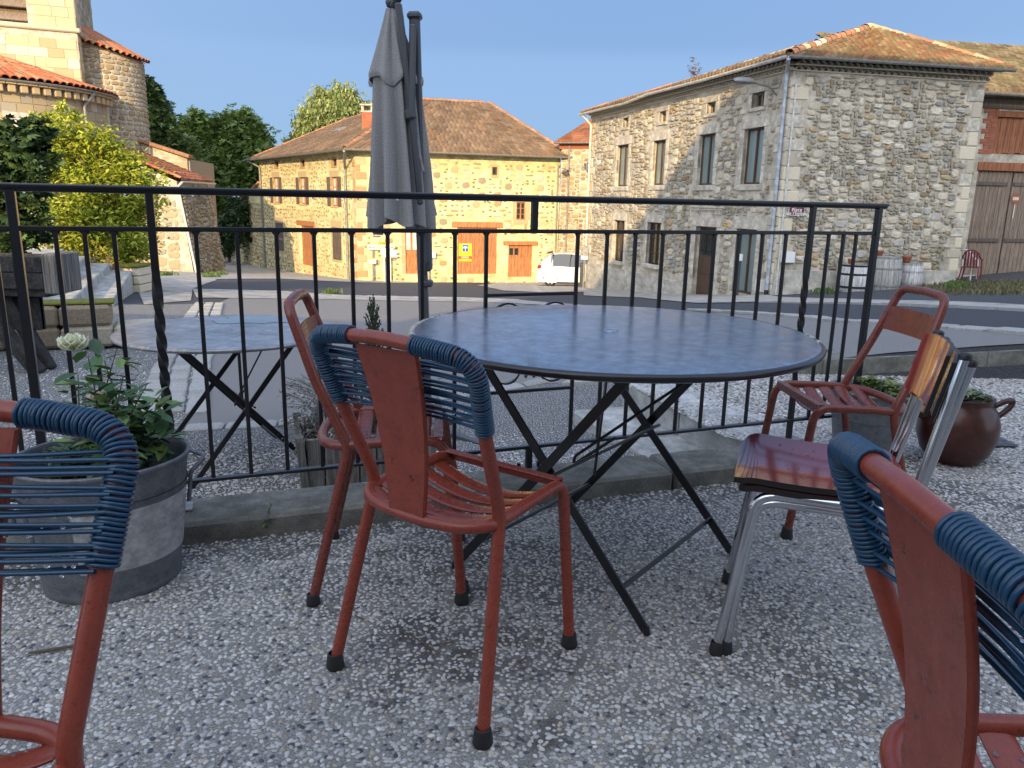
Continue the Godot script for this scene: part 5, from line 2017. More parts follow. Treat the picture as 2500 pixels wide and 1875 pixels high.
# ---------------------------------------------------------------- garden, stairs and walls left of the square
func leaf_mesh(kind := 0) -> Mesh:
	var m := MB.new()
	if kind == 0:                                    # small pointed leaf, folded along its rib
		var p := [Vector3(0, 0, 0), Vector3(0.22, 0.05, 0.35), Vector3(0.16, 0.05, 0.75), Vector3(0, -0.02, 1.0), Vector3(-0.16, 0.05, 0.75), Vector3(-0.22, 0.05, 0.35)]
		m.quad(p[0], p[1], p[2], p[3])
		m.quad(p[0], p[3], p[4], p[5])
	elif kind == 1:                                  # sprig of five leaves
		for k in 5:
			var yaw := (k - 2) * 0.75
			var bs := Basis(Vector3.UP, yaw) * Basis(Vector3.RIGHT, 0.25 * (k % 3) - 0.2)
			var o := Vector3(0, 0, 0.12 * (2 - absi(k - 2)))
			var p := [Vector3(0, 0, 0), Vector3(0.15, 0.04, 0.22), Vector3(0.10, 0.03, 0.48), Vector3(0, -0.03, 0.62), Vector3(-0.10, 0.03, 0.48), Vector3(-0.15, 0.04, 0.22)]
			for i in p.size(): p[i] = bs * p[i] + o
			m.quad(p[0], p[1], p[2], p[3])
			m.quad(p[0], p[3], p[4], p[5])
	else:                                            # lobed leaf
		for k in 5:
			var yaw := (k - 2) * 0.62
			var bs := Basis(Vector3.UP, yaw)
			var ln := 0.62 - 0.08 * absi(k - 2)
			m.quad(Vector3.ZERO, bs * Vector3(0.12, 0.03, ln * 0.5), bs * Vector3(0, -0.03, ln), bs * Vector3(-0.12, 0.03, ln * 0.5))
	return m.mesh()

# a crown of leaves: blobs of (centre, radii), leaves mostly near the surface of each
func crown(parent: Node3D, mesh: Mesh, m: Material, blobs: Array, count: int, size: float, tones: Array, droop := 0.0, called := "crown") -> void:
	var tf := []
	var cl := []
	var vol := 0.0
	for bl in blobs: vol += bl[1].x * bl[1].y
	for bl in blobs:
		var c: Vector3 = bl[0]
		var r: Vector3 = bl[1]
		var n := int(count * r.x * r.y / vol)
		var hub := c
		var spread := 0.2
		var shade := 1.0
		for i in n:
			if i % 26 == 0:
				var d := Vector3(rng.randfn(), rng.randfn(), rng.randfn()).normalized()
				hub = c + d * r * (pow(rng.randf(), 0.4) * rng.randf_range(0.8, 1.12))
				spread = rng.randf_range(0.10, 0.24)
				shade = rng.randf_range(0.8, 1.2)
			var p := hub + Vector3(rng.randfn(), rng.randfn() * 0.8, rng.randfn()) * r.x * spread
			var bs := Basis(Vector3.UP, rng.randf() * TAU) * Basis(Vector3.RIGHT, rng.randf_range(-0.9, 0.9) + droop)
			bs = bs * Basis(Vector3.FORWARD, rng.randf_range(-0.7, 0.7))
			var s := size * rng.randf_range(0.65, 1.3)
			tf.append(Transform3D(bs.scaled(Vector3(s, s, s)), p))
			var tone: Color = tones[rng.randi() % tones.size()]
			cl.append(tone * (shade * rng.randf_range(0.8, 1.2)))
	scatter(called, mesh, m, tf, cl, parent)

func limbs(b: MB, base: Vector3, tips: Array, r: float) -> void:
	for t in tips:
		var tip: Vector3 = t
		var mid := base.lerp(tip, 0.5) + Vector3(rng.randf_range(-0.1, 0.1), 0.1, rng.randf_range(-0.1, 0.1)) * base.distance_to(tip)
		var pts := spline([base, mid, tip], 5)
		var rad := PackedFloat32Array()
		for i in pts.size(): rad.append(lerpf(r, r * 0.15, float(i) / (pts.size() - 1)))
		b.tube(pts, r, 6, false, rad)

func tree(called: String, label: String, base: Vector3, trunk_h: float, trunk_r: float, blobs: Array, count: int, size: float, tones: Array, m: Material, kind := 1, group := "", droop := 0.0) -> Node3D:
	var t := thing(called, label, "tree", base, 0, group)
	var b := MB.new()
	var top := Vector3(0.05, trunk_h, 0.03)
	var pts := spline([Vector3(0, -0.3, 0), Vector3(0.06, trunk_h * 0.5, 0), top], 6)
	var rad := PackedFloat32Array()
	for i in pts.size(): rad.append(lerpf(trunk_r * 1.2, trunk_r * 0.6, float(i) / (pts.size() - 1)))
	b.tube(pts, trunk_r, 9, false, rad)
	var tips := []
	for bl in blobs: tips.append(bl[0])
	limbs(b, top * 0.85, tips, trunk_r * 0.55)
	part("trunk", b, M.bark, t)
	crown(t, leaf_mesh(kind), m, blobs, count, size, tones, droop)
	return t

func garden_and_stairs() -> void:
	# broad stone stairs climbing to the garden
	var st := thing("garden_stairs", "three broad concrete steps climbing towards the church garden", "stairs")
	var far := on_ground(325, 715)
	var dirn := Vector3(-0.50, 0, -0.866)
	var near_e := on_ground(282, 744)
	dirn = Vector3(far.x - near_e.x, 0, far.z - near_e.z).normalized()
	var lef := Vector3(dirn.z, 0, -dirn.x)
	if lef.x > 0: lef = -lef
	var ln := Vector2(far.x - near_e.x, far.z - near_e.z).length() + 0.9
	for k in 4:
		var b := MB.new()
		var top: float = ground(near_e.x, near_e.z) + 0.13 + 0.15 * k
		var c := near_e + dirn * (ln / 2 - 0.5 - 0.45 * k) + lef * (0.42 * k + 1.2)
		c.y = top - 0.5
		b.obox(c, dirn, Vector3.UP, dirn.cross(Vector3.UP), Vector3(ln / 2 + 0.45 * k, 0.5, 1.2), 0.015)
		part("step", b, M.step_stone, st)
	# pier at the top end of the stairs
	var pw := thing("stone_pier", "short mossy stone pier ending the garden wall beside the stairs", "pier")
	var pz := far.z - 0.25
	var pl := at_depth(305, 700, pz)
	var pr := at_depth(350, 700, pz)
	var ptop: float = at_depth(330, 652, pz).y
	var pb := ground(far.x, far.z)
	var sw := pr.x - pl.x
	var hts := 4
	for k in hts:
		for s in 2:
			var b := MB.new()
			var y0 := lerpf(pb - 0.2, ptop, float(k) / hts)
			var y1 := lerpf(pb - 0.2, ptop, float(k + 1) / hts) - 0.012
			var cut := 0.45 if k % 2 else 0.6
			var x0 := pl.x if s == 0 else pl.x + sw * cut + 0.006
			var x1 := pl.x + sw * cut - 0.006 if s == 0 else pr.x
			b.box(Vector3(x0, y0, pz - 0.5), Vector3(x1, y1, pz + 0.12 + rng.randf_range(-0.02, 0.02)), 0.02)
			part("stone", b, [M.stone_grey, M.stone_pale, M.ashlar][rng.randi() % 3], pw)
	var mb := MB.new()
	mb.box(Vector3(pl.x - 0.03, ptop, pz - 0.52), Vector3(pr.x + 0.02, ptop + 0.06, pz + 0.16), 0.02)
	part("moss_cap", mb, M.moss, pw)
	# garden wall that runs left from the pier
	var gw := thing("garden_wall", "low pale stone wall with a tile-on-edge border behind the stairs", "wall")
	var g0 := at_depth(120, 680, pz - 0.3)
	var b0 := MB.new()
	b0.box(Vector3(g0.x - 6, pb - 0.5, pz - 0.55), Vector3(pl.x - 0.01, ptop - 0.06, pz - 0.1))
	part("wall", b0, M.ashlar, gw)
	var x := g0.x - 1.0
	while x < pl.x - 0.1:
		var b := MB.new()
		b.obox(Vector3(x, ptop - 0.02, pz - 0.08), Vector3(1, 0, 0), Vector3(0, 0.9, 0.4).normalized(), Vector3(0, -0.4, 0.9).normalized(), Vector3(0.035, 0.07, 0.05), 0.01)
		part("border_tile", b, [M.tile_red_pale, M.stone_sand, M.stone_grey][rng.randi() % 3], gw)
		x += 0.12
	# bed behind the wall
	var bed := MB.new()
	var bq := [Vector3(g0.x - 6, ptop - 0.12, pz - 0.56), Vector3(pl.x - 0.02, ptop - 0.12, pz - 0.56), Vector3(pl.x * 1.42, ptop - 0.3, pz * 1.36), Vector3(g0.x * 1.42 - 6, ptop - 0.3, pz * 1.36)]
	bed.quad(bq[0], bq[1], bq[2], bq[3])
	bed.quad(bq[1] - Vector3.UP, bq[2] - Vector3.UP, bq[2], bq[1])
	struct("garden_bed", bed, M.soil)
	# two fallen roof tiles on the bed
	for k in 2:
		var p := at_depth(205 + 24 * k, 652, pz - 1.2)
		var o := node("loose_roof_tile", canal_tile(), M.tile_red, null, Transform3D(Basis(Vector3.UP, 1.1 + k) * Basis.from_scale(Vector3(0.12, 0.12, 0.4)), Vector3(p.x, ptop - 0.1, p.z)))
		tag(o, "red canal tile lying on the garden bed under the yellow-green shrub", "roof tile", "tiles on the garden bed")
	# mossy stone blocks below the wooden trough
	var ms := thing("mossy_wall", "low wall of mossy stone slabs behind the wooden trough legs", "wall")
	var m0 := on_ground(60, 868)
	for k in 7:
		var b := MB.new()
		var c := m0 + Vector3(0.05 + 0.42 * (k % 4) - 0.6, 0.11 + 0.2 * (k / 4), -0.25 - 0.16 * (k % 4))
		b.obox(c, Vector3(0.9, 0, -0.43), Vector3.UP, Vector3(0.43, 0, 0.9), Vector3(0.22, 0.10, 0.22), 0.03)
		part("slab", b, [M.stone_grey, M.concrete_old, M.stone_dark][rng.randi() % 3], ms)
	for k in 4:
		var b := MB.new()
		var c := m0 + Vector3(0.25 * k - 0.35, 0.425, -0.30 - 0.1 * k)
		b.obox(c, Vector3(0.9, 0, -0.43), Vector3.UP, Vector3(0.43, 0, 0.9), Vector3(0.14, 0.012, 0.16), 0.01)
		part("moss", b, M.moss, ms)
	trough()
	# ribbed grey sheet standing behind the shrub
	var rz := -19.5
	var ra := at_depth(52, 562, rz)
	var rb := at_depth(114, 628, rz)
	var rs := MB.new()
	var nr := 22
	for k in nr:
		var x0 := lerpf(ra.x, rb.x, float(k) / nr)
		var x1 := lerpf(ra.x, rb.x, (k + 1.0) / nr)
		var d0 := 0.03 * (k % 2)
		var d1 := 0.03 * ((k + 1) % 2)
		rs.quad(Vector3(x0, rb.y - 0.6, rz + d0), Vector3(x1, rb.y - 0.6, rz + d1), Vector3(x1, ra.y, rz + d1), Vector3(x0, ra.y, rz + d0))
	tag(part("ribbed_sheet", rs, M.zinc_white), "pale ribbed metal sheet standing behind the dark maple", "metal sheet")

func trough() -> void:
	# weathered wooden trough on splayed legs
	var t := thing("wooden_trough", "weathered dark wooden trough on splayed legs left of the gravel", "trough")
	var z := -6.15
	var r := at_depth(160, 700, z).x
	var l := r - 2.6
	var ty: float = at_depth(80, 624, z).y
	var by: float = at_depth(80, 706, z).y
	for k in 2:
		var b := MB.new()
		var y0 := lerpf(by, ty, k * 0.5) + 0.004
		b.box(Vector3(l, y0, z), Vector3(r - 0.14, y0 + (ty - by) / 2 - 0.008, z + 0.05), 0.006)
		part("side_board", b, M.wood_cart, t)
		b = MB.new()
		b.box(Vector3(l, y0, z - 0.26), Vector3(r - 0.14, y0 + (ty - by) / 2 - 0.008, z - 0.21), 0.006)
		part("side_board", b, M.wood_cart, t)
	var b := MB.new()
	b.box(Vector3(r - 0.13, by - 0.03, z - 0.28), Vector3(r - 0.02, ty + 0.02, z + 0.075), 0.01)
	part("end_board", b, M.wood_planter, t)
	b = MB.new()
	b.box(Vector3(l, by - 0.06, z - 0.24), Vector3(r - 0.14, by - 0.004, z + 0.02), 0.006)
	part("bottom_board", b, M.wood_cart, t)
	for k in 2:
		b = MB.new()
		b.box(Vector3(l, by - 0.34 - 0.01, z - 0.16 - 0.02 * k), Vector3(r - 0.3, by - 0.08, z - 0.10 - 0.02 * k), 0.006)
		part("under_board", b, M.wood_cart, t)
	var f0 := on_ground(122, 903)
	var f1 := on_ground(97, 912)
	for q in [[Vector3(f0.x - 0.38, by + 0.05, f0.z - 0.05), f0], [Vector3(f1.x - 0.55, by + 0.12, f1.z + 0.02), f1], [Vector3(l + 0.35, by, z - 0.1), Vector3(l + 0.05, ground(l, z) - 0.02, z + 0.1)], [Vector3(l + 0.35, by, z - 0.5), Vector3(l + 0.1, ground(l, z) - 0.02, z - 0.7)]]:
		b = MB.new()
		b.bar(q[0], q[1], 0.10, 0.10, Vector3.RIGHT, 0.012)
		part("leg", b, M.wood_cart, t)

func trees() -> void:
	var yellowish := [Color(0.40, 0.43, 0.05), Color(0.30, 0.37, 0.04), Color(0.50, 0.48, 0.07), Color(0.20, 0.28, 0.035), Color(0.36, 0.41, 0.06)]
	var mids := [Color(0.13, 0.20, 0.045), Color(0.17, 0.245, 0.06), Color(0.10, 0.16, 0.04), Color(0.21, 0.28, 0.075)]
	var darks := [Color(0.03, 0.065, 0.022), Color(0.045, 0.09, 0.03), Color(0.022, 0.05, 0.018), Color(0.06, 0.10, 0.03)]
	var pale := [Color(0.22, 0.28, 0.09), Color(0.27, 0.32, 0.12), Color(0.17, 0.23, 0.07), Color(0.31, 0.34, 0.15)]
	# yellow-green shrub in the church garden
	var z := -17.6
	var base := at_depth(270, 650, z)
	var bl := []
	for q in [[230, 540, 0.95], [300, 560, 0.8], [180, 500, 0.75], [280, 470, 0.85], [200, 430, 0.8], [330, 500, 0.6], [345, 440, 0.5], [150, 330, 0.45], [165, 285, 0.33], [120, 410, 0.55], [260, 400, 0.7], [150, 560, 0.6], [215, 610, 0.7], [300, 620, 0.6], [190, 350, 0.55], [330, 590, 0.5], [110, 350, 0.4], [100, 300, 0.28], [240, 350, 0.45], [300, 400, 0.5]]:
		var p := at_depth(q[0], q[1], z + rng.randf_range(-0.5, 0.5))
		bl.append([p - base, Vector3(q[2], q[2] * 0.85, q[2])])
	tree("flowering_shrub", "tall yellow-green shrub in full sun before the church", base, 1.4, 0.11, bl, 26000, 0.115, yellowish, M.leaf, 0)
	# dark maple at the edge
	z = -13.2
	base = at_depth(-40, 660, z)
	bl = []
	for q in [[20, 340, 0.45], [60, 370, 0.4], [10, 430, 0.5], [70, 440, 0.35], [20, 530, 0.5], [60, 560, 0.35], [85, 545, 0.22], [-30, 480, 0.6], [95, 330, 0.2], [100, 400, 0.25], [-60, 380, 0.7], [15, 600, 0.4], [80, 490, 0.25]]:
		var p := at_depth(q[0], q[1], z + rng.randf_range(-0.4, 0.4))
		bl.append([p - base, Vector3(q[2], q[2] * 0.9, q[2])])
	tree("maple_tree", "dark green maple with lobed leaves beside the yellow-green shrub", base, 1.5, 0.12, bl, 5200, 0.26, darks + [Color(0.08, 0.13, 0.03)], M.leaf_dark, 2)
	# trees behind the church and the houses
	var far := [
		["leafy_tree", "broad bright green tree with a double crown beyond the lane", -66.0, 500, 640, [[480, 390, 3.0], [490, 340, 2.2], [470, 450, 3.0], [530, 420, 2.6], [580, 390, 2.8], [600, 340, 2.2], [585, 320, 1.7], [610, 450, 2.6], [560, 480, 3.0], [500, 520, 3.0], [620, 400, 2.0], [480, 310, 1.4], [450, 400, 1.7], [600, 520, 2.4], [545, 550, 2.6], [490, 565, 2.4]], 46000, 0.44, mids, 1, M.leaf],
		["dark_tree", "dark green tree rising behind the round church turret", -56.0, 350, 600, [[352, 270, 1.7], [360, 320, 1.6], [345, 225, 1.2], [395, 340, 1.2], [420, 350, 0.9], [380, 300, 1.0], [340, 310, 1.6]], 18000, 0.36, darks + mids, 1, M.leaf_dark],
		["slim_tree", "slim pale green treetop between the church and the double-crowned tree", -58.0, 440, 600, [[412, 335, 0.8], [425, 350, 1.2], [405, 360, 1.3], [440, 375, 1.3], [412, 390, 1.6]], 9000, 0.34, pale + mids, 1, M.leaf],
		["birch_tree", "feathery pale birch crown above the brown tiled roof", -62.0, 830, 600, [[800, 260, 1.6], [840, 240, 1.3], [775, 300, 1.7], [830, 300, 2.0], [870, 290, 1.5], [760, 330, 1.2], [800, 330, 2.0], [850, 330, 1.9], [885, 265, 0.9], [790, 225, 0.6], [740, 325, 0.6], [725, 340, 0.8]], 24000, 0.30, pale, 0, M.leaf],
		["willow_tree", "treetop seen between the two houses with thin drooping leaves", -75.0, 690, 600, [[712, 350, 0.6], [735, 352, 0.8]], 1200, 0.4, pale, 0, M.leaf]]
	for q in far:
		var zz: float = q[2]
		var bs := at_depth(q[3], q[4], zz)
		bs.y = ground(bs.x, bs.z)
		var list := []
		for k in q[5]:
			var p := at_depth(k[0], k[1], zz + rng.randf_range(-1.5, 1.5))
			list.append([p - bs, Vector3(k[2], k[2] * 0.9, k[2])])
		tree(q[0], q[1], bs, 4.0, 0.28, list, q[6], q[7], q[8], q[10], q[9], "", 0.9 if q[0] == "birch_tree" else 0.0)
	# ivy over the wing of the long house, and the end of the lane
	var iv := thing("ivy", "dark ivy hanging over the end of the stone wing", "ivy")
	var il := []
	for q in [[585, 500, 0.9], [575, 530, 1.1], [565, 560, 1.2], [590, 545, 0.8], [560, 590, 0.8], [592, 570, 0.6], [545, 600, 0.9], [540, 560, 0.8]]:
		il.append([at_depth(q[0], q[1], -56.0), Vector3(q[2], q[2], 0.8)])
	crown(iv, leaf_mesh(0), M.leaf_dark, il, 5000, 0.3, darks, 0.4, "foliage")
	var lb := MB.new()
	limbs(lb, at_depth(560, 640, -56.4), [at_depth(565, 560, -56.2), at_depth(585, 510, -56.2), at_depth(545, 600, -56.2)], 0.09)
	part("stem", lb, M.bark, iv)
	var gw := thing("lane_wall", "shaded rubble wall with a pale gate at the end of the lane", "wall")
	var f := Fac.new(at_depth(455, 600, -63.0), at_depth(600, 600, -58.5))
	var gt := frect(f, 514, 566, 541, 637)
	var b := MB.new()
	var tp := fpx(f, 500, 560).y
	wall(b, f, 0, f.w, -7, tp, [gt], 0.2)
	part("wall", b, M.mortar_grey, gw)
	var wl := rubble(f, 0, f.w, -4.6, tp, Vector2(0.24, 0.2), [Vector2i(1, 1), Vector2i(2, 1), Vector2i(2, 2)], [gt.grow(0.15)], 0.05)
	lay(gw, wl, 0.06, 0.03, ["stone_tan", "stone_dark", "stone_grey"], 40)
	var gate := Node3D.new()
	gate.name = "gate"
	gw.add_child(gate)
	boards(gate, f, gt, -0.15, 0.05, 4, M.zinc_white, "gate_board")
	# hedge along the lane, far woodland so that no bare horizon shows
	var wd := Node3D.new()
	wd.name = "far_wood"
	add_child(wd)
	tag(wd, "distant dark green wood behind the houses", "wood", "", "stuff")
	var wb := []
	for k in 30:
		var p := Vector3(-95 + k * 7.0, 0, -118 - 6 * sin(k * 1.7))
		wb.append([p + Vector3.UP * (ground(p.x, p.z) + 2.0), Vector3(5, 4.0, 4)])
	crown(wd, leaf_mesh(1), M.leaf_dark, wb, 9000, 1.6, mids, 0.0, "foliage")

# ---------------------------------------------------------------- the café behind the camera, whose roof shades the terrace
func cafe_behind() -> void:
	var h := thing("cafe_building", "café building behind the terrace that casts the long shadow", "building")
	var z0 := 7.0
	var z1 := 15.0
	var prof := [Vector2(-3.6, -1.0), Vector2(-3.6, 6.0), Vector2(2.4, 12.75), Vector2(11.8, 12.9), Vector2(13.9, 6.0), Vector2(13.9, -1.0)]
	var b := MB.new()
	var fr := []
	for p in prof: fr.append(Vector3(p.x, p.y, z0))
	b.poly([fr[0], fr[5], fr[4], fr[3], fr[2], fr[1]].map(func(q): return q + Vector3(0, 0, 8)))
	b.poly([fr[0], fr[1], fr[2], fr[3], fr[4], fr[5]])
	for i in [0, 4]:
		var a: Vector3 = fr[i]
		var e: Vector3 = fr[i + 1]
		b.quad(a, e, e + Vector3(0, 0, 8), a + Vector3(0, 0, 8))
	part("wall", b, M.render_pale, h)
	b = MB.new()
	for i in [1, 2, 3]:
		var a: Vector3 = fr[i]
		var e: Vector3 = fr[i + 1]
		b.quad(a, e, e + Vector3(0, 0, 8), a + Vector3(0, 0, 8))
	part("roof", b, M.tile_lichen, h)
	b = MB.new()
	b.box(Vector3(-16, -1, z0 + 0.3), Vector3(-3.62, 4.2, z1))
	part("side_wing", b, M.render_pale, h)
	for k in 3:
		b = MB.new()
		b.box(Vector3(1.0 + 4.4 * k, 0.9, z0 - 0.03), Vector3(2.3 + 4.4 * k, 2.5, z0 + 0.05), 0.01)
		part("window", b, M.glass_dark, h)

# ---------------------------------------------------------------- railing
func railing() -> void:
	var t := thing("railing", "black wrought-iron railing with twisted posts and scrolls along the terrace edge", "railing")
	var R0 := Vector3(-1.377, 0, -2.167)
	var d := Vector3(0.9307, 0, -0.3659)
	var nn := Vector3(0.3659, 0, 0.9307)
	var at := func(u: float, w: float) -> float: return (on_plane(u, w, R0, nn) - R0).dot(d)
	var P := func(s: float, y: float, o := 0.0) -> Vector3: return R0 + d * s + Vector3.UP * y + nn * o
	var send: float = at.call(2145, 540)
	var y_top := 1.062
	var y_mid := 0.947
	var y_bot := 0.16
	var b := MB.new()
	b.bar(P.call(-1.0, y_top), P.call(send + 0.03, y_top), 0.036, 0.012, Vector3.UP, 0.003)
	b.tube(PackedVector3Array([P.call(-1.0, y_top - 0.004), P.call(send + 0.03, y_top - 0.004)]), 0.0115, 10)
	part("top_rail", b, M.black_metal, t)
	b = MB.new()
	b.bar(P.call(-1.0, y_mid), P.call(send, y_mid), 0.014, 0.014, Vector3.UP, 0.002)
	part("middle_rail", b, M.black_metal, t)
	b = MB.new()
	b.bar(P.call(-1.0, y_bot), P.call(send, y_bot), 0.022, 0.012, Vector3.UP, 0.002)
	part("bottom_rail", b, M.black_metal, t)
	var pk := [135.6, 206.8, 278, 478, 578, 674, 766, 858, 946, 1029, 1110.6, 1187.5, 1411, 1483, 1552, 1619, 1681, 1745.6, 1805, 1862.5, 1919.6, 2024, 2060, 2091]
	var list := []
	for u in pk: list.append(at.call(u, 572))
	for k in 6: list.append(list[0] - 0.075 * (k + 2) - (0.03 if k > 0 else 0.0))
	for s in list:
		b = MB.new()
		b.bar(P.call(s, y_bot + 0.006), P.call(s, y_mid - 0.006), 0.0125, 0.0125, d, 0.0015)
		for q in [-1.0, 1.0]:                       # weld fillets under the rail
			var a: Vector3 = P.call(s, y_mid - 0.006)
			b.tri(a + d * q * 0.006, a + d * q * 0.014, a + d * q * 0.006 - Vector3.UP * 0.012)
		part("picket", b, M.black_metal, t)
	# posts: three twisted or plain square bars, a short upright over the scrolls
	for q in [[36, 0.024, false], [371, 0.022, true], [1980, 0.021, true], [2140, 0.024, false]]:
		var s: float = at.call(q[0], 560)
		var w: float = q[1]
		b = MB.new()
		if q[2]:
			b.bar(P.call(s, 0.84), P.call(s, y_top - 0.008), w, w, d, 0.002)
			b.bar(P.call(s, 0.06), P.call(s, 0.27), w, w, d, 0.002)
			var rows := 44
			var first := b.v.size()
			for i in rows + 1:
				var yy := lerpf(0.265, 0.845, float(i) / rows)
				var f := float(i) / rows
				var tw := PI * 3.5 * smoothstep(0.0, 1.0, f)
				for k in 4:
					for e in 2:
						var th := tw + PI / 4 + PI / 2 * k
						var th2 := th + (-0.02 if e == 0 else 0.02)
						var o := (d * cos(th2) + nn * sin(th2)) * w * 0.70
						var fn_th := th - PI / 4 if e == 0 else th + PI / 4
						b.vert(P.call(s, yy) + o, (d * cos(fn_th) + nn * sin(fn_th)))
			for i in rows:
				for k in 8:
					var a := first + i * 8 + k
					var c := first + i * 8 + (k + 1) % 8
					b.x.append_array([a, c, c + 8, a, c + 8, a + 8])
		else:
			b.bar(P.call(s, 0.06), P.call(s, y_top - 0.008), w, w, d, 0.002)
		var po := part("post", b, M.black_metal, t)
		b = MB.new()
		b.obox(P.call(s, 0.075), d, Vector3.UP, nn * -1, Vector3(0.05, 0.004, 0.035), 0.001)
		part("foot_plate", b, M.zinc, po)
	var su: float = at.call(1305, 520)
	b = MB.new()
	b.bar(P.call(su, y_mid + 0.006), P.call(su, y_top - 0.008), 0.022, 0.022, d, 0.002)
	part("short_upright", b, M.black_metal, t)
	var sp: float = at.call(1291, 1110)
	b = MB.new()
	b.bar(P.call(sp, 0.06), P.call(sp, y_bot - 0.005), 0.022, 0.022, d, 0.002)
	var sup := part("support_leg", b, M.black_metal, t)
	b = MB.new()
	b.obox(P.call(sp, 0.075), d, Vector3.UP, nn * -1, Vector3(0.055, 0.004, 0.04), 0.001)
	part("foot_plate", b, M.zinc, sup)
	for q in [-0.04, 0.04]:
		b = MB.new()
		b.tube(PackedVector3Array([P.call(sp + q, 0.075), P.call(sp + q, 0.10)]), 0.007, 8)
		part("bolt", b, M.black_metal, sup)
	# scroll panel between two pickets
	var s0: float = at.call(1187.5, 572)
	var s1: float = at.call(1411, 572)
	var yu: float = on_plane(1300, 718, R0, nn).y
	var yl: float = on_plane(1290, 953, R0, nn).y
	for y in [yu, yl]:
		b = MB.new()
		b.bar(P.call(s0, y), P.call(s1, y), 0.014, 0.012, Vector3.UP, 0.002)
		part("panel_bar", b, M.black_metal, t)
	var mid := (s0 + s1) / 2
	var hh := (yu - yl) / 2
	for sx in [-1.0, 1.0]:
		for sy in [-1.0, 1.0]:
			var pts := PackedVector3Array()
			var cx: float = mid + sx * (s1 - s0) * 0.25
			var r0 := (s1 - s0) * 0.225
			var cy: float = (yu + yl) / 2 + sy * (hh - r0 - 0.006)
			for i in 46:
				var f := i / 45.0
				var th := lerpf(0.15 * PI, -2.65 * PI, f)
				var rr := r0 * (1.0 - 0.80 * clampf((f - 0.30) / 0.7, 0, 1))
				var o := Vector2(cos(th) * -sx, sin(th) * sy)
				pts.append(P.call(cx + o.x * rr + (r0 - rr) * 0.25 * sx * -1, cy + o.y * rr))
			b = MB.new()
			for i in pts.size() - 1:
				b.bar(pts[i], pts[i].lerp(pts[i + 1], 1.08), 0.014, 0.006, (pts[i + 1] - pts[i]).cross(nn))
			part("scroll", b, M.black_metal, t)
	# drops hanging under the top rail
	var tf := []
	for k in 34:
		var s := rng.randf_range(-0.05, send)
		var r := rng.randf_range(0.0025, 0.004)
		tf.append(Transform3D(Basis.from_scale(Vector3(r, r * 1.1, r)), P.call(s, y_top - 0.0165)))
	scatter("water_drops", drop_mesh(), M.water, tf, [], t)

func drop_mesh() -> Mesh:
	var s := SphereMesh.new()
	s.radius = 1.0
	s.height = 2.0
	s.radial_segments = 10
	s.rings = 6
	return s

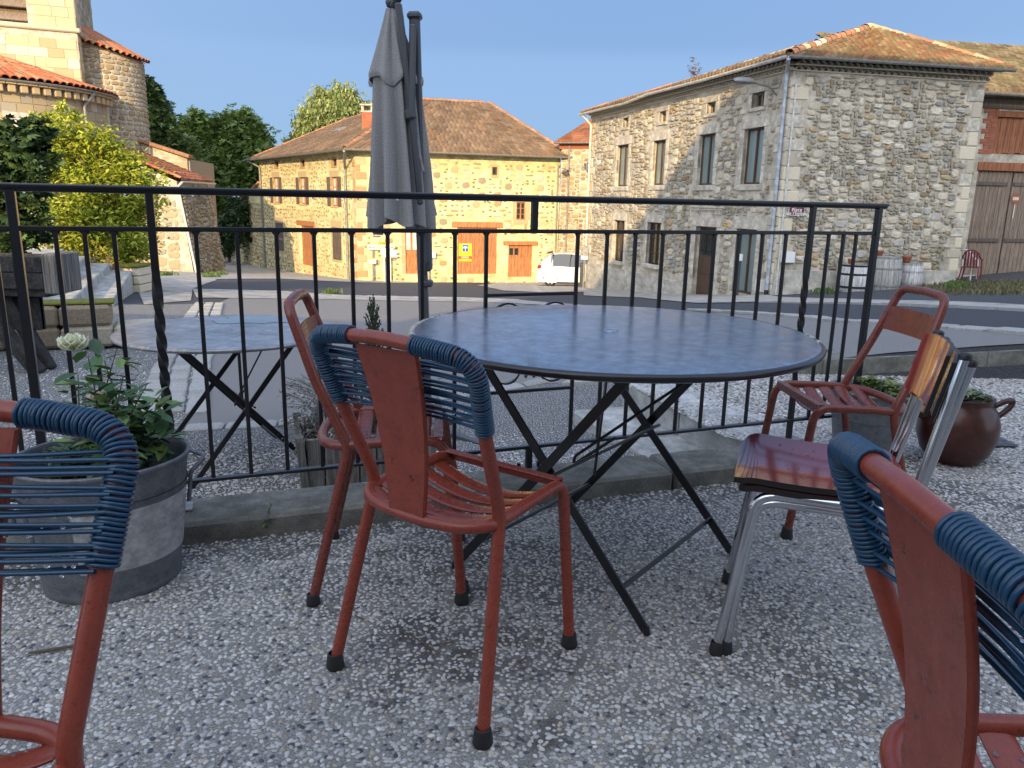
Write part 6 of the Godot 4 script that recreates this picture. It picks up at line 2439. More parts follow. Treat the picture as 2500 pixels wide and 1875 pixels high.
# ---------------------------------------------------------------- folding round tables
func folding_table(called: String, label: String, centre: Vector3, turn: float, dia: float, m: Material) -> Node3D:
	var t := thing(called, label, "table", centre, turn, "")
	var R := dia / 2
	var H := 0.70
	var b := MB.new()
	b.lathe(PackedVector2Array([Vector2(0.0001, H), Vector2(R * 0.3, H + 0.0006), Vector2(R * 0.7, H + 0.0003), Vector2(R - 0.012, H), Vector2(R - 0.004, H - 0.002), Vector2(R, H - 0.008), Vector2(R - 0.001, H - 0.020), Vector2(R - 0.008, H - 0.022), Vector2(R - 0.010, H - 0.008), Vector2(0.0001, H - 0.006)]), Vector3.ZERO, 96)
	var top := part("table_top", b, m, t)
	b = MB.new()
	b.lathe(PackedVector2Array([Vector2(0.0001, H + 0.005), Vector2(0.016, H + 0.0045), Vector2(0.021, H + 0.002), Vector2(0.021, H - 0.003)]), Vector3.ZERO, 24)
	part("hole_cover", b, m, top)
	# rolled rim, its paint worn off in places
	b = MB.new()
	var ring := []
	for k in 72:
		ring.append(Vector3(cos(TAU * k / 72), 0, sin(TAU * k / 72)) * (R - 0.002) + Vector3.UP * (H - 0.010))
	b.tube(PackedVector3Array(ring), 0.0095, 8, true)
	part("rim", b, M.black_metal if m == M.table_paint else m, top)
	b = MB.new()
	for q in [[2.15, 3.0, 30], [-0.75, -0.45, 6]]:
		for k in q[2]:
			var th := rng.randf_range(q[0], q[1])
			var l := rng.randf_range(0.006, 0.03)
			var r2 := R - 0.002
			var pts := PackedVector3Array()
			for i in 4:
				var a: float = th + l * i / 3.0 / R
				pts.append(Vector3(cos(a), 0, sin(a)) * r2 + Vector3.UP * (H - 0.0085))
			b.tube(pts, 0.0097, 8, false, PackedFloat32Array([0.004, 0.0098, 0.0098, 0.004]), false)
	part("chipped_rim", b, M.chipped, top)
	# two crossing pairs of flat legs; local z is the axis of the folding joint
	var zw := 0.29
	for s in [1.0, -1.0]:
		for zz in [zw, -zw]:
			b = MB.new()
			var z2: float = zz * (0.93 if s > 0 else 1.03)
			b.bar(Vector3((-0.29 if s > 0 else 0.24), H - 0.026, z2), Vector3(0.30 * s, 0.012, z2 * 1.05), 0.0065, 0.026, Vector3.RIGHT, 0.001)
			b.tube(PackedVector3Array([Vector3(0.305 * s, 0.0, z2 * 1.05), Vector3(0.30 * s, 0.022, z2 * 1.05)]), 0.010, 8)
			part("leg", b, M.black_metal, t)
		b = MB.new()
		var ze := zw * (0.98 if s > 0 else 1.07)
		if s > 0: b.bar(Vector3(0.225 * s, 0.10, -ze), Vector3(0.225 * s, 0.10, ze), 0.006, 0.026, Vector3(0.4, 1, 0), 0.001)
		else: b.tube(PackedVector3Array([Vector3(0.225 * s, 0.10, -ze), Vector3(0.225 * s, 0.10, ze)]), 0.006, 8)
		part("stretcher", b, M.black_metal, t)
		b = MB.new()
		b.tube(PackedVector3Array([Vector3(-0.285 if s > 0 else 0.235, H - 0.022, -zw * 1.03), Vector3(-0.285 if s > 0 else 0.235, H - 0.022, zw * 1.03)]), 0.006, 8)
		part("cross_rod", b, M.black_metal, t)
	b = MB.new()
	b.tube(PackedVector3Array([Vector3(0.02, 0.36, -zw * 1.06), Vector3(0.02, 0.36, zw * 1.06)]), 0.005, 8)
	part("pivot_rod", b, M.black_metal, t)
	b = MB.new()
	b.bar(Vector3(0.03, H - 0.024, 0.05), Vector3(0.02, 0.30, 0.09), 0.005, 0.016, Vector3(0.7, 0, 0.7), 0.001)
	part("strut", b, M.black_metal, t)
	b = MB.new()
	b.tube(fillet([Vector3(0.30, H - 0.03, -0.20), Vector3(-0.02, 0.36, 0.13), Vector3(-0.03, 0.33, 0.125), Vector3(0.06, 0.41, 0.05)], [0, 0.01, 0.01, 0], 4), 0.0045, 7)
	part("hook_rod", b, M.black_metal, t)
	return t

func tables() -> void:
	folding_table("round_table", "large dark blue-grey round folding table between the red chairs", Vector3(0.275, 0, -2.14), -0.64, 1.115, M.table_paint)
	var c := Vector3(-1.445, 0, -3.86)
	c.y = -0.318
	var t2 := folding_table("round_table", "pale grey round folding table standing wet on the gravel", c, 0.62, 1.06, M.table_pale)
	var b := MB.new()
	# puddle left on it
	var n := 40
	var ctr := Vector3(0.20, 0.7022, -0.26)
	var ring := []
	for k in n:
		var th := TAU * k / n
		var r := 0.17 + 0.035 * sin(th * 3 + 1) + 0.02 * sin(th * 7)
		ring.append(ctr + Vector3(cos(th) * r * 1.2, 0, sin(th) * r * 0.8).rotated(Vector3.UP, -0.62))
	for k in n:
		b.tri(ctr + Vector3.UP * 0.0012, ring[(k + 1) % n], ring[k])
	part("puddle", b, mat("puddle", lin(0.14, 0.13, 0.13), 0.02, {spec = 0.6}), t2)
	t2.get_node("puddle").set_meta("label", "shallow rain puddle on the table top")

# ---------------------------------------------------------------- red chairs with blue cord
func seat_frame(t: Node3D, m: Material) -> void:
	# legs and seat ring shared by both kinds of red chair; chair faces -z
	var s_h := 0.438
	for sx in [-1.0, 1.0]:
		var b := MB.new()
		b.tube(fillet([Vector3(0.168 * sx, 0.012, -0.190), Vector3(0.164 * sx, s_h, -0.140), Vector3(0.170 * sx, s_h - 0.006, 0.05)], [0, 0.055, 0], 8), 0.0132, 14)
		var leg := part("front_leg", b, m, t)
		b = MB.new()
		b.lathe(PackedVector2Array([Vector2(0.0001, 0.0), Vector2(0.019, 0.0), Vector2(0.020, 0.006), Vector2(0.0165, 0.034), Vector2(0.0132, 0.036)]), Vector3(0.168 * sx, 0, -0.190), 16)
		part("rubber_foot", b, M.rubber, leg)
	var b := MB.new()
	b.tube(spline([Vector3(0.170, s_h - 0.006, 0.045), Vector3(0.171, s_h - 0.009, 0.09), Vector3(0.162, s_h - 0.012, 0.138), Vector3(0.122, s_h - 0.014, 0.172), Vector3(0.06, s_h - 0.015, 0.186), Vector3(0, s_h - 0.015, 0.189), Vector3(-0.06, s_h - 0.015, 0.186), Vector3(-0.122, s_h - 0.014, 0.172), Vector3(-0.162, s_h - 0.012, 0.138), Vector3(-0.171, s_h - 0.009, 0.09), Vector3(-0.170, s_h - 0.006, 0.045)], 6), 0.0132, 14)
	part("seat_ring", b, m, t)
	b = MB.new()
	b.bar(Vector3(-0.165, s_h - 0.004, -0.136), Vector3(0.165, s_h - 0.004, -0.136), 0.004, 0.024, Vector3.UP, 0.001)
	b.bar(Vector3(-0.165, s_h + 0.008, -0.126), Vector3(0.165, s_h + 0.008, -0.126), 0.024, 0.004, Vector3.UP, 0.001)
	part("front_bar", b, m, t)
	var tf := []
	for k in 5:
		var z0 := -0.105 + 0.057 * k
		var w := 0.043
		b = MB.new()
		var half := 0.163 if k < 4 else 0.150
		for lay_ in 2:
			b.grid(func(u: float, v: float) -> Vector3:
				var x := lerpf(-half, half, u)
				return Vector3(x, s_h - 0.004 - 0.036 * (1.0 - pow(x / half, 2.0)) - 0.003 * pow(absf(v - 0.5) * 2, 4) - 0.0025 * lay_, z0 + w * v), 18, 4, lay_ == 0)
		part("slat", b, m, t)
		for i in 26:
			var x := rng.randf_range(-0.14, 0.14)
			var r := rng.randf_range(0.001, 0.0038)
			var y := s_h - 0.004 - 0.036 * (1.0 - pow(x / half, 2.0))
			tf.append(Transform3D(Basis.from_scale(Vector3(r * rng.randf_range(0.8, 1.6), r * 0.5, r)), Vector3(x, y, z0 + w * rng.randf_range(0.1, 0.9))))
	for i in 40:
		var r := rng.randf_range(0.0008, 0.0022)
		var x := rng.randf_range(-0.15, 0.15)
		tf.append(Transform3D(Basis.from_scale(Vector3(r, r * 0.6, r)), Vector3(x, s_h + 0.010, -0.126 + rng.randf_range(-0.01, 0.01))))
	scatter("water_drops", drop_mesh(), M.water, tf, [], t)

func back_path() -> PackedVector3Array:
	# one tube: rear foot, up to the seat, back and round over the top
	var half := [Vector3(0.213, 0.012, 0.212), Vector3(0.172, 0.440, 0.111), Vector3(0.190, 0.62, 0.184), Vector3(0.200, 0.742, 0.226), Vector3(0.10, 0.793, 0.257), Vector3(0, 0.799, 0.263)]
	var pts := half.duplicate()
	for k in range(half.size() - 2, -1, -1): pts.append(half[k] * Vector3(-1, 1, 1))
	pts[3] = Vector3(0.211, 0.780, 0.243)
	pts[7] = Vector3(-0.211, 0.780, 0.243)
	var o := PackedVector3Array()
	var raw := fillet(pts, [0, 0.10, 0.3, 0.062, 0.2, 0.3, 0.2, 0.062, 0.3, 0.10, 0], 10)
	for i in raw.size() - 1:
		var n := maxi(1, int(raw[i].distance_to(raw[i + 1]) / 0.012))
		for k in n: o.append(raw[i].lerp(raw[i + 1], float(k) / n))
	o.append(raw[-1])
	return o

func wrapped_chair() -> Node3D:
	var t := thing("wrapped_chair", "", "chair")
	seat_frame(t, M.red_paint)
	var path := back_path()
	var b := MB.new()
	b.tube(path, 0.0135, 16)
	part("back_frame", b, M.red_paint, t)
	for sx in [-1.0, 1.0]:
		b = MB.new()
		b.lathe(PackedVector2Array([Vector2(0.0001, 0.0), Vector2(0.019, 0.0), Vector2(0.021, 0.006), Vector2(0.017, 0.036), Vector2(0.0135, 0.038)]), Vector3(0.213 * sx, 0, 0.212), 16)
		part("rubber_foot", b, M.rubber, t)
	# sheet-metal back plate with folded edges
	b = MB.new()
	var prof := func(v: float) -> Vector3: return Vector3(lerpf(0.044, 0.077, v), lerpf(s_low(), 0.778, v), lerpf(0.198, 0.252, v) - 0.016 * sin(v * PI))
	b.grid(func(u: float, v: float) -> Vector3:
		var q: Vector3 = prof.call(v)
		return Vector3(lerpf(-q.x, q.x, u), q.y, q.z), 6, 14, false)
	b.grid(func(u: float, v: float) -> Vector3:
		var q: Vector3 = prof.call(v)
		return Vector3(lerpf(-q.x, q.x, u), q.y, q.z - 0.003), 6, 14, true)
	for sx in [-1.0, 1.0]:
		b.grid(func(u: float, v: float) -> Vector3:
			var q: Vector3 = prof.call(v)
			return Vector3((q.x + 0.0005) * sx + 0.002 * sx * sin(u * PI), q.y, q.z - 0.011 * u), 3, 14, sx > 0)
	part("back_plate", b, M.red_paint, t)
	# cord: coils round the tube from beside the plate, over the corner and down the upright
	var ln := PackedFloat32Array([0.0])
	for i in range(1, path.size()): ln.append(ln[-1] + path[i].distance_to(path[i - 1]))
	var total: float = ln[-1]
	var along := func(s: float) -> Array:
		var i := 1
		while i < path.size() - 1 and ln[i] < s: i += 1
		var f := clampf((s - ln[i - 1]) / maxf(ln[i] - ln[i - 1], 1e-6), 0, 1)
		return [path[i - 1].lerp(path[i], f), (path[i] - path[i - 1]).normalized()]
	var half := total / 2
	var wrap0 := half - 0.080
	var wrap1 := 0.0
	for i in path.size():
		if path[i].y > 0.628 and wrap1 == 0.0: wrap1 = ln[i]
	for side in [0, 1]:
		b = MB.new()
		var s := wrap1
		var gap := 0.0
		while s < wrap0:
			var ss: float = s if side == 0 else total - s
			var q: Array = along.call(ss)
			var p: Vector3 = q[0]
			var tg: Vector3 = q[1]
			var a := tg.cross(Vector3(0, 0, 1)).normalized()
			var c := tg.cross(a)
			var ring := PackedVector3Array()
			var skew := rng.randf_range(-0.0012, 0.0012)
			for k in 14:
				var th := TAU * k / 14
				ring.append(p + (a * cos(th) + c * sin(th)) * 0.0163 + tg * (skew * sin(th) + 0.0006 * cos(th * 2)))
			b.tube(ring, 0.0029, 6, true)
			s += 0.0058 * (1.0 if rng.randf() > 0.05 else rng.randf_range(1.1, 1.5))
		part("cord_coil", b, M.cord_blue, t)
	# strands stretched between the uprights, in front of the plate
	var tf := []
	for k in 13:
		var y := 0.757 - 0.0101 * k
		var f := (y - 0.62) / 0.16
		var xo := lerpf(0.190, 0.211, f)
		var zo := lerpf(0.184, 0.243, f)
		for layer in 2:
			b = MB.new()
			var dy := rng.randf_range(-0.004, 0.004)
			var dz := -0.017 if layer == 0 else 0.004
			if layer == 1 and k % 2 == 1: continue
			var sag := rng.randf_range(-0.001, 0.004)
			b.tube(spline([Vector3(-xo, y + dy, zo + dz), Vector3(-0.08, y - sag + dy * 0.5, zo - 0.020 + dz * 0.3), Vector3(0.08, y - sag - dy * 0.5, zo - 0.020 + dz * 0.3), Vector3(xo, y - dy, zo + dz)], 5), 0.0030, 6, false, PackedFloat32Array(), false)
			part("cord_strand", b, M.cord_blue, t)
		for i in 5:
			var r := rng.randf_range(0.0012, 0.0024)
			tf.append(Transform3D(Basis.from_scale(Vector3(r * 1.3, r, r)), Vector3(rng.randf_range(0.085, 0.18) * (1 if rng.randf() > 0.5 else -1), y - 0.0035, zo - 0.022)))
	scatter("water_drops", drop_mesh(), M.water, tf, [], t)
	return t

func s_low() -> float:
	return 0.418

func face(f: Vector2) -> float:           # turn that makes local -z point along f (x, z)
	return atan2(-f.x, -f.y)

func chairs_wrapped() -> void:
	var c := wrapped_chair()
	c.position = Vector3(-0.095, 0, -1.616)
	c.rotation.y = face(Vector2(0.577, -0.817))
	tag(c, "red tubular chair with blue cord back, drawn up to the large dark table", "", "red chairs with blue cord")
	copy_of(c, Vector3(-0.655, 0, -0.615), face(Vector2(0.0, 1.0)), "red chair with blue cord back standing in front of the galvanised tub", "red chairs with blue cord")
	copy_of(c, Vector3(0.626, 0, -0.66), face(Vector2(1.0, 0.03)), "red chair with blue cord back in front of the chrome chairs", "red chairs with blue cord")

# ---------------------------------------------------------------- red chairs with an arched tube back
func chairs_arched() -> void:
	var t := thing("arched_chair", "", "chair")
	seat_frame(t, M.red_paint_dark)
	var half := [Vector3(0.205, 0.012, 0.205), Vector3(0.172, 0.425, 0.105), Vector3(0.160, 0.60, 0.185), Vector3(0.130, 0.785, 0.250), Vector3(0.0, 0.790, 0.252)]
	var pts := half.duplicate()
	for k in range(half.size() - 2, -1, -1): pts.append(half[k] * Vector3(-1, 1, 1))
	var b := MB.new()
	b.tube(fillet(pts, [0, 0.10, 0.5, 0.05, 0.2, 0.05, 0.5, 0.10, 0], 10), 0.0135, 16)
	part("back_frame", b, M.red_paint_dark, t)
	for sx in [-1.0, 1.0]:
		b = MB.new()
		b.lathe(PackedVector2Array([Vector2(0.0001, 0.0), Vector2(0.018, 0.0), Vector2(0.019, 0.006), Vector2(0.016, 0.03), Vector2(0.0135, 0.032)]), Vector3(0.205 * sx, 0, 0.205), 16)
		part("rubber_foot", b, M.rubber, t)
	b = MB.new()
	for l in 2:
		b.grid(func(u: float, v: float) -> Vector3:
			var y := lerpf(0.645, 0.725, v)
			var f := (y - 0.60) / 0.185
			var x := lerpf(-1, 1, u) * lerpf(0.158, 0.140, f)
			return Vector3(x, y, lerpf(0.188, 0.232, f) + 0.014 * (1 - pow(absf(lerpf(-1, 1, u)), 2.0)) + 0.002 * l), 12, 4, l == 0)
	part("back_band", b, M.red_paint_dark, t)
	t.position = Vector3(-0.33, 0, -2.07)
	t.rotation.y = face(Vector2(0.99, -0.10))
	tag(t, "worn red arched-back chair between the railing and the corded chair", "", "red arched-back chairs")
	copy_of(t, Vector3(1.085, 0, -2.505), face(Vector2(-0.998, 0.05)), "dark red arched-back chair at the table beside the potted ferns", "red arched-back chairs")

# ---------------------------------------------------------------- stacked chrome chairs
func chairs_chrome() -> void:
	var f := Vector2(-0.945, -0.326)
	for k in 2:
		var t := thing("chrome_chair", ["red laminate chair with chrome legs, upper one of the stacked pair", "red laminate chair with chrome legs, lower one of the stacked pair"][1 - k], "chair", Vector3(0.775, 0, -1.765), face(f), "stacked chrome chairs")
		var dy := -0.010 if k == 0 else 0.004
		var dz := 0.0 if k == 0 else -0.013
		var sy := 0.438 + dy * 1.3
		var b := MB.new()
		# bent plywood seat: red laminate above, black edge and underside
		var out := func(u: float, v: float, off: float) -> Vector3:
			var z := lerpf(-0.205, 0.165, v)
			var hw := lerpf(0.188, 0.170, v)
			var cr := 0.05
			if v < 0.12: hw -= cr * (1.0 - sqrt(maxf(0.0, 1.0 - pow((0.12 - v) / 0.12, 2.0))))
			if v > 0.9: hw -= cr * (1.0 - sqrt(maxf(0.0, 1.0 - pow((v - 0.9) / 0.1, 2.0))))
			var x := lerpf(-hw, hw, u)
			var y := sy + 0.012 * pow(absf(x) / 0.18, 2.0) - 0.010 * sin(v * PI) - (0.018 * pow(maxf(0.0, 0.14 - v) / 0.14, 2.0))
			return Vector3(x, y - off, z + dz)
		b.grid(func(u, v): return out.call(u, v, 0.0), 18, 22, true)
		var seat := part("seat", b, M.laminate_red, t)
		b = MB.new()
		b.grid(func(u, v): return out.call(u, v, 0.014), 18, 22, false)
		for e in 4:
			var n := 22
			for i in n:
				var q0 := float(i) / n
				var q1 := float(i + 1) / n
				var a0 := Vector2(q0, 0) if e == 0 else Vector2(1, q0) if e == 1 else Vector2(1 - q0, 1) if e == 2 else Vector2(0, 1 - q0)
				var a1 := Vector2(q1, 0) if e == 0 else Vector2(1, q1) if e == 1 else Vector2(1 - q1, 1) if e == 2 else Vector2(0, 1 - q1)
				b.quad(out.call(a1.x, a1.y, 0.0), out.call(a0.x, a0.y, 0.0), out.call(a0.x, a0.y, 0.014), out.call(a1.x, a1.y, 0.014))
		part("seat_edge", b, M.edge_black, seat)
		# back rest
		for l in 2:
			b = MB.new()
			b.grid(func(u: float, v: float) -> Vector3:
				var x := lerpf(-0.145, 0.145, u)
				var tp := 1.0 - pow(absf(u - 0.5) * 2.0, 6.0)
				var y := lerpf(0.618, 0.752 + 0.010 * tp, v)
				var z := lerpf(0.166, 0.194, (y - 0.618) / 0.14) + 0.022 * (1.0 - pow(absf(x) / 0.145, 2.0))
				return Vector3(x, y + dy, z + dz + 0.008 * l), 18, 8, l == 0)
			if l == 1:
				for e in 2:
					for i in 18:
						var u0 := i / 18.0
						var u1 := (i + 1) / 18.0
						var vv := 1.0 if e == 0 else 0.0
						var pf := func(u: float) -> Vector3:
							var x := lerpf(-0.145, 0.145, u)
							var tp := 1.0 - pow(absf(u - 0.5) * 2.0, 6.0)
							var y := lerpf(0.618, 0.752 + 0.010 * tp, vv)
							return Vector3(x, y + dy, lerpf(0.166, 0.194, (y - 0.618) / 0.14) + 0.022 * (1.0 - pow(absf(x) / 0.145, 2.0)) + dz)
						var a: Vector3 = pf.call(u0)
						var c: Vector3 = pf.call(u1)
						b.quad(a, c, c + Vector3(0, 0, 0.008), a + Vector3(0, 0, 0.008))
				for sx in [-0.145, 0.145]:
					b.quad(Vector3(sx, 0.618 + dy, 0.166 + dz), Vector3(sx, 0.752 + dy, 0.194 + dz), Vector3(sx, 0.752 + dy, 0.202 + dz), Vector3(sx, 0.618 + dy, 0.174 + dz))
			part(["back_rest", "back_rest_edge"][l], b, M.laminate_red if l == 0 else M.edge_black, t)
		# chrome frame
		for sx in [-1.0, 1.0]:
			var xo: float = 0.165 * sx + 0.006 * k * sx
			b = MB.new()
			b.tube(fillet([Vector3((0.180 + 0.012 * k) * sx, 0.014, -0.200 - 0.02 * k), Vector3(xo, sy - 0.032, -0.165), Vector3(xo, sy - 0.034, 0.150), Vector3(xo * 0.90, 0.752 + dy, 0.226 + dz)], [0, 0.06, 0.045, 0], 9), 0.0115, 14)
			var fr := part("side_frame", b, M.chrome, t)
			b = MB.new()
			b.lathe(PackedVector2Array([Vector2(0.013, -0.002), Vector2(0.0132, 0.008), Vector2(0.009, 0.012), Vector2(0.0001, 0.013)]), Vector3(xo * 0.90, 0.750 + dy, 0.2255 + dz), 14)
			part("tube_cap", b, M.edge_black, fr)
			b = MB.new()
			b.lathe(PackedVector2Array([Vector2(0.0001, 0.0), Vector2(0.017, 0.0), Vector2(0.0175, 0.006), Vector2(0.015, 0.03), Vector2(0.0125, 0.033)]), Vector3((0.180 + 0.012 * k) * sx, 0, -0.200 - 0.02 * k), 14)
			part("rubber_foot", b, M.rubber, fr)
			b = MB.new()
			b.tube(PackedVector3Array([Vector3(xo * 1.03, sy - 0.04, 0.12), Vector3((0.182 + 0.012 * k) * sx, 0.014, 0.225 + 0.012 * k)]), 0.0125, 14)
			var rl := part("rear_leg", b, M.chrome, t)
			b = MB.new()
			b.lathe(PackedVector2Array([Vector2(0.0001, 0.0), Vector2(0.017, 0.0), Vector2(0.0175, 0.006), Vector2(0.015, 0.03), Vector2(0.0125, 0.033)]), Vector3((0.182 + 0.012 * k) * sx, 0, 0.225 + 0.012 * k), 14)
			part("rubber_foot", b, M.rubber, rl)
		if k == 1:
			var tf := []
			for i in 16:
				var p: Vector3 = out.call(rng.randf_range(0.1, 0.9), rng.randf_range(0.05, 0.5), 0.0)
				var r := rng.randf_range(0.0012, 0.004)
				tf.append(Transform3D(Basis.from_scale(Vector3(r * 1.4, r * 0.4, r)), p))
			scatter("water_drops", drop_mesh(), M.water, tf, [], t)

# ---------------------------------------------------------------- tubs, pots and their plants
func oval_tub(t: Node3D, h: float, r0: float, r1: float, sx: float, sz: float, m: Material, bands: Array) -> void:
	var b := MB.new()
	var pr := PackedVector2Array([Vector2(r0 * 0.97, 0.0), Vector2(r0, 0.004), Vector2(r0 * 1.005, 0.022), Vector2(r0 * 0.99, 0.026)])
	for k in 14:
		var f := (k + 1) / 15.0
		var q := lerpf(r0, r1, f)
		for bd in bands:
			q += 0.004 * exp(-pow((f - bd) / 0.012, 2.0))
		pr.append(Vector2(q, lerpf(0.026, h - 0.01, f)))
	pr.append_array(PackedVector2Array([Vector2(r1, h - 0.012), Vector2(r1 + 0.006, h - 0.008), Vector2(r1 + 0.008, h), Vector2(r1 + 0.003, h + 0.005), Vector2(r1 - 0.004, h), Vector2(r1 - 0.006, h - 0.02), Vector2(r1 * 0.93, h * 0.6)]))
	b.lathe(pr, Vector3.ZERO, 48, sx, sz)
	part("body", b, m, t)
	b = MB.new()
	var so := PackedVector2Array([Vector2(0.0001, h * 0.80), Vector2(r1 * 0.6, h * 0.79), Vector2(r1 * 0.985, h * 0.775)])
	b.lathe(so, Vector3.ZERO, 32, sx, sz)
	part("soil", b, M.soil, t)

func leafy(parent: Node3D, called: String, tips: Array, base: Vector3, per: int, size: float, tones: Array, m: Material, kind := 0) -> void:
	var b := MB.new()
	var tf := []
	var cl := []
	for tip in tips:
		var mid := base.lerp(tip, 0.5) + Vector3(rng.randf_range(-0.03, 0.03), 0.02, rng.randf_range(-0.03, 0.03))
		var pts := spline([base, mid, tip], 6)
		var rad := PackedFloat32Array()
		for i in pts.size(): rad.append(lerpf(0.004, 0.0012, float(i) / (pts.size() - 1)))
		b.tube(pts, 0.003, 5, false, rad)
		for i in per:
			var f := rng.randf_range(0.3, 1.0)
			var p := pts[int(f * (pts.size() - 1))]
			var bs := Basis(Vector3.UP, rng.randf() * TAU) * Basis(Vector3.RIGHT, rng.randf_range(-0.6, 0.7))
			var s := size * rng.randf_range(0.6, 1.25)
			tf.append(Transform3D(bs.scaled(Vector3(s, s, s)), p + Vector3(rng.randf_range(-1, 1), rng.randf_range(-0.5, 0.5), rng.randf_range(-1, 1)) * size * 0.45))
			cl.append((tones[rng.randi() % tones.size()] as Color) * rng.randf_range(0.8, 1.2))
	part("stems", b, M.bark, parent)
	scatter(called, leaf_mesh(kind), m, tf, cl, parent)

func rose_flower(parent: Node3D, at: Vector3, r: float, m: Material) -> void:
	var o := Node3D.new()
	o.name = "flower"
	parent.add_child(o, true)
	for ring in 5:
		var n := 8 - ring
		for k in n:
			var b := MB.new()
			var yaw := TAU * k / n + ring * 0.5
			var open := lerpf(1.15, 0.12, ring / 4.0)
			var s := r * lerpf(1.0, 0.72, ring / 4.0)
			var bs := Basis(Vector3.UP, yaw) * Basis(Vector3.RIGHT, open)
			b.grid(func(u: float, v: float) -> Vector3:
				var x := (u - 0.5) * 2.0
				var wv := sin(v * PI * 0.85 + 0.2)
				return at + bs * Vector3(x * 0.55 * s * wv, v * s * (1.0 - 0.12 * x * x) + 0.03 * s * sin(u * 9 + k), 0.16 * s * x * x - 0.25 * s * v * v), 5, 5)
			part("petal", b, m, o)

func planters() -> void:
	# galvanised tub with the rose
	var t := thing("galvanised_tub", "oval galvanised tub with a painted panel and a white rose bush", "tub", Vector3(-1.105, 0, -1.975), 0.35)
	oval_tub(t, 0.36, 0.168, 0.207, 1.04, 0.97, M.galvanised, [])
	# rough lighter panel on the side that faces the terrace
	var b := MB.new()
	for i in 14:
		for j in 6:
			var q := func(ii: int, jj: int) -> Vector3:
				var th := lerpf(-0.55, 1.50, ii / 14.0) + 0.35
				var f := lerpf(0.20, 0.72, jj / 6.0)
				var r := lerpf(0.168, 0.207, f) + 0.0022
				return Vector3(cos(th) * r * 1.04, lerpf(0.026, 0.35, f), sin(th) * r * 0.97)
			b.quad(q.call(i + 1, j), q.call(i, j), q.call(i, j + 1), q.call(i + 1, j + 1))
	part("painted_panel", b, M.galvanised_patch, t)
	for s in [0.0, PI]:
		b = MB.new()
		var c := Vector3(cos(s - 0.55) * 0.200 * 1.04, 0.0, sin(s - 0.55) * 0.200 * 0.97)
		var od := Vector3(cos(s - 0.55), 0, sin(s - 0.55))
		var sd := od.cross(Vector3.UP)
		b.tube(fillet([c + sd * 0.05 + Vector3.UP * 0.18, c + sd * 0.05 + od * 0.012 + Vector3.UP * 0.265, c + sd * 0.045 + od * 0.062 + Vector3.UP * 0.300, c - sd * 0.045 + od * 0.062 + Vector3.UP * 0.300, c - sd * 0.05 + od * 0.012 + Vector3.UP * 0.265, c - sd * 0.05 + Vector3.UP * 0.18], [0, 0.02, 0.02, 0.02, 0.02, 0], 5), 0.006, 8)
		part("handle", b, M.galvanised, t)
	var rt := thing("rose_bush", "rose bush with glossy leaves and two pale blooms in the tub", "rose", Vector3(-1.105, 0.28, -1.975))
	var off := Vector3(1.105, -0.28, 1.975)
	var greens := [Color(0.07, 0.15, 0.055), Color(0.10, 0.19, 0.06), Color(0.05, 0.11, 0.045), Color(0.16, 0.25, 0.06)]
	var z := -1.97
	var tips := []
	for q in [[215, 870], [255, 880], [285, 850], [190, 915], [300, 920], [340, 945], [360, 935], [395, 960], [410, 975], [330, 1000], [280, 1010], [380, 1020], [250, 985], [350, 1060], [300, 1070], [400, 1060], [230, 1040]]:
		tips.append(at_depth(q[0], q[1], z + rng.randf_range(-0.12, 0.10)) + off)
	leafy(rt, "leaves", tips, Vector3(0.01, 0, 0.0), 26, 0.068, greens, M.leaf_dark, 0)
	var low := []
	for k in 16:
		var th := rng.randf() * TAU
		low.append(Vector3(cos(th) * 0.13, rng.randf_range(0.03, 0.14), sin(th) * 0.13))
	leafy(rt, "low_leaves", low, Vector3(0, 0, 0), 16, 0.05, [Color(0.03, 0.075, 0.04), Color(0.045, 0.10, 0.05)], M.leaf_dark, 1)
	rose_flower(rt, at_depth(180, 850, -1.98) + off, 0.047, M.petal)
	rose_flower(rt, at_depth(246, 985, -1.98) + off, 0.042, M.petal_pink)
	# galvanised bucket with ferns
	t = thing("galvanised_bucket", "round galvanised bucket of ferns standing beside the brown pot", "bucket", Vector3(1.545, 0, -3.20))
	oval_tub(t, 0.30, 0.135, 0.172, 1.0, 1.0, M.galvanised, [0.80, 0.85, 0.62])
	var fr := thing("fern_plant", "bright green ferns growing in the galvanised bucket", "fern", Vector3(1.545, 0.235, -3.20))
	tips = []
	for q in [[2105, 925], [2135, 920], [2180, 925], [2195, 940], [2090, 960], [2205, 965], [2225, 950], [2130, 960], [2170, 970], [2240, 965]]:
		tips.append(at_depth(q[0], q[1], -3.2 + rng.randf_range(-0.07, 0.07)) - fr.position)
	leafy(fr, "fronds", tips, Vector3(0, 0, 0), 34, 0.032, [Color(0.20, 0.26, 0.06), Color(0.15, 0.21, 0.05), Color(0.26, 0.29, 0.09), Color(0.08, 0.12, 0.04)], M.leaf, 1)
	# brown glazed pot
	t = thing("brown_pot", "round brown glazed pot with loop handles and succulents", "pot", Vector3(1.905, 0, -3.165))
	b = MB.new()
	b.lathe(PackedVector2Array([Vector2(0.075, 0.0), Vector2(0.10, 0.004), Vector2(0.135, 0.05), Vector2(0.158, 0.12), Vector2(0.157, 0.18), Vector2(0.137, 0.235), Vector2(0.118, 0.255), Vector2(0.120, 0.275), Vector2(0.127, 0.285), Vector2(0.122, 0.288), Vector2(0.110, 0.27), Vector2(0.11, 0.24)]), Vector3.ZERO, 40)
	part("body", b, M.glazed_brown, t)
	b = MB.new()
	b.lathe(PackedVector2Array([Vector2(0.0001, 0.262), Vector2(0.112, 0.257)]), Vector3.ZERO, 24)
	part("soil", b, M.soil, t)
